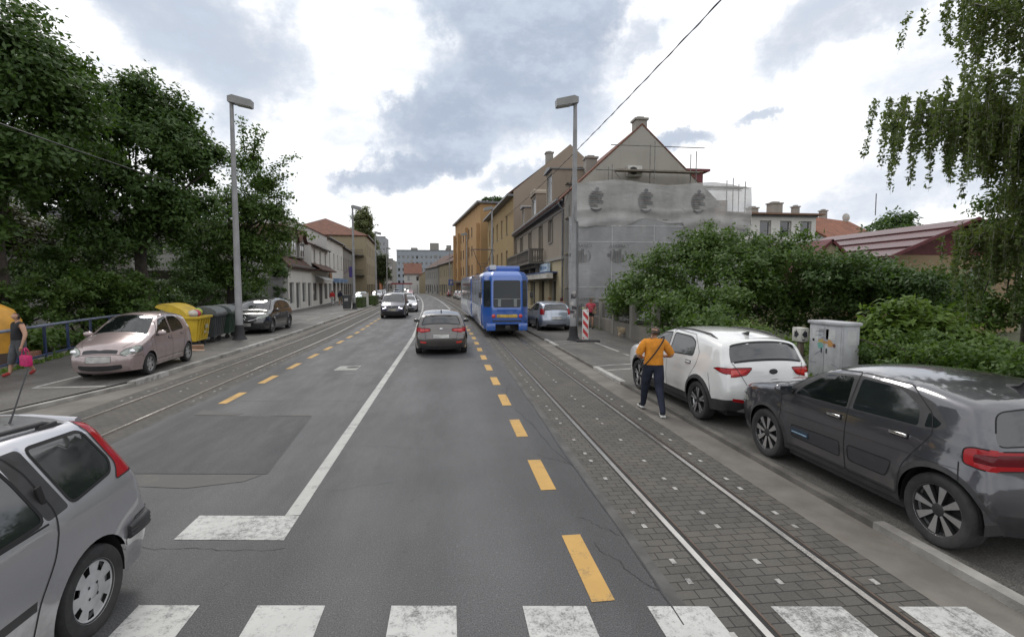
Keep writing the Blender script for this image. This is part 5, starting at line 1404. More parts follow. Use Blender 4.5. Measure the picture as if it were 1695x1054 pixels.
# dormers
def dormer(y, w, zt, arch=0):
    o = h1.location; X0 = 7.05 - o.x; d = MB(); yy = y - o.y; zr = lambda x: 7.9 + (x + o.x - 6.9) * .917
    xb = lambda z: 7.0 - o.x + (z - 7.95) / .917
    hw = w / 2; fw = .16
    z0 = 8.0
    for sy in (-1, 1):
        d.prism([(X0, z0), (X0, zt), (xb(zt) + .2, zt), ], 'y', yy + sy * hw - .06, yy + sy * hw + .06)
    d.box((X0 + .06, yy - hw + fw / 2, (z0 + zt) / 2), (.13, fw, zt - z0)); d.box((X0 + .06, yy + hw - fw / 2, (z0 + zt) / 2), (.13, fw, zt - z0)); d.box((X0 + .06, yy, zt - .12), (.13, w - 2 * fw, .24)); d.box((X0 + .06, yy, z0 + .08), (.13, w - 2 * fw, .16))
    D_ = d.build('dormer', M['pl_grey'], h1)
    m = MB()
    if arch:
        pl = [(yy + (hw + .12) * math.cos(a), zt + .5 * math.sin(a)) for a in [math.pi * k / 10 for k in range(11)]]; m.prism(pl, 'x', X0 - .16, X0 + 2.6)
    else:
        m.prism([(yy - hw - .16, zt), (yy + hw + .16, zt), (yy + hw + .16, zt + .08), (yy, zt + .3), (yy - hw - .16, zt + .08)], 'x', X0 - .2, xb(zt) + .6)
    m.build('dormer_roof', M['pl_grey'] if arch else M['gutter_zinc'], D_, 40)
    w_ = MB()
    for sy in (-1, 0, 1): w_.box((X0 + .1, yy + sy * (hw - fw - .04), (z0 + zt) / 2 - .04), (.06, .07, zt - z0 - .4))
    w_.box((X0 + .1, yy, zt - .28), (.06, w - 2 * fw, .07)); w_.box((X0 + .1, yy, z0 + .2), (.06, w - 2 * fw, .07)); wf = w_.build('window', M['winframe_w'], D_)
    p = MB(); p.box((X0 + .11, yy, (z0 + zt) / 2 - .04), (.02, w - 2 * fw, zt - z0 - .4)); p.build('pane', M['pane_l'], wf)
dormer(34.9, 2.0, 10.25); dormer(41.3, 2.3, 9.75, 1); dormer(47.2, 1.5, 9.6)
# shop front: fascia, awning, sign box, corner lamp, downpipe
mb = MB(); W2.bar(mb, fy(47.5), fy(31.8), 2.86, 3.22, .3, .75); mb.build('shop_canopy', mat('canopy_white', (.5, .47, .42), .7, dirt=.5), h1)
mb = MB(); W2.bar(mb, fy(47.5), fy(31.8), 3.22, 3.3, .0, .78); mb.build('canopy_edge', mat('canopy_blue', (.04, .08, .2), .6), h1)
mb = MB(); W2.bar(mb, fy(36.5), fy(33.6), 3.32, 3.92, .1, .3); sg = mb.build('shop_sign', mat('sign_pale_blue', (.45, .55, .62), .5), h1)
mb = MB(); W2.bar(mb, fy(36.2), fy(35.4), 3.5, 3.75, .3, .306); W2.bar(mb, fy(35.2), fy(34.9), 3.5, 3.75, .3, .306); W2.bar(mb, fy(34.7), fy(33.9), 3.55, 3.7, .3, .306); mb.build('sign_marks', mat('sign_blue', (.12, .2, .34), .5), sg)
mb = MB(); W2.bar(mb, fy(49.8), fy(48.2), 2.6, 3.5, .05, .5); mb.build('awning', mat('awning_pink', (.45, .2, .2), .8), h1)
mb = MB(); q = [W2.P(LL - .12, z, d) for z, d in ((7.35, .4), (7.0, .08), (0.1, .08))]; mb.tube(q, .055, 8); mb.build('downpipe', M['gutter_zinc'], h1, 50)
mb = MB(); mb.box((15.9 - o.x, 33.5 - o.y, 9.0), (1.8, 3.2, 1.8)); mb.box((16.1 - o.x, 33.5 - o.y, 9.98), (2.2, 3.6, .14)); mb.build('dormer', mat('red_sheet', (.13, .025, .03), .6, var=.2), h1)
# aircon on the gable
t_ = thing('air_conditioner', 'white air conditioner box on brackets high on the bare gable', 'air conditioner', (11.25, 29.97, 9.0))
mb = MB(); mb.cbox((0, -.19, .3), (.9, .36, .62), .03); mb.box((-.3, -.1, -.05), (.04, .36, .05)); mb.box((.3, -.1, -.05), (.04, .36, .05)); ac = mb.build('housing', mat('ac_white', (.5, .49, .46), .6), t_, 40)
mb = MB(); mb.lathe([(0, -.385), (.22, -.385), (.24, -.375), (.24, -.36)], (-.1, 0, .3), 'y', 20); [mb.box((-.1, -.388, .3 + k * .06), (.44, .006, .015)) for k in range(-3, 4)]; mb.build('fan_grille', CARM['plastic'], ac)
# scaffold + nets
sc = thing('scaffolding', 'steel tube scaffolding standing against the gable', 'scaffolding', (12.5, 28.9, .05))
M['tube'] = mat('scaffold_tube', (.18, .175, .165), .5, .5, .25)
def rail(nm, pth, r=.026):
    mb = MB(); mb.tube([(x - 12.5, y - 28.9, z - .05) for x, y, z in pth], r, 6); mb.build(nm, M['tube'], sc, 50)
for x in (7.2, 9.6, 12.2, 14.8, 17.2, 18.0):
    for y in (28.95, 29.65): rail('standard', [(x, y, .05), (x, y, {7.2: 7.2, 9.6: 9.5, 12.2: 10.9, 14.8: 10.4, 17.2: 8.9, 18.0: 8.7}[x])])
for z in (2.2, 4.2, 6.3, 8.3): rail('ledger', [(7.0, 28.93, z), (18.2, 28.93, z)]); rail('ledger', [(7.0, 29.67, z), (18.2, 29.67, z)])
rail('ledger', [(8.6, 28.93, 9.15), (15.0, 28.93, 9.15)], .03); rail('ledger', [(9.5, 28.93, 10.6), (15.3, 28.93, 10.6)]); rail('brace', [(9.7, 28.9, 9.1), (12.1, 28.9, 6.4)]); rail('brace', [(14.8, 28.9, 8.4), (12.2, 28.9, 6.3)])
mb = MB()
for z in (2.22, 4.22, 6.32, 8.32): mb.box((0, .4, z), (11.2, .68, .05))
mb.box((.1, .4, 9.17), (5.4, .6, .05)); mb.build('plank', mat('scaffold_plank', (.2, .16, .11), .9, var=.3), sc)
def netmat(name, c, tr):
    m, t, p = newmat(name)
    n = t.noise(t.scale(t.obj(), (1, 1, .5)), .9, 5, .6)
    t.link(t.mix(t.ramp(n, .3, .7), c, tuple(x * .78 for x in c)), p.inputs['Base Color']); p.inputs['Roughness'].default_value = .8
    w = t.new('ShaderNodeTexNoise'); t.link(t.scale(t.obj(), (1, 1, 2.2)), w.inputs['Vector']); w.inputs['Scale'].default_value = 1.6; w.inputs['Distortion'].default_value = 1.5
    t.link(t.bump(w.outputs['Fac'], .35, .1), p.inputs['Normal'])
    tl = t.new('ShaderNodeBsdfTransparent'); mx = t.new('ShaderNodeMixShader'); t.link(t.ramp(t.noise(t.obj(), .5, 3), .35, .65, tr - .06, tr + .06), mx.inputs[0])
    t.link(p.outputs[0], mx.inputs[1]); t.link(tl.outputs[0], mx.inputs[2]); t.link(mx.outputs[0], t.n['Material Output'].inputs[0])
    return m
NM, NU = netmat('net_lower', (.39, .39, .395), .2), netmat('net_upper', (.48, .475, .46), .25)
def fn_net(x, z, up):
    y = 28.86 + .035 * math.sin(x * 5.1 + z * .7) + .05 * math.sin(x * 1.9 - z * 1.6)
    if up: y += .05 * math.sin(z * 7 + 1.6 * math.sin(x * 1.1)) * (1 if z < 6.9 else .15)
    return y
def net(nm, label, x0, x1, zb, zt, m, up):
    r = thing(nm, label, 'scaffold net', ((x0 + x1) / 2, 28.86, .05)); nx, nz = 70, 34; mb = MB(); vs = []
    for j in range(nz + 1):
        for i in range(nx + 1):
            x = x0 + (x1 - x0) * i / nx; a, b = zb(x), zt(x); z = a + (b - a) * j / nz; vs.append((x - (x0 + x1) / 2, fn_net(x, z, up) - 28.86 - (0.06 if up else 0), z - .05))
    mb.add(vs, [(j * (nx + 1) + i, j * (nx + 1) + i + 1, (j + 1) * (nx + 1) + i + 1, (j + 1) * (nx + 1) + i) for j in range(nz) for i in range(nx)])
    mb.build('sheet', m, r, 60); return r, (x0 + x1) / 2
n1, c1 = net('scaffold_net', 'grey printed net hanging over the lower half of the scaffolding', 7.0, 17.9, lambda x: .3, lambda x: 6.4, NM, False)
n2, c2 = net('scaffold_net', 'paler sagging sheet wrapped round the upper half of the scaffolding', 7.35, 18.3, lambda x: 6.05 - .25 * math.sin((x - 7) * .9) + .12 * math.sin(x * 2.3) - (.3 if x > 14 else 0), lambda x: 8.45 - .12 * math.sin(x * 1.1), NU, True)
M['print'] = mat('net_print', (.17, .17, .175), .85, var=.25, scale=2); M['print2'] = mat('net_print_red', (.2, .175, .17), .85, var=.25, scale=2); M['print3'] = mat('net_print_green', (.165, .18, .17), .85, var=.25, scale=2)
def shape_on(root, cx, polys, m, nm, up):
    mb = MB()
    for pl in polys:
        pts = [(x - cx, fn_net(x, z, up) - 28.86 - (.07 if up else 0) - .022, z - .05) for x, z in pl]; mb.add(pts, [tuple(range(len(pts)))])
    return mb.build(nm, m, root, fix=False)
def emblem(root, cx, x, z, k, up, rot=0):
    """round striped emblem with a raised curl on one side"""
    def T(u, v):
        if rot: u, v = v, -u
        return (x + u * k, z + v * k)
    st = [[], [], []]
    for i in range(9):
        u0 = -.62 + i * .125; u1 = u0 + .085; um = (u0 + u1) / 2; h0 = -.55 * math.sqrt(max(.02, 1 - (um / .72)**2)); h1 = .38 + (.12 if i in (1, 2, 5, 6) else 0.0)
        if i > 6: h1 = .02 + (i - 6) * .05
        n = 5; st[i % 3].append([T(u0, h0 + (h1 - h0) * j / n) for j in range(n + 1)] + [T(u1, h0 + (h1 - h0) * j / n) for j in range(n, -1, -1)])
    arc = [[], []]
    for j in range(9):
        a = -1.1 + 2.3 * j / 8; arc[0].append(T(.42 + .36 * math.cos(a), -.02 + .46 * math.sin(a))); arc[1].append(T(.42 + .22 * math.cos(a), -.02 + .40 * math.sin(a)))
    st[0].append(arc[0] + arc[1][::-1]); st[0].append([T(-.9, .0), T(-.72, -.12), T(-.6, .05), T(-.72, .2), T(-.86, .17)])
    for s_, m_ in zip(st, ('print', 'print2', 'print3')): shape_on(root, cx, s_, M[m_], 'printed_emblem', up)
M['net_seam'] = mat('net_seam', (.5, .5, .5), .8)
for z in (2.3, 4.95, 5.9):
    xs_ = [7.05 + .3 * i for i in range(36)]; shape_on(n1, c1, [[(x, z) for x in (a_, a_ + .3)] + [(x, z + .035) for x in (a_ + .3, a_)] for a_ in xs_], M['net_seam'], 'seam', False)
for x in (9.6, 12.2, 14.8): shape_on(n1, c1, [[(x, z_), (x + .03, z_), (x + .03, z_ + .4), (x, z_ + .4)] for z_ in [.4 + .4 * i for i in range(14)]], M['net_seam'], 'seam', False)
for ex in (7.75, 10.0, 12.5, 15.0): emblem(n1, c1, ex, 4.15, .78, False)
for ex in (7.75, 10.0, 12.5, 15.0): emblem(n1, c1, ex, .95, .78, False)
for ex in (8.6, 11.6, 14.9): emblem(n2, c2, ex, 7.35, .85, True, 1)
def mesh_text(body, size, m, nm, root, loc_, rot, mirror=False, ext=0.002):
    cu = bpy.data.curves.new(nm, 'FONT'); cu.body = body; cu.size = size; cu.align_x = 'CENTER'; cu.extrude = ext; cu.resolution_u = 3
    ob = bpy.data.objects.new(nm, cu); COL.objects.link(ob); bpy.context.view_layer.update()
    me = bpy.data.meshes.new_from_object(ob.evaluated_get(bpy.context.evaluated_depsgraph_get())); bpy.data.objects.remove(ob)
    if mirror: me.transform(Matrix.Scale(-1, 4, (1, 0, 0)))
    me.materials.clear(); me.materials.append(m); o2 = bpy.data.objects.new(nm, me); COL.objects.link(o2); o2.parent = root; o2.location = loc_; o2.rotation_euler = rot; return o2
for ex in (7.75, 10.0, 12.5, 15.0):
    for z in (4.62, 1.5): mesh_text('CAPAROL', .28, M['print'], 'printed_lettering', n1, (ex - c1, -.11, z - .05), (R(90), 0, 0), True)

# ---- R2: tall yellow house behind, its bare party wall rising over R1
M['pl_party'] = plaster('party_wall', (.30, .25, .20), .3); M['pl_ochre'] = plaster('ochre_plaster', (.31, .225, .115), .35); M['pl_orange'] = plaster('orange_plaster', (.42, .265, .13), .3)
a, b = (6.6, 50.75), (5.6, 71.5); h2 = bld('tall_house', 'tall ochre yellow house with a bare pinkish party wall rising above the dormers', a)
mb = MB(); LL2 = math.hypot(b[0] - a[0], b[1] - a[1])
ops = [(1.6 + 3.6 * k, 2.7 + 3.6 * k, z, z + 1.9, kd) for k in range(6) if 1.6 + 3.6 * k + 1.2 < LL2 for z, kd in ((8.0, 'c'), (4.3, 'c'))] + [(1.2 + 4 * k, 3.6 + 4 * k, .6, 3.0, 'shop') for k in range(5)]
w_ = Wall(h2, mb, b, a, 0, 11.9, ops, 1, .2)
mb.add(loc(h2, [(6.6, 50.75, 0), (18.4, 50.75, 0), (18.4, 50.75, 11.7), (12.4, 50.75, 16.7), (6.6, 50.75, 11.9)]), [(0, 1, 2, 3, 4)], 0)
mb.add(loc(h2, [(18.4, 50.75, 0), (17.4, 71.5, 0), (17.4, 71.5, 11.7), (18.4, 50.75, 11.7)]), [(0, 1, 2, 3)], 0)
mb.build('wall', [M['pl_party'], M['pl_ochre']], h2)
mb = MB(); slab(mb, h2, [(5.9, 50.9, 11.6), (12.4, 50.9, 16.6), (11.4, 71.5, 16.6), (4.9, 71.5, 11.6)], .2); slab(mb, h2, [(18.9, 50.9, 11.4), (17.9, 71.5, 11.4), (11.4, 71.5, 16.6), (12.4, 50.9, 16.6)], .2); mb.build('roof', M['tile_brown'], h2)
mb = MB(); w_.bar(mb, 0, LL2, 11.4, 11.6, 0, .7); w_.bar(mb, 0, LL2, 3.6, 3.8, 0, .12); mb.build('cornice', M['gutter_zinc'], h2)
chimney(h2, 10.4, 51.6, 14.6, 15.9)

# ---- R3: orange flats
a, b = (4.75, 74.0), (1.5, 103.0); h3 = bld('apartment_block', 'orange flat roofed apartment block with vertical piers along the street', a)
mb = MB(); LL3 = math.hypot(b[0] - a[0], b[1] - a[1]); ops = []
for k in range(9):
    for z in (4.2, 7.2, 10.2): ops.append((1.4 + 3.2 * k, 2.4 + 3.2 * k, z, z + 1.6, random.choice('wcw')))
    ops.append((1.0 + 3.2 * k, 3.0 + 3.2 * k, .5, 2.9, 'shop'))
w_ = Wall(h3, mb, b, a, 0, 14.4, ops, 0, .07, M['winframe_b'])
Wall(h3, mb, a, (16, 75.3), 0, 14.4, [], 0); Wall(h3, mb, (14, 104.5), b, 0, 14.4, [], 0); mb.build('wall', M['pl_orange'], h3)
for a0, a1, zt in ((.3, 1.1, 12.4), (5.9, 7.4, 12.2), (15.5, 17.0, 12.2), (26.6, 28.4, 11.6)): mb = MB(); w_.bar(mb, a0, a1, 3.4, zt, 0, .5); mb.build('pier', M['pl_orange'], h3)
mb = MB(); q = loc(h3, [(4.2, 73.6, 14.4), (16.3, 74.9, 14.4), (14.3, 105, 14.4), (.9, 103.4, 14.4)]); mb.add(q + [p + Vector((0, 0, .3)) for p in q], [(0, 1, 2, 3), (7, 6, 5, 4), (0, 4, 5, 1), (1, 5, 6, 2), (2, 6, 7, 3), (3, 7, 4, 0)]); mb.build('roof_slab', M['gutter_zinc'], h3)
mb = MB(); w_.bar(mb, 1, LL3 - 1, 2.95, 3.3, 0, .9); mb.build('shop_canopy', mat('canopy_brown', (.12, .09, .07), .8), h3)

# ---- low and mid houses along both sides, one maker for all of them
def row_house(name, label, a, b, depth, ez, rz_, wallm, roofm, floors, nx, frame=None, shop=True, side='L', gable=True, group=None, dz=(1.0, 1.6), kinds='wwc', ww=1.0, hi=True, chim=1):
    """a=near, b=far end of the street front; depth goes away from the street"""
    h = bld(name, label, a, group, 'house'); mb = MB()
    p0, p1 = (a, b) if side == 'L' else (b, a)
    d = Vector((b[0] - a[0], b[1] - a[1], 0)); L = d.length; d.normalize(); nn = Vector((-d.y, d.x, 0)) if side == 'L' else Vector((d.y, -d.x, 0))
    ops = []
    for k in range(nx):
        c = L * (k + .5) / nx
        for z in floors: ops.append((c - ww / 2, c + ww / 2, z, z + dz[1], random.choice(kinds)))
        if shop: ops.append((c - L / nx * .33, c + L / nx * .33, .15 if k % 2 else .7, 2.7, random.choice(('shop', 'shop', 'ddoor'))))
    w = Wall(h, mb, p0, p1, 0, ez, ops, 0, .18, frame, hi)
    A_, B_ = Vector((a[0], a[1], 0)), Vector((b[0], b[1], 0)); C_, D_ = B_ + nn * depth, A_ + nn * depth; up = Vector((0, 0, 1)); o = Vector((a[0], a[1], 0))
    mid0, mid1 = A_ + nn * depth / 2, B_ + nn * depth / 2
    for (p, q, m) in ((A_, D_, mid0), (B_, C_, mid1)): mb.add([v - o for v in (p, q, q + up * ez, m + up * (rz_ - .12 if gable else ez), p + up * ez)], [(0, 1, 2, 3, 4)], 1 if len(wallm) > 1 else 0)
    mb.add([v - o for v in (C_, D_, D_ + up * ez, C_ + up * ez)], [(0, 1, 2, 3)], 0); mb.build('wall', wallm, h)
    mb = MB(); oh = .4; r0, r1 = (mid0, mid1) if gable else (mid0 + d * min(depth / 2, L * .3), mid1 - d * min(depth / 2, L * .3))
    k_ = (rz_ - ez) / (depth / 2) * oh; ge = .15 if gable else oh
    slab(mb, h, [tuple(A_ - nn * oh - d * ge + up * (ez - k_)), tuple(B_ - nn * oh + d * ge + up * (ez - k_)), tuple(r1 + (d * ge if gable else Vector()) + up * rz_), tuple(r0 - (d * ge if gable else Vector()) + up * rz_)], .14)
    slab(mb, h, [tuple(D_ + nn * oh - d * ge + up * (ez - k_)), tuple(r0 - (d * ge if gable else Vector()) + up * rz_), tuple(r1 + (d * ge if gable else Vector()) + up * rz_), tuple(C_ + nn * oh + d * ge + up * (ez - k_))], .14)
    if not gable:
        slab(mb, h, [tuple(A_ - nn * oh - d * oh + up * (ez - k_)), tuple(r0 + up * rz_), tuple(D_ + nn * oh - d * oh + up * (ez - k_))], .14); slab(mb, h, [tuple(B_ - nn * oh + d * oh + up * (ez - k_)), tuple(C_ + nn * oh + d * oh + up * (ez - k_)), tuple(r1 + up * rz_)], .14)
    rf = mb.build('roof', roofm, h)
    for k in range(chim):
        c = mid0.lerp(mid1, (k + .6) / (chim + .4)) + nn * .6; chimney(h, c.x, c.y, rz_ - 1.0, rz_ + .9, .6, .6).parent = rf
    mb = MB(); w.bar(mb, 0, L, ez - .22, ez - .08, .34, .46); mb.build('eaves_gutter', M['gutter_zinc'], h)
    return h, w, L
M['pl_white'] = plaster('white_plaster', (.62, .61, .58), .3); M['pl_offwhite'] = plaster('offwhite_plaster', (.46, .45, .43), .4); M['pl_beige'] = plaster('beige_plaster', (.31, .265, .18), .4); M['pl_dull'] = plaster('dull_grey_plaster', (.26, .25, .23), .45); M['pl_rough'] = plaster('roughcast', (.47, .46, .44), .4)
# L1 low house with dormers
h, w, L = row_house('low_house', 'low white shop house with a brown tiled roof and tall dormers beside the trees', (-14.4, 47.8), (-14.7, 57.0), 9, 4.4, 8.2, [M['pl_white']], M['tile_brown'], [], 4, chim=0)
for k, y in enumerate((49.6, 52.4, 55.2)):
    o = h.location; d = MB(); x0 = -15.2 - o.x; yy = y - o.y
    d.prism([(yy - .95, 5.2), (yy + .95, 5.2), (yy + .95, 7.0), (yy, 8.0), (yy - .95, 7.0)], 'x', x0 - 3.0, x0); D_ = d.build('dormer', M['pl_dull'], h)
    r = MB()
    for sy in (-1, 1): r.add([(x0 + .35, yy + sy * 1.2, 6.75), (x0 + .35, yy, 8.08), (x0 - 3.4, yy, 8.08), (x0 - 3.4, yy + sy * 1.2, 6.75), (x0 + .35, yy + sy * 1.2, 6.87), (x0 + .35, yy, 8.2), (x0 - 3.4, yy, 8.2), (x0 - 3.4, yy + sy * 1.2, 6.87)], [(0, 1, 2, 3), (7, 6, 5, 4), (0, 4, 5, 1), (2, 6, 7, 3), (0, 3, 7, 4), (1, 5, 6, 2)])
    r.build('dormer_roof', M['tile_brown'], D_)
    f = MB()
    for q in (-.75, 0, .75): f.box((x0 + .03, yy + q, 6.1), (.08, .09, 1.5))
    for q in (5.35, 6.85): f.box((x0 + .03, yy, q), (.08, 1.6, .09))
    wf = f.build('window', M['winframe_w'], D_); f = MB(); f.box((x0 + .02, yy, 6.1), (.03, 1.5, 1.5)); f.build('pane', M['pane_l'] if k == 1 else M['pane'], wf)
# L2 white two storey with pent roof over the shops
h, w, L = row_house('shop_house', 'white two storey shop house with a tiled pent roof over its awnings', (-14.75, 57.2), (-15.6, 68.4), 8, 7.0, 8.6, [M['pl_white']], M['tile_brown'], [5.0], 3, M['winframe_b'], dz=(1, 1.5), chim=0)
mb = MB(); w.bar(mb, -.1, L + .1, 4.1, 4.2, -.02, 1.0); q = [w.P(-.1, 4.9, .0), w.P(L + .1, 4.9, 0), w.P(L + .1, 4.2, 1.1), w.P(-.1, 4.2, 1.1)]; mb.add(q + [p - Vector((0, 0, .1)) for p in q], [(0, 1, 2, 3), (7, 6, 5, 4), (0, 4, 5, 1), (1, 5, 6, 2), (2, 6, 7, 3), (3, 7, 4, 0)]); mb.build('pent_roof', M['tile_brown'], h)
mb = MB(); q = [w.P(1.5, 3.6, .1), w.P(8, 3.6, .1), w.P(8, 3.1, 1.2), w.P(1.5, 3.1, 1.2)]; mb.add(q + [p - Vector((0, 0, .06)) for p in q], [(0, 1, 2, 3), (7, 6, 5, 4), (0, 4, 5, 1), (1, 5, 6, 2), (2, 6, 7, 3), (3, 7, 4, 0)]); mb.build('awning', mat('awning_pale', (.42, .44, .44), .8, dirt=.3), h)
# L3 white taller, with bare side wall; L4 grey-beige
h, w, L = row_house('corner_shop', 'white two storey house with a bare roughcast side wall and small brown sign', (-15.7, 68.6), (-16.6, 83.0), 13, 8.9, 12.0, [M['pl_white'], M['pl_rough']], M['tile_brown'], [4.9], 4, dz=(1, 2.0), kinds='cws')
mb = MB(); w.bar(mb, .4, 2.2, 3.3, 4.1, .1, .22); mb.build('shop_sign', mat('sign_brown', (.22, .11, .04), .6), h)
mb = MB()
for k in range(3): w.bar(mb, 4 + 3.6 * k, 6.4 + 3.6 * k, 2.85, 3.4, .05, .8)
mb.build('awning', mat('awning_blue', (.16, .24, .38), .8), h)
h, w, L = row_house('terraced_house', 'grey beige terraced house with two small flags hanging on its front', (-16.7, 83.2), (-18.0, 99.0), 12, 8.7, 11.2, [M['pl_dull']], M['tile_brown'], [4.9], 5, M['winframe_b'], dz=(1, 2.0))
for k, cc in enumerate(((.08, .06, .22), (.45, .2, .22))):
    mb = MB(); mb.tube([w.P(1.2 + .9 * k, 4.3, 0), w.P(1.2 + .9 * k, 5.6, 1.3)], .03, 6); q = w.P(1.2 + .9 * k, 5.5, 1.2); mb.box((q.x, q.y, 4.6), (.75, .06, 1.7)); mb.build('flag', mat('flag_cloth', cc, .8), h)
# L5 beige corner house with hip roof
h5, w, L = row_house('corner_house', 'beige three storey corner house with red hip roof and iron balconies', (-15.6, 100), (-17.2, 124), 17, 12.2, 16.0, [M['pl_beige']], M['tile_red'], [4.6, 8.4], 6, M['winframe_b'], gable=False, dz=(1, 2.1), chim=0)
mb = MB(); o = h5.location; wf_ = Wall(h5, mb, (-31, 99.9), (-15.7, 99.9), 0, 12.1, [(12.6, 13.8, 4.6, 7.0, 's'), (12.6, 13.8, 8.4, 10.8, 's'), (12.6, 13.8, .3, 3.0, 'ddoor'), (6, 7.1, 8.4, 10.4, 'w'), (6, 7.1, 4.6, 6.6, 'w')], 0, .2, M['winframe_b']); mb.build('wall', M['pl_beige'], h5)
for z in (4.4, 8.2):
    mb = MB(); wf_.bar(mb, 11.2, 15.0, z - .18, z, .0, 1.1); [wf_.bar(mb, 11.25 + .2 * k, 11.29 + .2 * k, z, z + 1.0, 1.02, 1.06) for k in range(19)]; wf_.bar(mb, 11.2, 15, z + 1.0, z + 1.06, 1.0, 1.08); mb.build('balcony', mat('iron_rail', (.05, .045, .04), .7), h5)
# right row further on
row_house('row_house', 'yellowish old two storey house far down on the right past the orange flats', (.9, 106), (-2.2, 126), 11, 7.6, 10.6, [M['pl_beige']], M['tile_brown'], [4.4], 6, side='R', dz=(1, 1.8), hi=False)
row_house('row_house', 'grey old two storey house far right beside the yellowish one', (-2.4, 126.5), (-6.6, 148), 11, 7.4, 11.0, [M['pl_dull']], M['tile_brown'], [4.2], 6, side='R', dz=(1, 1.8), hi=False)
row_house('row_house', 'house with orange red roof and pale walls at the bend far ahead', (-15.0, 176), (-9.0, 176.5), 12, 6.6, 10.4, [M['pl_offwhite']], M['tile_red'], [4.0], 2, side='L', dz=(1, 1.8), hi=False, shop=False)
row_house('row_house', 'lower red roofed house just right of the bend far ahead', (-8.8, 156), (-8.0, 172), 10, 5.5, 9.2, [M['pl_beige']], M['tile_orange'], [2.2], 4, side='R', dz=(1, 1.6), hi=False, shop=False)
# far blocks
def block(label, x0, x1, y0, y1, H, wallm, nx, floors, extra=None, name='apartment_block'):
    h = bld(name, label, (x0, y0)); mb = MB(); L = x1 - x0
    ops = [(L * (k + .22) / nx, L * (k + .78) / nx, z, z + 1.5, 'w') for k in range(nx) for z in floors]
    w = Wall(h, mb, (x0, y0), (x1, y0), 0, H, ops, 0, .3, None, False); Wall(h, mb, (x1, y0), (x1, y1), 0, H, [], 0); Wall(h, mb, (x1, y1), (x0, y1), 0, H, [], 0); Wall(h, mb, (x0, y1), (x0, y0), 0, H, [], 0)
    mb.add([(0, 0, H), (L, 0, H), (L, y1 - y0, H), (0, y1 - y0, H)], [(0, 1, 2, 3)], 0); mb.build('wall', wallm, h)
    mb = MB(); w.bar(mb, -.1, L + .1, H - .05, H + (.12 if name == 'white_house' else .5), -.3, .12); mb.build('parapet', M['gutter_zinc'], h)
    if extra: extra(h, w, L, H)
    return h
def lifts(h, w, L, H):
    for a_, b_, z in ((L * .52, L * .66, 4.0), (L * .78, L * .86, 3.0), (L * .22, L * .32, 1.6)):
        mb = MB(); w.bar(mb, a_, b_, H + .45, H + z, -6, -1); mb.build('lift_house', M['pl_dull'], h)
block('long pale grey apartment block closing the street far ahead', -25, 6, 252, 268, 19.5, plaster('pale_grey_blue_plaster', (.28, .31, .34), .3), 14, [3.5, 6.5, 9.5, 12.5, 15.6], lifts)
def balc(h, w, L, H):
    for z in (3.2, 6.2, 9.2):
        mb = MB(); w.bar(mb, .3, L - .3, z, z + 1.1, 0, 1.1); mb.build('balcony', M['pl_offwhite'], h)
block('dark block with stacked balconies left of the pale grey one far ahead', -27.0, -22.8, 214, 230, 13.2, M['pl_dull'], 2, [1.0, 4.4, 7.4, 10.4], balc)
block('narrow orange brick block far ahead beside the trees', -28.8, -27.2, 206, 222, 13.4, plaster('orange_brick_plaster', (.34, .14, .07), .3), 1, [4, 7, 10])
block('tall grey tower block far beyond the red hip roof', -39.6, -34.2, 285, 300, 29, plaster('tower_grey', (.3, .31, .32), .3), 3, [3.5 + 3 * k for k in range(8)], name='tower_block')

# ---- houses behind the right hand gardens
h = bld('red_roofed_house', 'garden house with dark red sheet metal roof and maroon gable behind the bushes', (21.4, 22.2), None, 'house')
M['sheet'] = tile_mat('dark_red_sheet', (.115, .04, .042), (.10, .034, .036), 5.0, .3); M['maroon'] = mat('maroon_boards', (.10, .018, .022), .7, var=.25)
mb = MB(); o = h.location
Wall(h, mb, (21.4, 30), (21.4, 22.2), 0, 3.9, [(6.2, 7.2, 2.4, 3.5, 'w')], 0); Wall(h, mb, (21.4, 22.2), (29, 22.2), 0, 3.9, [(4.6, 5.6, 2.0, 3.3, 'w')], 0); Wall(h, mb, (29, 22.2), (29, 30), 0, 3.9, [], 0)
mb.build('wall', plaster('ochre_garden_wall', (.30, .22, .14), .3), h)
mb = MB(); mb.prism([(21.4 - o.x, 3.9), (29 - o.x, 3.9), (25.2 - o.x, 5.45)], 'y', -.02, .1); mb.build('gable', M['maroon'], h)
mb = MB(); [slab(mb, h, [(20.6 + 1.15 * k_, 21.3, 3.80 + .475 * k_), (21.8 + 1.15 * k_, 21.3, 4.21 + .475 * k_), (21.8 + 1.15 * k_, 31, 4.21 + .475 * k_), (20.6 + 1.15 * k_, 31, 3.80 + .475 * k_)], .1) for k_ in range(4)]; slab(mb, h, [(29.8, 21.3, 3.72), (29.8, 31, 3.72), (25.2, 31, 5.62), (25.2, 21.3, 5.62)], .12); M['sheet'].node_tree.nodes['Principled BSDF'].inputs['Roughness'].default_value = .38; mb.build('roof', M['sheet'], h)
mb = MB()
for a_, b_ in (((20.5, 21.2, 3.60), (25.2, 21.2, 5.52)), ((29.9, 21.2, 3.60), (25.2, 21.2, 5.52))):
    a_ = Vector(a_) - Vector((o.x, o.y, 0)); b_ = Vector(b_) - Vector((o.x, o.y, 0)); mb.add([a_, b_, b_ + Vector((0, 0, .16)), a_ + Vector((0, 0, .16)), a_ + Vector((0, .06, 0)), b_ + Vector((0, .06, 0)), b_ + Vector((0, .06, .16)), a_ + Vector((0, .06, .16))], [(0, 1, 2, 3), (7, 6, 5, 4), (0, 4, 5, 1), (3, 2, 6, 7)])
mb.build('verge_board', M['maroon'], h)
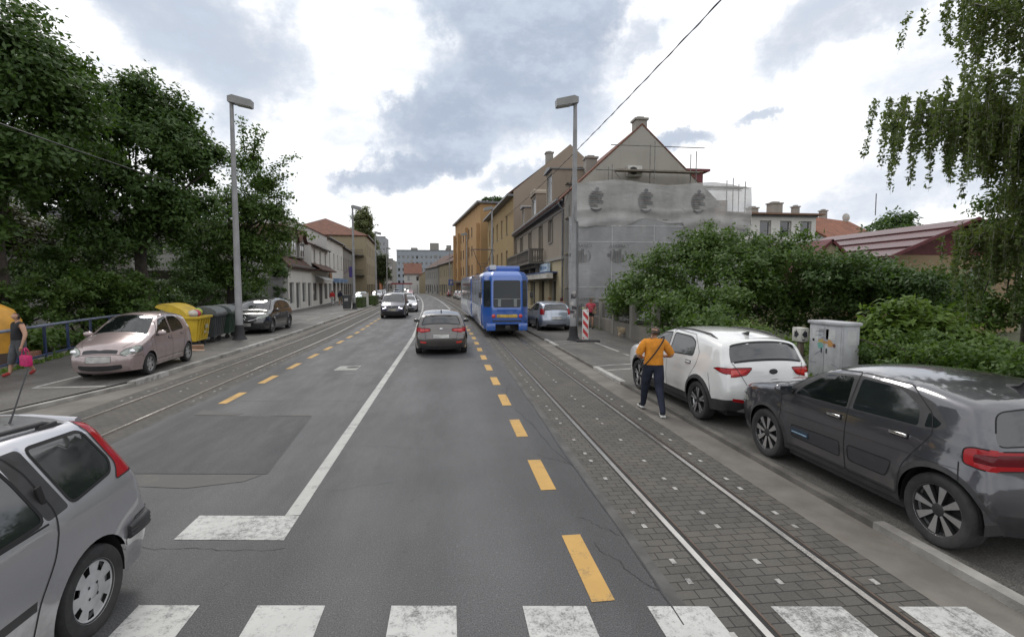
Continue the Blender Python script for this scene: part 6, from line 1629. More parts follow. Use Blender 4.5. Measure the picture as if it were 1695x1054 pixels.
h, w, L = row_house('garden_annexe', 'small maroon roofed annexe left of the red roofed garden house', (18.6, 25), (18.6, 30.5), 4.0, 3.3, 4.9, [M['pl_beige']], M['maroon'], [], 1, side='R', shop=False, chim=0)
h = block('flat roofed white house with two chimneys behind the bushes', 27.0, 35.4, 45, 53, 9.0, M['pl_white'], 4, [7.1], None, 'white_house')
chimney(h, 30.0, 47, 9, 10.0, .9, .7); chimney(h, 32.4, 47, 9, 10.5, 1.2, .8)
mb = MB(); mb.box((-1.0, 1.0, 4.7), (1.3, 2, 9.4)); mb.box((-1.0, 1, 9.9), (1.0, 1, 1.2)); mb.box((4.2, 3.9, 9.2), (9.4, 9.0, .15)); mb.build('flue_tower', plaster('brown_flue', (.22, .14, .10), .3), h)
mb = MB(); mb.box((2.6, -.5, 5.95), (3.6, .9, .1)); mb.box((2.6, -.92, 6.4), (3.6, .05, .8)); mb.build('balcony', M['pl_dull'], h)
h, w, L = row_house('tiled_house', 'white house with orange red tiled roof, dish and chimneys behind the gardens', (36.6, 45), (49, 50.5), 9, 7.2, 10.0, [M['pl_white']], M['tile_orange'], [4.4], 3, side='L', shop=False, chim=2)
mb = MB(); mb.lathe([(0, 0), (.3, .05), (.5, .16)], (0, 0, 0), 'y', 16); d_ = mb.build('satellite_dish', M['shut'], h, 60); d_.location = (9.5, 8.6, 10.3)
mb = MB(); mb.tube([(7, 2, 9.6), (7, 2, 11.8)], .05, 6); mb.build('flue_pipe', M['gutter_zinc'], h)
# houses glimpsed between the trees on the left
h = block('white house with a balcony glimpsed between the dark left trees', -27, -17.4, 38, 46, 7.2, M['pl_dull'], 5, [1.2, 4.2], None, 'balcony_house')
mb = MB(); mb.box((7.6, -.6, 3.5), (3.4, 1.2, .16)); mb.box((7.6, -1.18, 4.0), (3.4, .05, .95)); mb.build('balcony', M['pl_offwhite'], h)
h, w, L = row_house('pale_house', 'pale grey house with brown eaves glimpsed at the far left behind trees', (-33, 34), (-24.6, 34.3), 9, 7.2, 9.6, [M['pl_offwhite']], M['tile_brown'], [1.5, 4.6], 3, side='R', shop=False)
# graffiti wall and ivy
gw = thing('garden_wall', 'grey garden wall with big white graffiti letters beside the low house', 'wall', (-17.0, 46.2, 0))
mb = MB(); mb.box((-.6, 0, 1.5), (6.4, .3, 3.0)); mb.box((-.6, 0, 3.04), (6.5, .42, .1)); mb.build('masonry', plaster('grey_wall', (.22, .22, .215), .5), gw)
mesh_text('EPD', 1.75, mat('graffiti_white', (.5, .5, .49), .8, var=.2), 'graffiti', gw, (-.1, -.17, .5), (R(90), 0, 0), False, .004)
# ------------------------------------------------------------------ street furniture
M['pole'] = mat('concrete_grey_pole', (.27, .27, .275), .7, var=.15, scale=2, dirt=.3)
M['poledark'] = mat('pole_foot_black', (.03, .03, .032), .8, var=.3)
M['lampgrey'] = mat('lamp_housing', (.24, .24, .235), .5, .2, .1)
M['lampglass'] = mat('lamp_diffuser', (.33, .33, .30), .3, var=.15)
def lamp(x, y, z, side, label, H=10.0, hi=True, group='street lamps along the road'):
    r = thing('street_lamp', label, 'street lamp', (x, y, z), 0, group)
    mb = MB(); mb.tube([(0, 0, 0), (0, 0, 1.0), (0, 0, 1.02), (0, 0, H * .5), (0, 0, H)], [.155, .15, .145, .115, .075], 14 if hi else 8); mb.build('pole', M['pole'], r, 50)
    mb = MB(); mb.lathe([(.30, 0), (.27, .06), (.2, .16), (.172, .5), (.165, .62)], n=14 if hi else 8); mb.build('foot', M['poledark'], r, 50)
    hd = MB(); s = side
    pts = [(-.1, .0, .16), (-.1, 0, -.06), (.80, 0, -.24), (.82, 0, .04), (.08, 0, .22)]
    pl = [(s * a, c + H - .1) for a, b, c in pts]
    hd.prism(pl, 'y', -.19, .19); h = hd.build('lamp_head', M['lampgrey'], r, 30)
    g = MB(); g.prism([(s * .16, H - .17), (s * .76, H - .30), (s * .76, H - .36), (s * .2, H - .25)], 'y', -.16, .16); g.build('diffuser', M['lampglass'], h, 30)
    return r
lamp(-8.85, 22.6, Z_LEFT, 1, 'tall grey street lamp standing between the waste bins and the black people carrier')
lamp(5.28, 20.8, Z_RIGHT, -1, 'tall grey street lamp beside the red and white marker board')
for x, y, s, lb in ((-9.2, 51, 1, 'street lamp behind the black wheelie bin on the left'), (-10.4, 75, 1, 'third street lamp on the left, beside the beige corner house'), (-12.4, 105, 1, 'farthest street lamp on the left, before the far trees'),
        (4.35, 50, -1, 'street lamp rising in front of the ochre yellow house'), (2.75, 75, -1, 'street lamp in front of the orange flats'), (.3, 105, -1, 'street lamp at the far end of the orange flats'), (-2.8, 130, -1, 'street lamp farthest away on the right')):
    lamp(x, y, .08, s, lb, 10.0, False)
# graffiti and stuck paper on the right pole
p = bpy.data.objects['street_lamp.001']
mb = MB(); random.seed(3)
for k in range(16):
    a = random.uniform(2.2, 5.6); z = random.uniform(.9, 2.0); w, hh = random.uniform(.12, .3), random.uniform(.06, .2); n = 4
    vs = []
    for i in range(n + 1):
        t_ = a + w * i / n / .13; vs += [(.149 * math.cos(t_), .149 * math.sin(t_), z), (.149 * math.cos(t_), .149 * math.sin(t_), z + hh)]
    mb.add(vs, [(2 * i, 2 * i + 2, 2 * i + 3, 2 * i + 1) for i in range(n)], k % 3)
mb.build('torn_posters', [mat('paper_white', (.42, .4, .38), .8), mat('paper_grey', (.2, .19, .19), .8), mat('scribble', (.06, .055, .06), .8)], p, fix=False)
mb = MB(); mb.tube([(.12, -.1, 5.0), (.14, -.12, 2.4), (.15, -.12, .6)], .03, 6); mb.tube([(-.02, -.14, 5.6), (-.06, -.15, 5.2), (.02, -.17, 5.0), (.12, -.1, 5.0)], .018, 6); mb.build('cable_duct', M['gutter_zinc'], p, 50)
# marker board: red and white diagonal stripes on a rubber foot
r = thing('marker_board', 'red and white striped traffic marker board on a black rubber foot', 'traffic marker', (5.62, 20.15, Z_RIGHT), R(-6))
mb = MB(); mb.cbox((.12, .05, .04), (.95, .42, .08), .03); mb.build('rubber_foot', M['poledark'], r, 40)
mb = MB(); mb.cbox((0, 0, .72), (.27, .06, 1.26), .025); b_ = mb.build('board', mat('board_white', (.6, .59, .57), .5, dirt=.2), r, 40)
def clip(pl, zl, zh):
    for sgn, lim in ((1, zl), (-1, zh)):
        out = []
        for i in range(len(pl)):
            a, b = pl[i], pl[(i + 1) % len(pl)]; fa, fb = sgn * (a[1] - lim), sgn * (b[1] - lim)
            if fa >= 0: out.append(a)
            if (fa < 0) != (fb < 0): t = fa / (fa - fb); out.append((a[0] + (b[0] - a[0]) * t, a[1] + (b[1] - a[1]) * t))
        pl = out
        if not pl: return pl
    return pl
mb = MB()
for k in range(-1, 5):
    z = .1 + .36 * k
    pl = clip([(-.105, z + .30), (.105, z + .06), (.105, z + .24), (-.105, z + .48)], .13, 1.31)
    if len(pl) > 2: mb.prism(pl, 'y', -.034, -.03)
mb.build('stripe', mat('stripe_red', (.45, .03, .035), .45), b_)
mb = MB(); mb.cbox((-.1, .02, 1.40), (.1, .06, .09), .02); mb.build('lamp_bracket', mat('bracket_yellow', (.4, .36, .2), .5), r, 40)

# right garden wall with posts
M['wallc'] = plaster('old_concrete_wall', (.20, .185, .16), .7, (.06, .055, .045)); M['post'] = plaster('concrete_post', (.27, .255, .225), .6)
posts = [28.0, 26.0, 23.6, 21.0, 18.4]; fx = lambda y: 8.2 - (28 - y) * .03
r = thing('garden_fence', 'low concrete garden wall with square concrete posts and dark mesh panels', 'fence', (8.1, 21, Z_RIGHT))
mb = MB()
for y0, y1 in zip(posts[:-1], posts[1:]):
    a, b = Vector((fx(y0) - 8.1, y0 - 21, 0)), Vector((fx(y1) - 8.1, y1 - 21, 0)); d = (b - a).normalized(); n = Vector((-d.y, d.x, 0)) * .1
    q = [a + d * .13 - n, b - d * .13 - n, b - d * .13 + n, a + d * .13 + n]; mb.add(q + [p + Vector((0, 0, .62)) for p in q], [(3, 2, 1, 0), (4, 5, 6, 7), (0, 1, 5, 4), (1, 2, 6, 5), (2, 3, 7, 6), (3, 0, 4, 7)])
mb.build('low_wall', M['wallc'], r)
for y in posts:
    mb = MB(); mb.cbox((fx(y) - 8.1, y - 21, .8), (.26, .26, 1.6), .015); mb.cbox((fx(y) - 8.1, y - 21, 1.63), (.36, .36, .07), .015); mb.build('post', M['post'], r, 30)
for y0, y1 in zip(posts[:3], posts[1:4]):
    mb = MB()
    for k in range(9): mb.tube([(fx(y0) - 8.1, y0 - .13 - 21, .7 + .085 * k), (fx(y1) - 8.1, y1 + .13 - 21, .7 + .085 * k)], .012, 5)
    for k in range(1, 12): y = y0 + (y1 - y0) * k / 12; mb.tube([(fx(y) - 8.1, y - 21, .66), (fx(y) - 8.1, y - 21, 1.42)], .01, 5)
    mb.build('mesh_panel', mat('rusty_dark_mesh', (.05, .04, .035), .7), r)
# street cabinet with stickers and the small arrow box beside it
M['cab'] = mat('cabinet_grey', (.38, .385, .40), .55, var=.12, scale=4, dirt=.5, dirtc=(.16, .15, .14))
r = thing('street_cabinet', 'tall pale grey metal street cabinet covered with faded graffiti and stickers', 'utility cabinet', (9.32, 11.1, Z_RIGHT), R(0))
mb = MB(); mb.cbox((0, 0, .72), (.46, 1.06, 1.34), .02); b_ = mb.build('cabinet_body', M['cab'], r, 40); mb = MB(); mb.cbox((0, 0, 1.42), (.54, 1.14, .08), .025); mb.build('lid', M['cab'], r, 40)
mb = MB(); mb.box((0, 0, .03), (.5, 1.1, .08)); mb.build('plinth', M['wallc'], r)
for y in (-.26, .26):
    mb = MB(); mb.cbox((-.236, y, .74), (.012, .49, 1.2), .004); d_ = mb.build('door', M['cab'], r, 40); mb = MB(); mb.cbox((-.25, y - .18 * (1 if y > 0 else -1), .75), (.02, .025, .12), .006); mb.build('handle', CARM['plastic'], d_, 40)
mb = MB(); mb.cbox((0, -.536, .74), (.38, .012, 1.2), .004); mb.build('side_panel', M['cab'], r, 40)
mb = MB(); random.seed(11)
def blob(cy, cz, ry, rz_, mi, n=14, x=-.2445):
    mb.add([(x, cy + ry * math.cos(2 * math.pi * k / n) * random.uniform(.8, 1.1), cz + rz_ * math.sin(2 * math.pi * k / n) * random.uniform(.8, 1.1)) for k in range(n)], [tuple(range(n))], mi)
blob(-.06, .98, .2, .07, 0); blob(.12, .97, .1, .05, 1, x=-.2452); blob(-.2, .92, .1, .07, 0, x=-.2455); blob(.12, .86, .11, .09, 2, x=-.2458); blob(-.32, .90, .05, .05, 3, x=-.246)
mb.build('painted_bird_sticker', [mat('sticker_orange', (.42, .22, .07), .7), mat('sticker_ochre', (.4, .3, .1), .7), mat('sticker_teal', (.16, .36, .32), .7), mat('sticker_brown', (.13, .05, .03), .7)], r, fix=False)
SM = [mat('sticker_white', (.46, .46, .46), .7), mat('sticker_grey', (.28, .28, .29), .7), mat('marker_blue_grey', (.13, .15, .2), .8)]
for y, z, w, h_ in ((-.2, 1.15, .3, .24), (.1, 1.22, .16, .1), (.3, 1.1, .2, .3), (.36, .95, .07, .12), (-.05, 1.13, .16, .3)): mb = MB(); mb.box((-.2445, y, z), (.002, w, h_), Matrix.Rotation(R(random.uniform(-4, 4)), 3, 'X')); mb.build('sticker', SM[random.randint(0, 1)], r)
for k in range(7): mb = MB(); mb.box((-.2446, random.uniform(-.4, .4), random.uniform(.4, 1.3)), (.002, random.uniform(.1, .3), .012), Matrix.Rotation(R(random.uniform(-40, 40)), 3, 'X')); mb.build('scrawl', SM[2], r)
mb = MB(); mb.box((.02, -.5432, 1.1), (.22, .002, .34))
mb.build('sticker', SM[0], r)
r = thing('arrow_box', 'small white box with black arrow mark on a wooden post beside the grey cabinet', 'sign box', (9.1, 11.95, Z_RIGHT))
mb = MB(); mb.cbox((0, 0, .45), (.12, .12, .9), .01); mb.build('post', mat('weathered_wood', (.13, .105, .08), .9, var=.3), r, 30)
mb = MB(); mb.cbox((-.02, 0, 1.06), (.22, .34, .36), .02); b_ = mb.build('box', mat('box_white', (.48, .47, .43), .6, dirt=.3), r, 40)
mb = MB(); f = [(.07, 1.0), (.07, 1.14), (.015, 1.14), (.015, 1.19), (-.09, 1.07), (.015, .96), (.015, 1.0)]; mb.prism([(-.02 + a * .9, z) for a, z in f], 'y', -.1735, -.171); mb.box((-.05, -.172, .925), (.08, .003, .03))
f2 = [(.0 + y * 1.1, z) for y, z in f]; mb.prism([(y, z) for y, z in f2], 'x', -.1335, -.131); mb.build('arrow', mat('arrow_black', (.02, .02, .03), .6), b_)

# ---- left side: railing, bins, bottle bank, wheelie bin, hedge boxes
M['railblue'] = mat('railing_dark_blue', (.025, .045, .11), .45, .2, .2, 3, dirt=.3, dirtc=(.12, .1, .09))
fl = [(-10.2, 9.0), (-11.0, 12.0), (-12.0, 15.6), (-12.75, 18.6), (-13.4, 21.8), (-13.8, 26), (-14.0, 31), (-14.1, 37), (-14.2, 44)]
r = thing('railing', 'dark blue metal railing with a pale worn top bar along the left pavement', 'railing', (-12.5, 18, Z_LEFT))
L_ = lambda x, y, z: (x + 12.5, y - 18, z)
mb = MB(); mb.tube([L_(x, y, 1.06) for x, y in fl], .045, 8); mb.build('top_bar', mat('worn_blue_rail', (.16, .185, .25), .5, .2, .25), r, 50)
mb = MB(); mb.tube([L_(x, y, .16) for x, y in fl], .03, 6); mb.build('lower_bar', M['railblue'], r, 50)
mb = MB(); [mb.add([L_(x0, y0, .0), L_(x1, y1, .0), L_(x1, y1, .12), L_(x0, y0, .12), L_(x0 - .15, y0, .0), L_(x1 - .15, y1, .0), L_(x1 - .15, y1, .12), L_(x0 - .15, y0, .12)], [(0, 1, 2, 3), (7, 6, 5, 4), (3, 2, 6, 7)]) for (x0, y0), (x1, y1) in zip(fl[:-1], fl[1:])]; mb.build('base_kerb', M['kerb'], r)
for (x0, y0), (x1, y1) in zip(fl[:-1], fl[1:]):
    n = max(1, int(round(math.hypot(x1 - x0, y1 - y0) / 1.65)))
    for k in range(n):
        t_ = k / n; x, y = x0 + (x1 - x0) * t_, y0 + (y1 - y0) * t_; mb = MB(); mb.box(L_(x, y, .53), (.06, .06, 1.06)); mb.build('post', M['railblue'], r)
def dumpster(label, x, y, rz, body, lidm, openl, group='large wheeled waste bins'):
    r = thing('waste_bin', label, 'waste bin', (x, y, Z_LEFT), rz, group)
    mb = MB(); w0, w1, d0, d1 = .56, .66, .40, .52; z0, z1 = .22, 1.12
    vs = [(-w0, -d0, z0), (w0, -d0, z0), (w0, d0, z0), (-w0, d0, z0), (-w1, -d1, z1), (w1, -d1, z1), (w1, d1, z1), (-w1, d1, z1), (-w1 + .05, -d1 + .05, z1), (w1 - .05, -d1 + .05, z1), (w1 - .05, d1 - .05, z1), (-w1 + .05, d1 - .05, z1), (-w0 + .05, -d0 + .05, z0 + .1), (w0 - .05, -d0 + .05, z0 + .1), (w0 - .05, d0 - .05, z0 + .1), (-w0 + .05, d0 - .05, z0 + .1)]
    mb.add(vs, [(3, 2, 1, 0), (0, 1, 5, 4), (1, 2, 6, 5), (2, 3, 7, 6), (3, 0, 4, 7), (4, 5, 9, 8), (5, 6, 10, 9), (6, 7, 11, 10), (7, 4, 8, 11), (8, 9, 13, 12), (9, 10, 14, 13), (10, 11, 15, 14), (11, 8, 12, 15), (12, 13, 14, 15)])
    for k in range(-2, 3):      # stiffening ribs
        mb.prism([(-d0 - .005, .3), (-d1 - .0, 1.02), (-d1 - .03, 1.02), (-d0 - .035, .3)], 'x', k * .24 - .03, k * .24 + .03)
    mb.cbox((0, -d1 - .02, 1.1), (1.4, .09, .09), .02); mb.cbox((0, d1 + .02, 1.1), (1.4, .09, .09), .02); mb.cbox((-w1 - .02, 0, 1.1), (.09, 1.1, .09), .02); mb.cbox((w1 + .02, 0, 1.1), (.09, 1.1, .09), .02)
    b_ = mb.build('bin_body', body, r, 30)
    for sx in (-1, 1):
        for sy in (-1, 1): mb = MB(); mb.lathe([(0, -.03), (.09, -.03), (.1, 0), (.09, .03), (0, .03)], (sx * .45, sy * .3, .1), 'x', 14); mb.box((sx * .45, sy * .3, .19), (.09, .07, .09)); mb.build('castor', M['poledark'], r, 40)
    mb = MB(); n = 10
    pr = [(.56 * math.cos(math.pi * k / n), .30 * math.sin(math.pi * k / n)) for k in range(n + 1)]
    vs = []
    for x_ in (-.68, -.34, 0, .34, .68):
        for a, b in pr: vs.append((x_, a, b + (.015 if x_ in (-.34, .34) else 0)))
    m_ = n + 1
    mb.add(vs, [(i * m_ + k, i * m_ + k + 1, (i + 1) * m_ + k + 1, (i + 1) * m_ + k) for i in range(4) for k in range(n)] + [tuple(range(m_)), tuple(range(4 * m_, 5 * m_))[::-1]])
    l_ = mb.build('lid', lidm, r, 30)
    if openl: l_.location = (0, .34, 1.27); l_.rotation_euler = (R(24), 0, 0)
    else: l_.location = (0, 0, 1.15)
    return r
M['byel'] = mat('yellow_bin_plastic', (.52, .36, .025), .5, var=.15, dirt=.3); M['bgrey'] = mat('dark_grey_bin_plastic', (.055, .06, .065), .5, var=.15, dirt=.35); M['bgreen'] = mat('dark_green_bin_plastic', (.04, .07, .05), .5, var=.15, dirt=.35); M['blid'] = mat('grey_lid_plastic', (.10, .11, .11), .45, var=.15, dirt=.3)
d1_ = dumpster('yellow waste bin with its lid propped open over bags of rubbish', -9.75, 20.35, R(95), M['byel'], M['byel'], True)
mb = MB()
for y, z, w, h_ in ((.1, .75, .3, .16), (-.08, .55, .18, .1), (.2, .5, .12, .08)): mb.box((y, -.56 + .0, z), (w, .004, h_))
mb.build('faded_label', mat('faded_label', (.3, .28, .18), .7), d1_)
dumpster('dark grey waste bin with closed lid between the yellow bin and the lamp post', -9.85, 22.0, R(97), M['bgrey'], M['blid'], False)
dumpster('dark green waste bin half hidden behind the lamp post', -9.95, 23.6, R(98), M['bgreen'], M['blid'], False)
for k, (x, y, z, c, lb) in enumerate(((-9.55, 20.1, 1.3, (.45, .42, .38), 'pale rubbish bag in the yellow bin'), (-9.65, 20.55, 1.3, (.45, .06, .09), 'red rubbish bag lying in the open yellow bin'), (-9.7, 20.8, 1.34, (.35, .45, .05), 'lime green rubbish bag at the back of the yellow bin'), (-9.85, 20.0, 1.28, (.5, .33, .1), 'orange carton in the yellow bin'))):
    mb = MB(); mb.ball((0, 0, 0), (.2, .2, .15), 12, 8)
    mb.v = [(a * (1 + .18 * math.sin(7 * b + 3 * c_)), b * (1 + .18 * math.sin(6 * a + k)), c_ * (1 + .2 * math.sin(9 * a + 5 * b))) for a, b, c_ in mb.v]
    o_ = mb.build('rubbish_bag', mat('bag_%d' % k, c, .45, var=.2, scale=9), None, 60); o_.location = (x, y, z + Z_LEFT - .08); tag(o_, lb, 'rubbish', 'rubbish piled in the yellow bin')
mb = MB(); mb.box((0, 0, .03), (.75, .5, .03), Matrix.Rotation(R(6), 3, 'Y')); mb.box((.05, .12, .1), (.6, .03, .2), Matrix.Rotation(R(35), 3, 'X')); o_ = mb.build('cardboard', mat('cardboard', (.4, .28, .2), .9)); o_.location = (-9.0, 18.9, Z_LEFT); o_.rotation_euler = (0, 0, R(20)); tag(o_, 'flattened pale cardboard lying on the ground under the yellow bin', 'cardboard')
# bottle bank at the left edge
r = thing('bottle_bank', 'tall orange yellow bottle bank with domed top behind the railing at the far left', 'bottle bank', (-12.72, 15.7, Z_LEFT))
mb = MB(); mb.lathe([(0, .02), (.62, .02), (.64, .42)], n=24); mb.build('base', mat('bank_base_brown', (.07, .05, .04), .8), r, 40)
mb = MB(); mb.lathe([(.64, .42), (.68, .9), (.66, 1.3), (.5, 1.6), (.25, 1.76), (0, 1.8)], n=24); b_ = mb.build('igloo_shell', mat('bank_yellow', (.55, .27, .025), .5, var=.15, dirt=.2), r, 60)
mb = MB(); mb.lathe([(0, 0), (.12, 0), (.13, .02)], (0, -.66, 1.25), 'y', 14); mb.build('slot_ring', M['poledark'], b_)
mb = MB(); mb.cbox((0, 0, .15), (.95, .3, .3), .04); o_ = mb.build('brick_trough', mat('brick_trough', (.25, .12, .08), .9, var=.3, scale=12)); o_.location = (-12.6, 16.7, Z_LEFT); o_.rotation_euler = (0, 0, R(100)); tag(o_, 'low reddish brick trough behind the railing beside the woman', 'planter')
# wheelie bin + hedge boxes far left
r = thing('wheelie_bin', 'black wheelie bin with a white label at the foot of the second lamp post', 'bin', (-9.75, 50.2, .1), R(0))
mb = MB(); mb.box((0, 0, .68), (.62, .7, 1.2), taper=1.15); mb.build('bin_body', M['bgrey'], r); mb = MB(); mb.box((0, 0, 1.34), (.76, .86, .12)); mb.build('lid', M['bgrey'], r); mb = MB(); mb.box((0, -.4, .95), (.34, .012, .26)); mb.build('paper_label', bpy.data.materials['paper_white'], r)
for k, (x, y) in enumerate(((-9.3, 55.0), (-8.95, 62.0))):
    mb = MB(); mb.box((0, 0, .55), (.9, 2.2, 1.1)); o_ = mb.build('clipped_hedge', mat('box_hedge', (.05, .075, .02), .9, var=.5, scale=7, bump=1.0, bscale=20)); o_.location = (x, y, .1); tag(o_, ('clipped box hedge nearest the wheelie bin', 'clipped box hedge beside the pale blue parked car')[k], 'hedge', 'clipped hedges by the pavement')
mb = MB(); mb.cbox((0, 0, .75), (.7, .1, 1.5), .02); o_ = mb.build('advert_board', mat('board_pale', (.5, .49, .46), .6)); o_.location = (-9.2, 57.6, .1); tag(o_, 'small pale board standing between the two clipped hedges', 'board')
# far signs
r = thing('road_sign', 'blue square road sign on a pole before the low houses far right', 'sign', (.55, 103, .06)); mb = MB(); mb.tube([(0, 0, 0), (0, 0, 3.6)], .05, 6); mb.build('pole', M['pole'], r); mb = MB(); mb.box((0, -.06, 3.0), (1.0, .04, 1.1)); b_ = mb.build('sign_plate', mat('sign_blue_plate', (.03, .08, .3), .5), r); mb = MB(); mb.prism([(-.12, 2.65), (.12, 2.65), (.12, 3.0), (.28, 3.0), (0, 3.4), (-.28, 3.0), (-.12, 3.0)], 'y', -.09, -.082); mb.build('arrow_mark', bpy.data.materials['paper_white'], b_)
r = thing('tram_shelter', 'glass roofed waiting shelter with a red fascia far along the street', 'shelter', (-17.5, 150, .1)); mb = MB(); mb.box((4, 0, 2.9), (6, 2.2, .4)); mb.build('fascia', mat('fascia_red', (.25, .03, .04), .6), r); [(lambda m_: (m_.box((k * 2.1, .9, 1.35), (.12, .12, 2.7)), m_.build('post', M['poledark'], r)))(MB()) for k in range(5)]
# ---- overhead wires
M['wire'] = mat('wire_black', (.03, .03, .032), .6)
def cable(nm, label, a, b, sag, rad, twist=False, mid=None):
    a, b = Vector(a), Vector(b); n = 40; pts = []
    for k in range(n + 1):
        t_ = k / n; p = a.lerp(b, t_); p.z -= sag * 4 * t_ * (1 - t_); pts.append(p - a)
    mb = MB(); mb.tube(pts, rad, 6)
    if twist:
        q = []
        for k in range(n * 10 + 1):
            t_ = k / (n * 10); p = a.lerp(b, t_) - a; p.z -= sag * 4 * t_ * (1 - t_); ph = t_ * 180; q.append(p + Vector((math.cos(ph), 0, math.sin(ph))) * rad * 1.3)
        mb.tube(q, rad * .7, 5)
    o_ = mb.build(nm, M['wire'], None, 60); o_.location = a; tag(o_, label, 'cable'); return o_
cable('overhead_cable', 'thick twisted cable slanting down from the upper right to the ochre house', (7.75, 4.0, 10.6), (6.3, 56, 10.0), .5, .016, True)
cable('overhead_cable', 'thin sagging cable crossing in front of the dark left trees', (-9.9, 8.0, 6.0), (-15.6, 46, 9.2), .35, .02)
cable('overhead_cable', 'thin wire running from the right lamp post to the grey house corner', (5.28, 20.8, 7.6), (7.0, 30.0, 7.2), .25, .012)
# ------------------------------------------------------------------ trees and bushes
M['bark'] = mat('bark', (.05, .042, .034), .95, var=.35, scale=5, bump=.8, bscale=20)
M['bark_pale'] = mat('birch_bark', (.30, .29, .27), .8, var=.3, scale=5, dirt=.9, dirtc=(.05, .05, .045))
LF = dict(dark=leaf_mat('leaf_dark', (.04, .078, .02), (.08, .135, .032), .28), mid=leaf_mat('leaf_mid', (.050, .096, .020), (.098, .155, .034), .3), bright=leaf_mat('leaf_bright', (.075, .135, .022), (.145, .21, .045), .32),
          birch=leaf_mat('leaf_birch', (.075, .105, .032), (.14, .175, .06), .34), olive=leaf_mat('leaf_olive', (.05, .055, .025), (.08, .085, .035), .25), pop=leaf_mat('leaf_poplar', (.11, .13, .06), (.17, .19, .09), .35), far=leaf_mat('leaf_far', (.045, .07, .025), (.075, .095, .035), .25))
def leaves(rng, C, size, up, outward, n_var=.45):
    """one diamond leaf, slightly folded, at every centre"""
    n = len(C); N = outward * .55 + rng.normal(0, n_var, (n, 3)) + np.array([0, 0, up]); N /= np.linalg.norm(N, axis=1)[:, None] + 1e-9
    A = np.cross(N, rng.normal(0, 1, (n, 3))); A /= np.linalg.norm(A, axis=1)[:, None] + 1e-9; B = np.cross(N, A)
    s = size * rng.uniform(.6, 1.25, n)[:, None]
    V = np.stack([C - A * s, C + B * s * .5 - N * s * .15, C + A * s, C - B * s * .5 - N * s * .15], 1).reshape(-1, 3)
    return V, np.arange(4 * n).reshape(n, 4)
def crown(lumps, nl, size, seed, clump=.42, per=70, up=.45, shell=.55, flat=.7, loc=(0, 0, 0)):
    rng = np.random.default_rng(seed); vol = np.array([l[3] * l[4] * l[5] for l in lumps])**(2 / 3); k = np.maximum(1, (nl / per * vol / vol.sum())).astype(int); Cs, Os, ends = [], [], []
    for (cx, cy, cz, rx, ry, rz), m in zip(lumps, k):
        d = rng.normal(0, 1, (m, 3)); d /= np.linalg.norm(d, axis=1)[:, None]; d[:, 2] = np.where(d[:, 2] < -.55, -d[:, 2] * .5, d[:, 2])
        q = rng.uniform(shell, 1.06, (m, 1)); cc = np.array([cx, cy, cz]) + d * q * np.array([rx, ry, rz]); ends.append(cc)
        kk = rng.integers(int(per * .5), int(per * 1.5), m)
        for c_, dd, n in zip(cc, d, kk):
            s_ = clump * rng.uniform(.7, 1.35); p = rng.normal(0, 1, (n, 3)) * np.array([s_, s_, s_ * flat]) * .55; Cs.append(c_ + p); Os.append(np.repeat(dd[None], n, 0))
    C = np.concatenate(Cs) - np.array(loc); O = np.concatenate(Os)
    V, F = leaves(rng, C, size, up, O); return V, F, np.concatenate(ends) - np.array(loc)
def limbs(mb, rng, top, ends, n, r0, droop=.0):
    idx = rng.permutation(len(ends))[:n]
    for i in idx:
        e = Vector(ends[i]); a = Vector(top) * rng.uniform(.55, 1.0); a = Vector((top[0] * .7, top[1] * .7, top[2] * rng.uniform(.5, 1.0))); m = a.lerp(e, .5) + Vector((rng.normal(0, .2), rng.normal(0, .2), .25)); mb.tube([a, m, e], [r0, r0 * .55, r0 * .2], 6, cap=False)
def tree(name, label, base, lumps, nl, size, leafm, seed, trunk=.2, th=3.0, group=None, cat='tree', barkm=None, nlimb=26, lean=(0, 0), **kw):
    r = thing(name, label, cat, base, 0, group); rng = np.random.default_rng(seed + 7)
    V, F, E = crown(lumps, nl, size, seed, loc=base, **kw)
    np_mesh('crown', V, F, leafm, r)
    mb = MB(); mb.tube([(0, 0, -.2), (.03, .02, th * .3), (lean[0] * .5 - .04, lean[1] * .5, th * .65), (lean[0], lean[1], th)], [trunk * 1.25, trunk, trunk * .85, trunk * .6], 10, cap=False); limbs(mb, rng, (lean[0], lean[1], th), E, nlimb, trunk * .38)
    mb.build('trunk', barkm or M['bark'], r, 60); return r
g = 'broadleaf trees behind the left railing'
tree('broadleaf_tree', 'huge dark tree filling the upper left corner, tallest of the left trees', (-16.6, 21.0, 0), [(-16.2, 20, 9.8, 3.2, 3, 2.8), (-18.2, 20.5, 11.5, 3.5, 3, 2.6), (-15.2, 21, 8.2, 2.4, 2.6, 1.8), (-18.5, 20, 7.5, 3, 3, 2.6), (-14.6, 20.6, 10.3, 1.5, 1.6, 1.3), (-13.9, 20.6, 9.2, 1.2, 1.2, 1.2), (-16.2, 19.5, 6.3, 2.2, 2.0, 1.4), (-19.5, 21, 9.5, 3, 3, 3), (-14.6, 20.2, 7.0, 1.6, 1.6, 1.2), (-17.6, 19.0, 5.0, 1.8, 1.4, 1.0), (-15.4, 19.6, 5.4, 1.2, 1.2, .8), (-16.0, 19.4, 4.2, 1.3, 1.2, .9)], 60000, .12, LF['dark'], 11, .3, 6.0, g, nlimb=12, clump=.55, per=95)
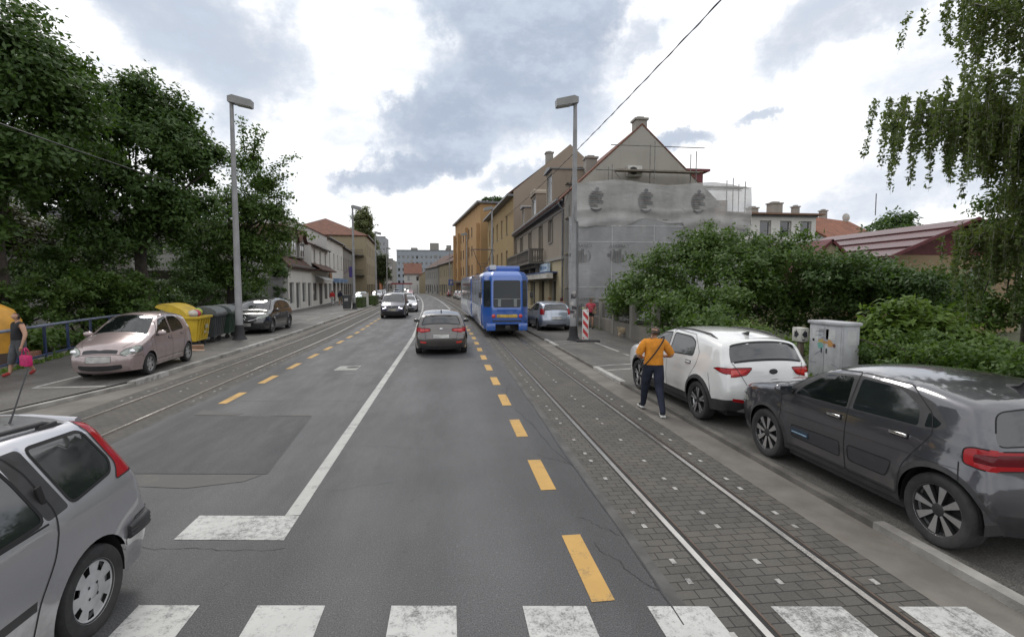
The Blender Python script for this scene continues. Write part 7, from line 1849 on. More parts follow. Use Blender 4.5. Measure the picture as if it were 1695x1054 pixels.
tree('broadleaf_tree', 'dark dense maple with its thick trunk behind the railing, left of the lamp post', (-15.3, 27.5, 0), [(-14.6, 27, 9.0, 2.6, 2.4, 2.0), (-15.6, 27.2, 10.5, 1.9, 2.2, 1.6), (-13.9, 27.4, 10.3, 1.7, 1.7, 1.7), (-17.4, 26.6, 8.4, 2.0, 2, 1.7), (-12.7, 27.5, 8.3, 1.5, 1.6, 1.5), (-15.0, 26.4, 6.6, 2.7, 2.2, 1.6), (-18.2, 27, 6.4, 1.8, 2, 1.3), (-12.9, 27, 6.2, 1.4, 1.6, 1.2), (-14.7, 27, 11.7, 1.2, 1.2, .8), (-17.2, 26.8, 4.9, 1.5, 1.6, 1.0), (-13.6, 27, 4.9, 1.2, 1.3, .8), (-19.2, 27, 8.2, 1.6, 1.6, 1.8), (-15.4, 25.9, 4.7, 1.7, 1.4, 1.0), (-13.6, 26.2, 5.6, 1.3, 1.2, .9)], 62000, .12, LF['dark'], 23, .3, 5.5, g, nlimb=12, clump=.5, per=90)
tree('broadleaf_tree', 'airy lighter green tree with drooping twigs right behind the left lamp post', (-14.6, 36.0, 0), [(-13.3, 35.5, 7.2, 2.3, 2.0, 2.2), (-14.9, 36, 5.3, 2.6, 2, 2.2), (-12.6, 35.5, 4.6, 1.9, 1.8, 1.9), (-13.2, 35.8, 10.2, 1.0, 1.0, 1.7), (-12.0, 35.8, 8.8, 1.1, 1.0, 1.2), (-11.4, 35.6, 7.0, .9, .9, 1.2), (-16.2, 36, 3.6, 1.8, 1.6, 1.6), (-13.6, 35.2, 3.0, 2.2, 1.5, 1.3), (-11.2, 36, 5.6, .8, .8, .8)], 30000, .115, LF['mid'], 37, .24, 6.5, g, clump=.46, per=55, shell=.35, lean=(1.0, 0))
# single long twigs that stick out of that tree against the sky
tw = [o_ for o_ in bpy.data.objects if o_.name.startswith('broadleaf_tree') and o_['label'].startswith('airy')][0]
rng = np.random.default_rng(5); Cs = []; mb = MB()
for a, b in (((-12.9, 35.6, 10.4), (-11.9, 35.3, 12.4)), ((-12.2, 35.6, 9.4), (-10.0, 35.3, 10.9)), ((-12, 35.6, 8.8), (-10.4, 35.3, 9.7)), ((-11.6, 35.6, 7.2), (-9.6, 35.4, 6.3)), ((-11.2, 35.6, 6.4), (-9.0, 35.4, 5.6)), ((-13.2, 35.6, 11), (-13.3, 35.3, 13.2)), ((-11.8, 35.6, 8.2), (-10.2, 35.3, 8.2)), ((-12.7, 35.6, 10.8), (-12.4, 35.4, 12.7))):
    a, b = Vector(a) - Vector(tw.location), Vector(b) - Vector(tw.location); mb.tube([a, a.lerp(b, .5) + Vector((0, 0, .15)), b], [.04, .025, .008], 5, cap=False)
    for k in range(9):
        t_ = .15 + .85 * k / 8; p = a.lerp(b, t_) + Vector((0, 0, .6 * t_ * (1 - t_))); n = int(26 * (1.1 - t_ * .5)); Cs.append(np.array(p) + rng.normal(0, 1, (n, 3)) * np.array([.2, .2, .13]))
C = np.concatenate(Cs); V, F = leaves(rng, C, .12, .5, np.zeros_like(C)); np_mesh('twig_leaves', V, F, LF['mid'], tw); mb.build('twigs', M['bark'], tw, 60)
# understorey on the left
def bush(name, label, base, lumps, nl, size, leafm, seed, cat='bush', group=None, stems=8, **kw):
    r = thing(name, label, cat, base, 0, group); rng = np.random.default_rng(seed); V, F, E = crown(lumps, nl, size, seed, loc=base, **kw); np_mesh('foliage', V, F, leafm, r)
    mb = MB()
    for k in range(stems):
        e = E[rng.integers(len(E))]; mb.tube([(rng.normal(0, .25), rng.normal(0, .25), -.1), (e[0] * .4 + rng.normal(0, .15), e[1] * .4, e[2] * .55), tuple(e)], [.05, .035, .012], 5, cap=False)
    mb.build('stems', M['bark'], r, 60); return r
bush('conifer_bush', 'reddish olive conifer bush standing behind the clipped left hedge', (-22.5, 28.0, 0), [(-22.5, 28, 5.0, 1.9, 1.8, 2.4), (-24.5, 28, 4.0, 2.0, 2, 2.6), (-21, 28, 3.8, 1.8, 1.8, 2.2)], 15000, .12, LF['olive'], 3, clump=.4, up=.7)
bush('ivy_hedge', 'long ivy covered hedge with a bright flat top behind the railing', (-18.0, 21.0, 0), [(-17.9 + k * .75, 19.2 + k * .75, 1.5, .65, .65, 1.45) for k in range(7)] + [(-20.5 + k * .8, 17.0 + k * .6, 1.5, .7, .7, 1.45) for k in range(4)], 22000, .09, LF['mid'], 4, clump=.26, per=60, up=.35, shell=.8)
bush('round_bush', 'shaggy dark bush leaning over the railing in front of the big maple trunk', (-15.6, 24.0, 0), [(-15.6, 23.8, 1.7, 1.5, 1.2, 1.6), (-16.8, 23.6, 2.6, 1.3, 1.1, 1.5), (-14.6, 24.5, 1.2, 1.0, 1.0, 1.2)], 14000, .09, LF['dark'], 6, clump=.32)
bush('leafy_weeds', 'broad leaved weeds growing behind the railing beside the bottle bank', (-13.1, 18.2, 0), [(-13.0, 17.3, .5, .5, .7, .5), (-13.6, 18.6, .55, .5, .8, .5), (-14.0, 20.2, .4, .5, .8, .4)], 2600, .11, LF['mid'], 8, 'plant', clump=.25, per=45)
bush('dark_thicket', 'dark thicket under the trees behind the waste bins', (-15.5, 31.0, 0), [(-15.4, 29.5, 1.4, 1.2, 1.6, 1.4), (-15.6, 33, 1.8, 1.4, 2, 1.8), (-16.5, 38.5, 2.0, 1.6, 2.2, 2.0), (-15.4, 41.5, 1.6, 1.0, 1.6, 1.6), (-18.2, 31, 3.4, 1.9, 1.4, 2.4), (-20.6, 30.5, 3.8, 1.8, 1.4, 2.6), (-16.0, 34, 4.2, 1.3, 1.4, 1.6), (-22.8, 31, 4.4, 1.8, 1.4, 2.4)], 30000, .1, LF['dark'], 9, clump=.36)
bush('ivy_growth', 'dark ivy climbing the corner of the low white house', (-14.9, 47.0, 0), [(-14.7, 46.4, 1.6, .5, .5, 1.6), (-14.8, 46.6, 3.6, .7, .6, 1.0), (-15.3, 46.9, 4.6, 1.0, .6, .7)], 6000, .1, LF['dark'], 10, 'ivy', clump=.25)
# right: the big bush over the wall
bush('elder_bush', 'big rounded green bush arching over the garden wall in front of the gable', (10.6, 19.6, 0), [(8.9, 21.8, 2.2, 1.5, 1.7, 1.5), (10.2, 20.4, 3.2, 1.7, 1.7, 1.35), (11.8, 19.4, 3.3, 1.7, 1.7, 1.35), (13.4, 18.8, 3.3, 1.6, 1.6, 1.4), (10.9, 20.2, 3.9, 1.4, 1.3, 1.1), (7.9, 21.0, 1.7, .7, 1.2, .8), (8.2, 17.8, 1.1, .6, 1.4, 1.0), (8.4, 15.6, .9, .6, 1.2, .8), (9.2, 19.6, 1.6, 1.2, 1.6, 1.4), (11.0, 18.0, 2.4, 1.4, 1.3, 1.3), (12.8, 18.8, 1.7, 1.4, 1.2, 1.3), (9.6, 17.2, 1.3, 1.1, 1.3, 1.2), (8.5, 23.4, 1.5, .9, 1.1, 1.1), (14.8, 18.4, 2.4, 1.3, 1.4, 1.3)], 46000, .085, LF['mid'], 14, stems=26, clump=.36, per=80, shell=.6)
bush('elder_bush', 'darker bush filling the garden between the big bush and the red roofed house', (15.4, 17.0, 0), [(15.6, 17.5, 2.3, 1.5, 1.4, 1.3), (17.2, 17.6, 2.1, 1.4, 1.4, 1.2), (14.2, 16.8, 2.6, 1.2, 1.0, .95), (16.2, 15.8, 2.2, 1.3, 1.1, .95), (18.4, 16.6, 1.9, 1.3, 1.4, 1.1), (14.4, 19.4, 1.2, 1.6, .8, 1.3), (17.4, 19.6, 1.2, 1.6, .8, 1.3), (20.0, 18.8, 1.4, 1.4, .8, 1.4)], 32000, .09, LF['dark'], 15, stems=14, clump=.38)
bush('hazel_bush', 'bright green broad leaved bush just right of the grey cabinet', (11.4, 11.6, 0), [(11.3, 11.5, 1.15, .85, .7, .75), (12.3, 11.3, 1.05, .8, .7, .7), (10.6, 11.8, .75, .6, .6, .6), (11.7, 11.6, 1.75, .35, .3, .35), (13.0, 11.2, .8, .7, .6, .6)], 7500, .10, LF['bright'], 16, clump=.26, per=45, up=.7)
bush('clipped_hedge', 'low green garden hedge running behind the dark grey hatchback', (10.6, 8.6, 0), [(10.0 + .04 * k, 11.2 - .62 * k, .62, .55, .5, .62 + .03 * math.sin(k * 2.1)) for k in range(11)] + [(10.9 + .06 * k, 11.0 - .62 * k, .7, .55, .5, .72) for k in range(11)], 24000, .055, LF['mid'], 17, 'hedge', clump=.17, per=60, shell=.7)
bush('garden_plants', 'tufts of light green garden plants between the white crossover and the arrow box', (9.4, 13.6, 0), [(8.9, 12.9, .5, .5, .6, .5), (9.3, 14.6, .75, .6, .8, .55), (9.0, 16.4, .6, .5, .8, .6), (10.2, 13.2, .5, .7, .7, .5)], 6500, .06, LF['bright'], 18, 'plant', clump=.2, per=50, up=.9)
tree('broadleaf_tree', 'small dark green tree in front of the orange red tiled house behind the gardens', (37.0, 38.0, 0), [(36.6, 38, 5.6, 2.4, 2, 2.4), (38.6, 38, 5.8, 2.2, 2, 1.8), (34.2, 38, 4.4, 1.8, 2, 2.2), (37.6, 38, 7.6, 1.0, 1, 1.2), (40.6, 38, 6.2, 1.6, 1.5, 1.0)], 14000, .17, LF['dark'], 19, .2, 5, 'trees behind the right gardens', clump=.5)
tree('garden_tree', 'dark leafy garden tree with ragged edge under the hanging birch', (16.8, 12.6, 0), [(16.1, 12.4, 3.0, .9, 1.0, 1.2), (16.6, 12.2, 4.2, 1.2, 1.1, 1.0), (15.4, 12.3, 4.7, .7, .6, .35), (16.2, 11.6, 2.0, 1.2, 1.0, 1.2), (15.4, 12.6, 1.5, .8, .8, .9), (17.4, 12, 5.6, 1.0, 1, .6), (15.2, 12.2, 3.9, .4, .5, .3)], 17000, .075, LF['mid'], 20, .14, 4.2, clump=.3, per=60, shell=.4)
# birch: arching boughs with strings of leaves hanging from them
def birch():
    base = Vector((15.8, 10.8, 0)); r = thing('weeping_birch', 'weeping birch with long strings of leaves hanging down at the upper right', 'tree', base); rng = np.random.default_rng(77)
    mb = MB(); mb.tube([(0, 0, -.2), (-.1, 0, 3), (-.3, .1, 6.5), (-.2, .2, 10.5)], [.2, .17, .12, .05], 10, cap=False); Cs = []
    boughs = [((-.2, 0, 3.2), (-1.5, -.2, 5.0), (-2.1, -.3, 4.3)), ((-.2, .2, 2.6), (-1.6, .5, 4.2), (-2.2, .9, 3.6)), ((-.2, 0, 2.2), (-1.4, -.6, 3.4), (-1.9, -1.0, 3.0)), ((-.2, 0, 5.2), (-2.3, .2, 7.3), (-5.0, .5, 6.4)), ((-.2, 0, 5.8), (-1.8, -.3, 7.8), (-4.2, -.5, 7.0)), ((-.2, 0, 5.6), (-1.6, .6, 7.4), (-4.6, 1.0, 7.0)), ((-.2, 0, 5), (-1.3, -.2, 6.8), (-3.2, -.2, 6.2)), ((-.3, 0, 7.5), (-1.8, .3, 9.3), (-3.5, .6, 9.4)), ((-.3, .1, 5.0), (-1.4, .3, 6.9), (-3.1, .8, 6.6)), ((-.3, 0, 7), (-1.4, -.8, 8.6), (-2.8, -1.2, 8.8)), ((-.2, 0, 4.5), (-.9, -.4, 6.2), (-2.0, -.6, 6.0)), ((-.2, 0, 8), (-1.0, .2, 10), (-2.4, .4, 10.2)), ((-.2, 0, 5), (-.6, .8, 6.8), (-1.6, 1.4, 7.2)), ((-.2, .1, 8.5), (.6, .6, 9.6), (1.6, .9, 9.0)), ((-.2, .1, 6.5), (.8, -.4, 7.8), (2.0, -.7, 6.8))]
    for a, m, e in boughs:
        a, m, e = Vector(a), Vector(m), Vector(e); pts = [a * (1 - t)**2 + m * 2 * t * (1 - t) + e * t * t for t in [k / 14 for k in range(15)]]; mb.tube(pts, [.055 * (1 - .85 * k / 14) for k in range(15)], 6, cap=False)
        for k in range(2, 15):
            for j in range(5 if k > 4 else 3):
                s0 = pts[k] + Vector((rng.normal(0, .22), rng.normal(0, .32), rng.normal(0, .1))); Ln = rng.uniform(.35, 1.3) * (1.15 if k > 5 else .8)
                if rng.random() < .16: Ln *= 1.7
                n = int(Ln * 85); t = rng.random(n); sw = rng.normal(0, .12); p = np.stack([s0.x + sw * t + rng.normal(0, .045, n), s0.y + rng.normal(0, .045, n) + .05 * t, s0.z + .1 - Ln * t], 1); Cs.append(p)
                mb.tube([s0, s0 + Vector((sw, .05, -Ln))], [.006, .003], 4, cap=False)
    C = np.concatenate(Cs); V, F = leaves(rng, C, .058, -.25, np.zeros_like(C), .8); np_mesh('crown', V, F, LF['birch'], r); mb.build('trunk', M['bark_pale'], r, 60)
birch()
# far trees left
g = 'trees along the far left of the street'
tree('poplar', 'tall pale poplar rising behind the red hip roof', (-22.6, 140, 0), [(-22.6, 140, 18.5, 2.4, 2.4, 6), (-21.4, 140, 13, 2.2, 2.4, 5), (-23.6, 140, 14, 2.2, 2.4, 6)], 16000, .34, LF['pop'], 31, .4, 12, g, clump=.9, per=60, up=.6)
tree('broadleaf_tree', 'round green street tree beyond the beige corner house', (-17.2, 128, 0), [(-17.0, 128, 7.5, 2.4, 2.4, 3.2), (-16.4, 128, 5, 1.9, 2, 2.4), (-18.4, 128, 5.4, 2, 2, 3)], 8000, .26, LF['far'], 32, .25, 6, g, clump=.7)
tree('broadleaf_tree', 'smaller green street tree closest to the orange brick block', (-19.6, 142, 0), [(-19.4, 142, 7, 2.4, 2.4, 3), (-18.6, 142, 4.6, 2, 2, 2.4), (-20.6, 142, 5.4, 2, 2, 3)], 6000, .28, LF['far'], 33, .25, 6, g, clump=.7)
bush('roof_plants', 'straggly plants growing on the roof edge of the orange flats', (6.2, 74.8, 14.7), [(5.6, 74.8, 14.9, .8, .5, .45), (7.0, 75, 15.0, 1.0, .5, .5), (8.2, 75, 14.9, .8, .5, .4)], 1300, .16, LF['dark'], 34, 'plant', clump=.3, per=30)
# weeds and grass at the foot of walls and the railing
rng = np.random.default_rng(9); Cs = []
for (x0, y0), (x1, y1) in zip(fl[:5], fl[1:6]):
    n = 260; t = rng.random(n); Cs.append(np.stack([x0 + (x1 - x0) * t + rng.normal(.12, .08, n), y0 + (y1 - y0) * t, Z_LEFT + rng.uniform(0, .1, n)], 1))
n = 1500; Cs.append(np.stack([8.15 + rng.normal(.0, .08, n), rng.uniform(9, 29, n), Z_RIGHT + rng.uniform(0, .09, n)], 1)); n = 2600; Cs.append(np.stack([rng.uniform(8.3, 10.0, n), rng.uniform(4, 15, n), .04 + rng.uniform(0, .14, n)], 1))
n = 2500; Cs.append(np.stack([rng.uniform(-16, -13.3, n), rng.uniform(14, 30, n), .0 + rng.uniform(0, .15, n)], 1))
C = np.concatenate(Cs); V, F = leaves(rng, C, .06, .2, np.zeros_like(C), .8); tag(np_mesh('grass', V, F, LF['bright']), kind='stuff')
# ------------------------------------------------------------------ people and a dog: one skinned surface each, clothes grown from it
M['skin'] = mat('skin', (.42, .24, .16), .55, var=.1, scale=6); M['skin2'] = mat('skin_tanned', (.34, .185, .12), .55, var=.1, scale=6)
def skin_mesh(verts, edges, radii, sub=1):
    me = bpy.data.meshes.new('tmp'); me.from_pydata(verts, edges, []); o = bpy.data.objects.new('tmp', me); COL.objects.link(o)
    m = o.modifiers.new('Skin', 'SKIN'); m.use_smooth_shade = True; m.branch_smoothing = .6
    if sub: s = o.modifiers.new('Sub', 'SUBSURF'); s.levels = sub; s.render_levels = sub
    sv = me.skin_vertices[0].data
    for i, r in enumerate(radii): sv[i].radius = (r, r) if not isinstance(r, tuple) else r
    sv[0].use_root = True
    bpy.context.view_layer.update(); ev = o.evaluated_get(bpy.context.evaluated_depsgraph_get()); out = bpy.data.meshes.new_from_object(ev)
    V = np.array([v.co[:] for v in out.vertices]); N = np.array([v.normal[:] for v in out.vertices]); F = [tuple(p.vertices) for p in out.polygons]
    bpy.data.objects.remove(o); return V, N, F
def person(label, loc, rz, pose, fat=1.0, H=1.75, skin='skin', wear=(), hair=None, group=None, extras=None, detail=True):
    """pose: joint -> position (facing +y, 1.75 m tall); wear: (name, material, joints' bones, offset)"""
    J = dict(pelvis=(0, 0, .95), spine=(0, .01, 1.12), chest=(0, .0, 1.30), neck=(0, -.01, 1.47), hb=(0, .01, 1.545), hm=(0, .03, 1.63), ht=(0, .015, 1.71))
    for s, k in ((-1, 'l'), (1, 'r')):
        J.update({k + 'sh': (s * .175, -.01, 1.41), k + 'el': (s * .245, -.02, 1.13), k + 'wr': (s * .255, .07, .88), k + 'pa': (s * .25, .09, .81), k + 'hip': (s * .095, 0, .90), k + 'kn': (s * .10, .02, .50), k + 'an': (s * .10, -.02, .09), k + 'toe': (s * .12, .14, .035)})
    J.update(pose); f = fat
    Rd = dict(pelvis=(.165 * f, .125 * f), spine=(.15 * f, .12 * f), chest=(.16 * f, .12 * f), neck=.058, hb=.066, hm=.098, ht=.062)
    for k in 'lr': Rd.update({k + 'sh': .068 * min(f, 1.15), k + 'el': .044 * min(f, 1.2), k + 'wr': .03, k + 'pa': (.036, .018), k + 'hip': .095 * f, k + 'kn': .06 * min(f, 1.15), k + 'an': .038, k + 'toe': .032})
    B = [('pelvis', 'spine'), ('spine', 'chest'), ('chest', 'neck'), ('neck', 'hb'), ('hb', 'hm'), ('hm', 'ht')]
    for k in 'lr': B += [('chest', k + 'sh'), (k + 'sh', k + 'el'), (k + 'el', k + 'wr'), (k + 'wr', k + 'pa'), ('pelvis', k + 'hip'), (k + 'hip', k + 'kn'), (k + 'kn', k + 'an'), (k + 'an', k + 'toe')]
    if detail:
        for k in 'lr':
            p = Vector(J[k + 'pa']); d = (p - Vector(J[k + 'wr'])).normalized(); sx = -1 if k == 'l' else 1; inn = Vector((0, 1, 0)) - d * d.y
            inn = inn.normalized() if inn.length > .2 else Vector((-sx, 0, 0)); sd = d.cross(inn).normalized()
            for i, (o_, ln) in enumerate(((-.027, .062), (-.009, .075), (.009, .072), (.026, .055))):
                a = k + 'f%d' % i; J[a] = tuple(p + inn * -o_ + d * .045 + sd * .004); J[a + 'b'] = tuple(p + inn * -o_ + d * (.045 + ln * .7) - sd * sx * .022); Rd[a] = .0095; Rd[a + 'b'] = .007; B += [(k + 'pa', a), (a, a + 'b')]
            J[k + 'th'] = tuple(p + inn * .045 + d * .03); Rd[k + 'th'] = .009; B.append((k + 'pa', k + 'th'))
        h = Vector(J['hm']); n = (h - Vector(J['hb'])); fw = Vector(pose.get('face', (0, 1, 0))).normalized(); J['nose'] = tuple(h + fw * .108 - Vector((0, 0, .012))); Rd['nose'] = .014; B.append(('hm', 'nose'))
        sd = fw.cross(Vector((0, 0, 1)))
        for k, s in (('el_', -1), ('er_', 1)): J[k] = tuple(h + sd * s * .1 - Vector((0, 0, .01))); Rd[k] = .016; B.append(('hm', k))
    J.pop('face', None); names = list(J); ix = {n: i for i, n in enumerate(names)}; k = H / 1.75
    V, N, F = skin_mesh([J[n] for n in names], [(ix[a], ix[b]) for a, b in B], [Rd[n] for n in names], 2 if detail else 1)
    root = thing('person', label, 'person', loc, rz, group)
    def mk(nm, Vx, Fx, m):
        used = sorted({i for q in Fx for i in q}); mp = {u: i for i, u in enumerate(used)}
        mb = MB(); mb.add([Vx[u] * k for u in used], [tuple(mp[i] for i in q) for q in Fx]); return mb.build(nm, m, root, 60, fix=False)
    mk('body', V, F, M[skin]); C = np.array([V[list(q)].mean(0) for q in F])
    A = np.array([J[a] for a, b in B]); D = np.array([J[b] for a, b in B]) - A; L2 = (D**2).sum(1) + 1e-9
    t = np.clip(((C[:, None] - A) * D).sum(2) / L2, 0, 1); r1 = lambda q: min(Rd[q]) if isinstance(Rd[q], tuple) else Rd[q]
    dist = np.sqrt(((C[:, None] - A - t[..., None] * D)**2).sum(2)) - .7 * (np.array([r1(a) for a, b in B]) * (1 - t) + np.array([r1(b) for a, b in B]) * t)
    own = dist.argmin(1); tt = t[np.arange(len(C)), own]; bn = ['%s>%s' % q for q in B]
    for nm, m, spec, off, *hem in wear:      # spec: bone -> largest share of the bone that is covered
        Fx = [q for q, o_, u in zip(F, own, tt) if (bn[o_] in spec and spec[bn[o_]][0] <= u <= spec[bn[o_]][1])]
        if Fx:
            g_ = mk(nm, V + N * off, Fx, m)
            for q_ in range(0, len(hem), 2):
                bm = bmesh.new(); bm.from_mesh(g_.data); bmesh.ops.bisect_plane(bm, geom=bm.verts[:] + bm.edges[:] + bm.faces[:], plane_co=(0, 0, hem[q_] * k), plane_no=(0, 0, 1), clear_inner=hem[q_ + 1] > 0, clear_outer=hem[q_ + 1] < 0); bm.to_mesh(g_.data); bm.free()
    if hair:
        m, fn, off = hair; hc = np.array(J['hm']); Fx = [q for q, c, o_ in zip(F, C, own) if bn[o_] in ('hb>hm', 'hm>ht', 'neck>hb', 'hm>el_', 'hm>er_') and fn(*(c - hc))]
        if Fx: mk('hair', V + N * off, Fx, m)
    if extras: extras(root, J, k)
    return root
def cover(*bones, **part):
    d = {b: (0, 1) for b in bones}
    for b, v in part.items(): d[b.replace('__', '>')] = v
    return d
TORSO = ('spine>chest', 'chest>neck', 'chest>lsh', 'chest>rsh', 'pelvis>spine')
SLEEVE = dict(lsh__lel=(0, .8), rsh__rel=(0, .8))
LEGS = ('pelvis>lhip', 'pelvis>rhip', 'lhip>lkn', 'rhip>rkn')
SHIN = ('lkn>lan', 'rkn>ran')
cl = lambda n, c, **k: mat(n, c, .85, var=.22, scale=7, bump=.9, bscale=8, **k)
shoe = cl('shoe_black', (.02, .02, .022)); sole = cl('sole_white', (.5, .5, .48))
# man in orange walking away between the rails and the white car
def man_extra(root, J, k):
    mb = MB(); q = []
    for i in range(25):
        a = 2 * math.pi * i / 24; c = Vector((-.03, 0, 1.20)); q.append(c + Vector((.215 * math.cos(a) * 1.02, .185 * math.sin(a), .30 * math.cos(a))))
    mb.tube([p * k for p in q], .013, 6, cap=False); mb.build('bag_strap', shoe, root, 60)
    for s in 'lr':
        a, t = Vector(J[s + 'an']), Vector(J[s + 'toe']); mb = MB(); d = Vector((t.x - a.x, t.y - a.y, 0)).normalized(); ang = math.atan2(d.x, d.y)
        mb.cbox(tuple((a.lerp(t, .55) + Vector((0, 0, -.035))) * k), (.095, .27, .03), .012, Matrix.Rotation(-ang, 3, 'Z')); mb.build('shoe_sole', sole, root, 40)
orange = cl('orange_cotton', (.62, .235, .02)); navy = cl('navy_trousers', (.014, .018, .035))
o_ = person('man in orange t-shirt and navy trousers walking away past the white crossover', (3.78, 8.85, 0.0), R(-8),
    dict(lhip=(-.10, .02, .90), lkn=(-.11, .20, .50), lan=(-.10, .36, .11), ltoe=(-.12, .52, .05), rkn=(.10, -.06, .50), ran=(.10, -.34, .10), rtoe=(.12, -.20, .035), rel=(.34, -.05, 1.14), rwr=(.27, .18, 1.10), rpa=(.21, .24, 1.11), lel=(-.30, .02, 1.14), lwr=(-.16, .22, 1.06), lpa=(-.10, .26, 1.07), hm=(.04, .04, 1.62), ht=(.03, .03, 1.70), face=(.85, .55, -.15)),
    1.22, 1.68, 'skin', [('t_shirt', orange, cover(*TORSO, 'pelvis>lhip', 'pelvis>rhip', lsh__lel=(0, .92), rsh__rel=(0, .92)), .02, .965, 1), ('trousers', navy, cover(*LEGS, *SHIN, 'pelvis>spine'), .017, .985, -1), ('shoe', shoe, cover('lan>ltoe', 'ran>rtoe', lkn__lan=(.93, 1), rkn__ran=(.93, 1)), .016)],
    (cl('short_dark_hair', (.06, .045, .035)), lambda x, y, z: y < .02 - x * .3 and -.07 < z < .055 and x < .06, .007), None, man_extra)
# woman with the pink bag on the left pavement
def bag_extra(root, J, k): pass
capri = cl('grey_print_capri', (.075, .08, .085)); blackc = cl('black_cotton', (.012, .012, .014))
person('woman in black sleeveless top and grey capri trousers walking beside the blue railing', (-10.8, 14.1, Z_LEFT), R(150),
    dict(lkn=(-.10, -.02, .50), lan=(-.10, -.26, .12), ltoe=(-.12, -.14, .04), rkn=(.10, .12, .50), ran=(.10, .18, .09), rtoe=(.13, .33, .035), lel=(-.31, -.02, 1.12), lwr=(-.34, .08, .86), lpa=(-.345, .1, .79), rel=(.29, -.06, 1.13), rwr=(.31, .02, .87), rpa=(.31, .04, .8), hm=(.0, .03, 1.63)),
    1.14, 1.64, 'skin', [('top', blackc, cover('spine>chest', 'chest>lsh', 'chest>rsh', 'pelvis>spine', 'pelvis>lhip', 'pelvis>rhip', chest__neck=(0, .55)), .024, .96, 1), ('trousers', capri, cover(*LEGS, *SHIN, 'pelvis>spine'), .026, .98, -1, .33, 1), ('sandal', cl('sandal_red', (.3, .03, .03)), cover('lan>ltoe', 'ran>rtoe'), .01)],
    (cl('dark_brown_hair', (.035, .022, .018)), lambda x, y, z: (y < -.005 or z > .05) and z > -.09, .014))
r = thing('handbag', 'bright pink shopping bag hanging from the hand of the woman in black', 'bag', (-10.48, 13.86, Z_LEFT + .28), R(150))
pinkm = mat('pink_bag', (.55, .02, .14), .6, var=.2, scale=8)
mb = MB(); mb.cbox((0, 0, .14), (.36, .14, .28), .04); mb.v = [(x * (1 - .12 * z / .28), y, z - .02 * math.cos(x * 9)) for x, y, z in mb.v]; b_ = mb.build('bag_body', pinkm, r, 50)
for y in (-.04, .04): mb = MB(); mb.tube([(-.09, y, .26), (-.06, y, .38), (0, y * .3, .46), (.06, y, .38), (.09, y, .26)], .009, 6); mb.build('handle', pinkm, r, 60)
mb = MB()
for k in range(5): mb.tube([(-.12 + .05 * k, -.072, .1 + .02 * (k % 2)), (-.09 + .05 * k, -.073, .18), (-.06 + .05 * k, -.072, .12)], .006, 5)
mb.build('scribble_print', mat('bag_print', (.5, .25, .35), .7), b_)
# woman in coral top coming along the wall
person('woman in coral top and black shorts with sunglasses, walking beside the concrete garden wall', (7.62, 26.3, Z_RIGHT), R(170),
    dict(lkn=(-.10, .08, .50), lan=(-.10, .02, .09), ltoe=(-.12, .16, .035), rkn=(.08, .1, .52), ran=(.09, -.12, .12), rtoe=(.11, .02, .05), lel=(-.30, -.03, 1.14), lwr=(-.2, .16, 1.08), lpa=(-.14, .2, 1.09), rel=(.31, -.02, 1.12), rwr=(.33, .1, .9), rpa=(.33, .13, .84)),
    1.08, 1.66, 'skin', [('top', cl('coral_cotton', (.5, .07, .10)), cover(*TORSO, 'pelvis>lhip', 'pelvis>rhip', lsh__lel=(0, .5), rsh__rel=(0, .5)), .022, .95, 1), ('shorts', blackc, cover('pelvis>lhip', 'pelvis>rhip', 'pelvis>spine', lhip__lkn=(0, .5), rhip__rkn=(0, .5)), .018, .97, -1), ('sandal', blackc, cover('lan>ltoe', 'ran>rtoe'), .01),
     ('sunglasses', blackc, {}, .01)], (cl('red_brown_hair', (.07, .025, .018)), lambda x, y, z: (y < .0 or z > .045) and z > -.1, .014), None,
    lambda root, J, k: ((lambda mb: (mb.cbox((0, .135 * k, 1.64 * k), (.15, .03, .035), .01), mb.build('dark_glasses', shoe, root, 40)))(MB()), (lambda mb: (mb.tube([Vector(q) * k for q in ((.12, .02, 1.44), (.02, .16, 1.25), (-.18, .14, 1.0))], .012, 6), mb.cbox((-.2 * k, .16 * k, .95 * k), (.22, .07, .16), .03), mb.build('shoulder_bag', cl('tan_bag', (.3, .2, .13)), root, 50)))(MB())))
g = 'people walking on the far left pavement'
person('person in red jacket and white trousers walking away past the shops', (-13.6, 61.5, .1), R(10), dict(lkn=(-.1, .14, .5), lan=(-.1, .2, .09), ltoe=(-.12, .34, .04), ran=(.1, -.24, .12), rtoe=(.11, -.12, .04)), 1.1, 1.75, 'skin',
    [('jacket', cl('red_jacket', (.5, .03, .03)), cover(*TORSO, 'lsh>lel', 'rsh>rel', 'lel>lwr', 'rel>rwr'), .02), ('trousers', cl('white_trousers', (.5, .5, .5)), cover(*LEGS, *SHIN), .02), ('shoe', shoe, cover('lan>ltoe', 'ran>rtoe'), .015)], (cl('grey_hair', (.12, .1, .09)), lambda x, y, z: y < .02 or z > .04, .012), g, None, False)
person('person in navy jacket and khaki shorts walking beside the one in red', (-12.6, 61.0, .1), R(-5), dict(rkn=(.1, .14, .5), ran=(.1, .2, .09), rtoe=(.12, .34, .04), lan=(-.1, -.24, .12), ltoe=(-.11, -.12, .04)), 1.12, 1.78, 'skin',
    [('jacket', cl('navy_jacket', (.015, .018, .045)), cover(*TORSO, 'lsh>lel', 'rsh>rel', 'lel>lwr', 'rel>rwr'), .024), ('shorts', cl('khaki_shorts', (.16, .13, .08)), cover(*LEGS), .024), ('shoe', shoe, cover('lan>ltoe', 'ran>rtoe'), .015)], (cl('dark_hair', (.03, .025, .02)), lambda x, y, z: y < .02 or z > .04, .012), g, None, False)
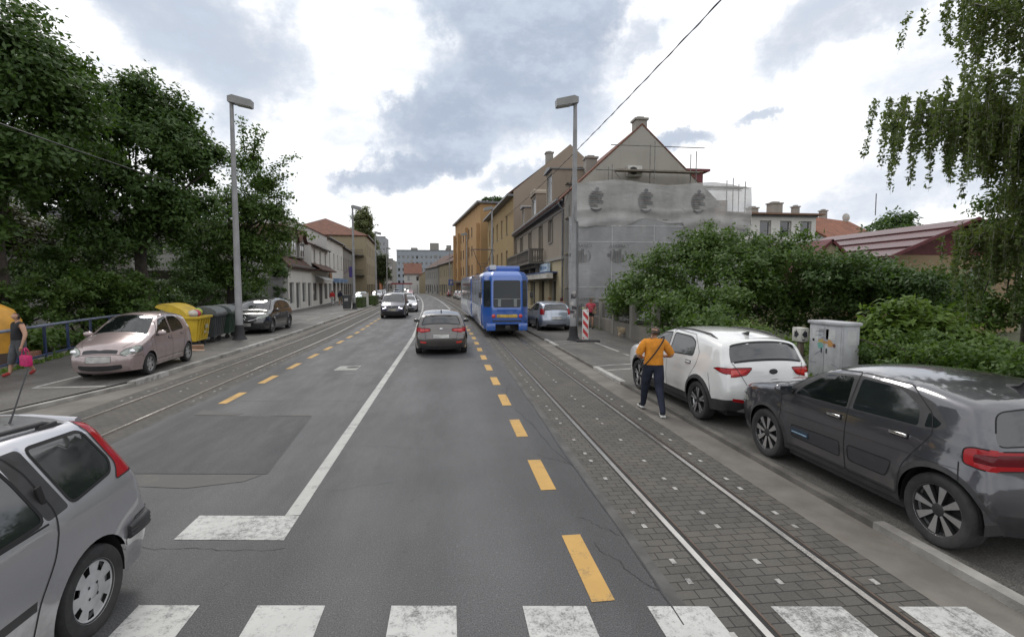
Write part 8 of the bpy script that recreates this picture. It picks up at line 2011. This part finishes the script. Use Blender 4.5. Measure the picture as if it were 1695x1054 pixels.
person('person in black bending down beside the silver parked car', (-12.6, 89.0, .1), R(60), dict(spine=(0, .10, 1.08), chest=(0, .30, 1.16), neck=(0, .46, 1.14), hb=(0, .53, 1.13), hm=(0, .6, 1.12), ht=(0, .68, 1.12), lsh=(-.17, .42, 1.14), rsh=(.17, .42, 1.14), lel=(-.2, .5, .9), rel=(.2, .5, .9), lwr=(-.16, .6, .72), rwr=(.16, .6, .72), lpa=(-.15, .62, .66), rpa=(.15, .62, .66), pelvis=(0, -.05, .97)), 1.15, 1.78, 'skin',
    [('coat', blackc, cover(*TORSO, 'lsh>lel', 'rsh>rel', 'lel>lwr', 'rel>rwr', *LEGS), .03), ('trousers', blackc, cover(*SHIN), .02), ('shoe', shoe, cover('lan>ltoe', 'ran>rtoe'), .015)], (cl('dark_hair2', (.03, .025, .02)), lambda x, y, z: z > -.02, .012), None, None, False)
g = 'people standing behind the pale blue hatchback'
person('person with light brown hair standing at the shop front behind the pale blue hatchback', (6.2, 30.4, Z_RIGHT), R(30), {}, 1.05, 1.68, 'skin2', [('top', cl('ochre_top', (.3, .2, .1)), cover(*TORSO, **SLEEVE), .015), ('trousers', navy, cover(*LEGS, *SHIN), .018), ('shoe', shoe, cover('lan>ltoe', 'ran>rtoe'), .012)], (cl('light_brown_hair', (.16, .09, .045)), lambda x, y, z: y < .03 or z > .04, .016), g, None, False)
person('person with dark red hair and bare shoulders behind the pale blue hatchback', (6.62, 29.0, Z_RIGHT), R(-20), {}, 1.05, 1.66, 'skin2', [('top', cl('peach_top', (.42, .2, .13)), cover('spine>chest', 'pelvis>spine', 'chest>lsh', 'chest>rsh'), .015), ('trousers', navy, cover(*LEGS, *SHIN), .018), ('shoe', shoe, cover('lan>ltoe', 'ran>rtoe'), .012)], (cl('dark_red_hair', (.06, .012, .015)), lambda x, y, z: y < .03 or z > .04, .016), g, None, False)
# cream dog by the wall
V, N, F = skin_mesh([(0, 0, .30), (0, .14, .31), (0, .28, .32), (0, .37, .42), (0, .45, .45), (0, .54, .42), (0, -.12, .31), (0, -.2, .38), (0, -.25, .46),
    (-.07, .26, .2), (-.07, .24, .1), (-.07, .28, .02), (.07, .26, .2), (.07, .24, .1), (.07, .30, .02), (-.07, -.10, .2), (-.07, -.17, .11), (-.07, -.13, .02), (.07, -.1, .2), (.07, -.17, .11), (.07, -.11, .02), (-.06, .42, .51), (.06, .42, .51)],
    [(0, 1), (1, 2), (2, 3), (3, 4), (4, 5), (0, 6), (6, 7), (7, 8), (2, 9), (9, 10), (10, 11), (2, 12), (12, 13), (13, 14), (6, 15), (15, 16), (16, 17), (6, 18), (18, 19), (19, 20), (4, 21), (4, 22)],
    [.15, .15, .155, .10, .10, .06, .14, .04, .03, .06, .042, .045, .06, .042, .045, .075, .042, .045, .075, .042, .045, .034, .034], 2)
r = thing('dog', 'small cream coloured dog standing at the foot of the garden wall', 'dog', (7.85, 21.9, Z_RIGHT), R(-105))
mb = MB(); mb.add([tuple(v) for v in V], F); mb.build('body', mat('cream_fur', (.42, .33, .22), .95, var=.25, scale=14, bump=.6, bscale=60), r, 60, fix=False)
mb = MB(); mb.ball((0, .605, .42), (.022, .018, .018), 8, 6); mb.build('nose', shoe, r, 60)
mb = MB(); mb.lathe([(.115, -.015), (.12, 0), (.115, .015)], (0, 0, 0), 'z', 14); c_ = mb.build('collar', cl('collar_red', (.3, .04, .04)), r, 60); c_.location = (0, .34, .38); c_.rotation_euler = (R(-40), 0, 0)
# ------------------------------------------------------------------ sky, sun, camera
P_ = math.atan((527 - 473) / 830.0)
YAW = math.atan((847.5 - 742) / (830.0 / math.cos(P_)))
def raydir(x, y):
    u = (x - 847.5) / 830; v = -(y - 527) / 830
    d = (u, math.cos(P_) + v * math.sin(P_), -math.sin(P_) + v * math.cos(P_)); c, s = math.cos(YAW), math.sin(YAW)
    return Vector((d[0] * c + d[1] * s, -d[0] * s + d[1] * c, d[2])).normalized()
w = bpy.data.worlds.new('World'); SC.world = w; w.use_nodes = True
t = NT(w.node_tree)
SUN_EL, SUN_AZ = 48.0, -22.0           # azimuth from the street axis, clockwise: ahead and a little to the left, behind cloud
sky = t.new('ShaderNodeTexSky'); sky.sky_type = 'NISHITA'; sky.sun_disc = False; sky.sun_elevation = R(SUN_EL); sky.sun_rotation = R(SUN_AZ)
bg = t.n['Background']; bg.inputs['Strength'].default_value = 0.09
t.link(sky.outputs[0], bg.inputs['Color'])
tc = t.new('ShaderNodeTexCoord'); D = tc.outputs['Generated']
n3 = t.new('ShaderNodeTexNoise'); t.link(D, n3.inputs['Vector']); n3.inputs['Scale'].default_value = 5.5; n3.inputs['Detail'].default_value = 9; n3.inputs['Roughness'].default_value = 0.64
wob = t.vmath('MULTIPLY', t.vmath('SUBTRACT', n3.outputs['Color'], (.5, .5, .5)), (.26, .26, .18))
Dw = t.vmath('ADD', D, wob)
# cloud bases: (pixel direction they hang in, angular half sizes in px, tilt, weight)
BL = [(875, 110, 150, 105, -20, 1.0), (745, 190, 110, 62, -38, 1.0), (780, 10, 85, 60, 20, .95), (950, 40, 80, 95, 0, 1.0), (690, 262, 125, 32, -22, 1.0), (610, 294, 75, 16, -5, .9), (850, 290, 85, 18, 0, .7), (700, 175, 70, 30, -25, .9),
      (1140, 232, 55, 18, -8, .85), (1258, 186, 40, 13, -5, .75), (1060, 75, 22, 45, 25, .6), (330, 55, 135, 80, 10, .82), (400, 135, 60, 80, 0, .7), (560, 180, 40, 14, 0, .35), (1390, 30, 130, 50, -10, .75), (1480, 320, 220, 45, -12, .62), (1440, 230, 180, 40, -15, .3), (1640, 150, 140, 120, 0, .55), (1290, 270, 60, 18, -10, .25), (200, 200, 150, 80, 0, .4)]
acc = None
for px, py, ax, ay, tl, wt in BL:
    c0 = raydir(px, py); e = Vector((0, 0, 1)); u = c0.cross(e).normalized(); v = u.cross(c0)
    a = R(-tl); u2 = (u * math.cos(a) + v * math.sin(a)); v2 = (v * math.cos(a) - u * math.sin(a))
    du = t.math('MULTIPLY', t.vmath('DOT_PRODUCT', Dw, tuple(u2)), 830.0 / ax); dv = t.math('MULTIPLY', t.vmath('DOT_PRODUCT', Dw, tuple(v2)), 830.0 / ay)
    q = t.math('ADD', t.math('MULTIPLY', du, du), t.math('MULTIPLY', dv, dv))
    f = t.math('MULTIPLY', t.ramp(q, .1, 1.9, 1.0, 0.0), wt)
    f = t.math('MULTIPLY', f, t.math('GREATER_THAN', t.vmath('DOT_PRODUCT', D, tuple(c0)), 0.3))
    acc = f if acc is None else t.math('MAXIMUM', acc, f)
# softly broken cover everywhere else
n1 = t.noise(t.scale(D, (1, 1, 2.2)), 2.3, 6, .55)
n2 = t.noise(t.scale(D, (1, 1, 1.8)), 9.0, 9, .66)
edge = t.math('ADD', acc, t.math('MULTIPLY', t.math('SUBTRACT', n2, .5), 1.05))
dark = t.math('MULTIPLY', t.ramp(edge, .05, 1.0), .96)
cl = t.mix(t.ramp(t.math('ADD', t.math('MULTIPLY', n1, .7), t.math('MULTIPLY', n2, .3)), .42, .66, .0, .85), (1.3, 1.3, 1.31), (.74, .80, .90))
cl = t.mix(dark, cl, t.mix(t.ramp(n2, .3, .7), (.37, .445, .58), (.60, .68, .80)))
bg2 = t.new('ShaderNodeBackground'); t.link(cl, bg2.inputs['Color']); bg2.inputs['Strength'].default_value = 1.0
cov = t.ramp(t.noise(t.scale(D, (1, 1, 2.0)), 3.1, 5, .55), .60, .78, 1.0, .72)
mx = t.new('ShaderNodeMixShader'); t.link(cov, mx.inputs[0]); t.link(bg.outputs[0], mx.inputs[1]); t.link(bg2.outputs[0], mx.inputs[2])
t.link(mx.outputs[0], t.n['World Output'].inputs['Surface'])
L = bpy.data.lights.new('sun', 'SUN'); L.energy = 1.1; L.angle = R(14); L.color = (1.0, .95, .88)
so = bpy.data.objects.new('sun', L); COL.objects.link(so)
az, el = R(SUN_AZ), R(SUN_EL); sd = Vector((math.sin(az) * math.cos(el), math.cos(az) * math.cos(el), math.sin(el)))
so.rotation_euler = (-sd).to_track_quat('-Z', 'Y').to_euler(); so.location = (-60, 90, 90)
cam = bpy.data.cameras.new('camera'); co = bpy.data.objects.new('camera', cam); COL.objects.link(co)
cam.sensor_fit = 'HORIZONTAL'; cam.sensor_width = 36; cam.lens = 36 * 830 / 1695; cam.clip_start = .05; cam.clip_end = 5000
co.location = (0, 0, CAM_H); co.rotation_euler = (R(90) - P_, 0, -YAW)
SC.camera = co
SC.view_settings.view_transform = 'Standard'; SC.view_settings.look = 'None'; SC.view_settings.exposure = 0; SC.view_settings.gamma = 1
SC.render.engine = 'CYCLES'; SC.cycles.max_bounces = 6; SC.cycles.transparent_max_bounces = 12
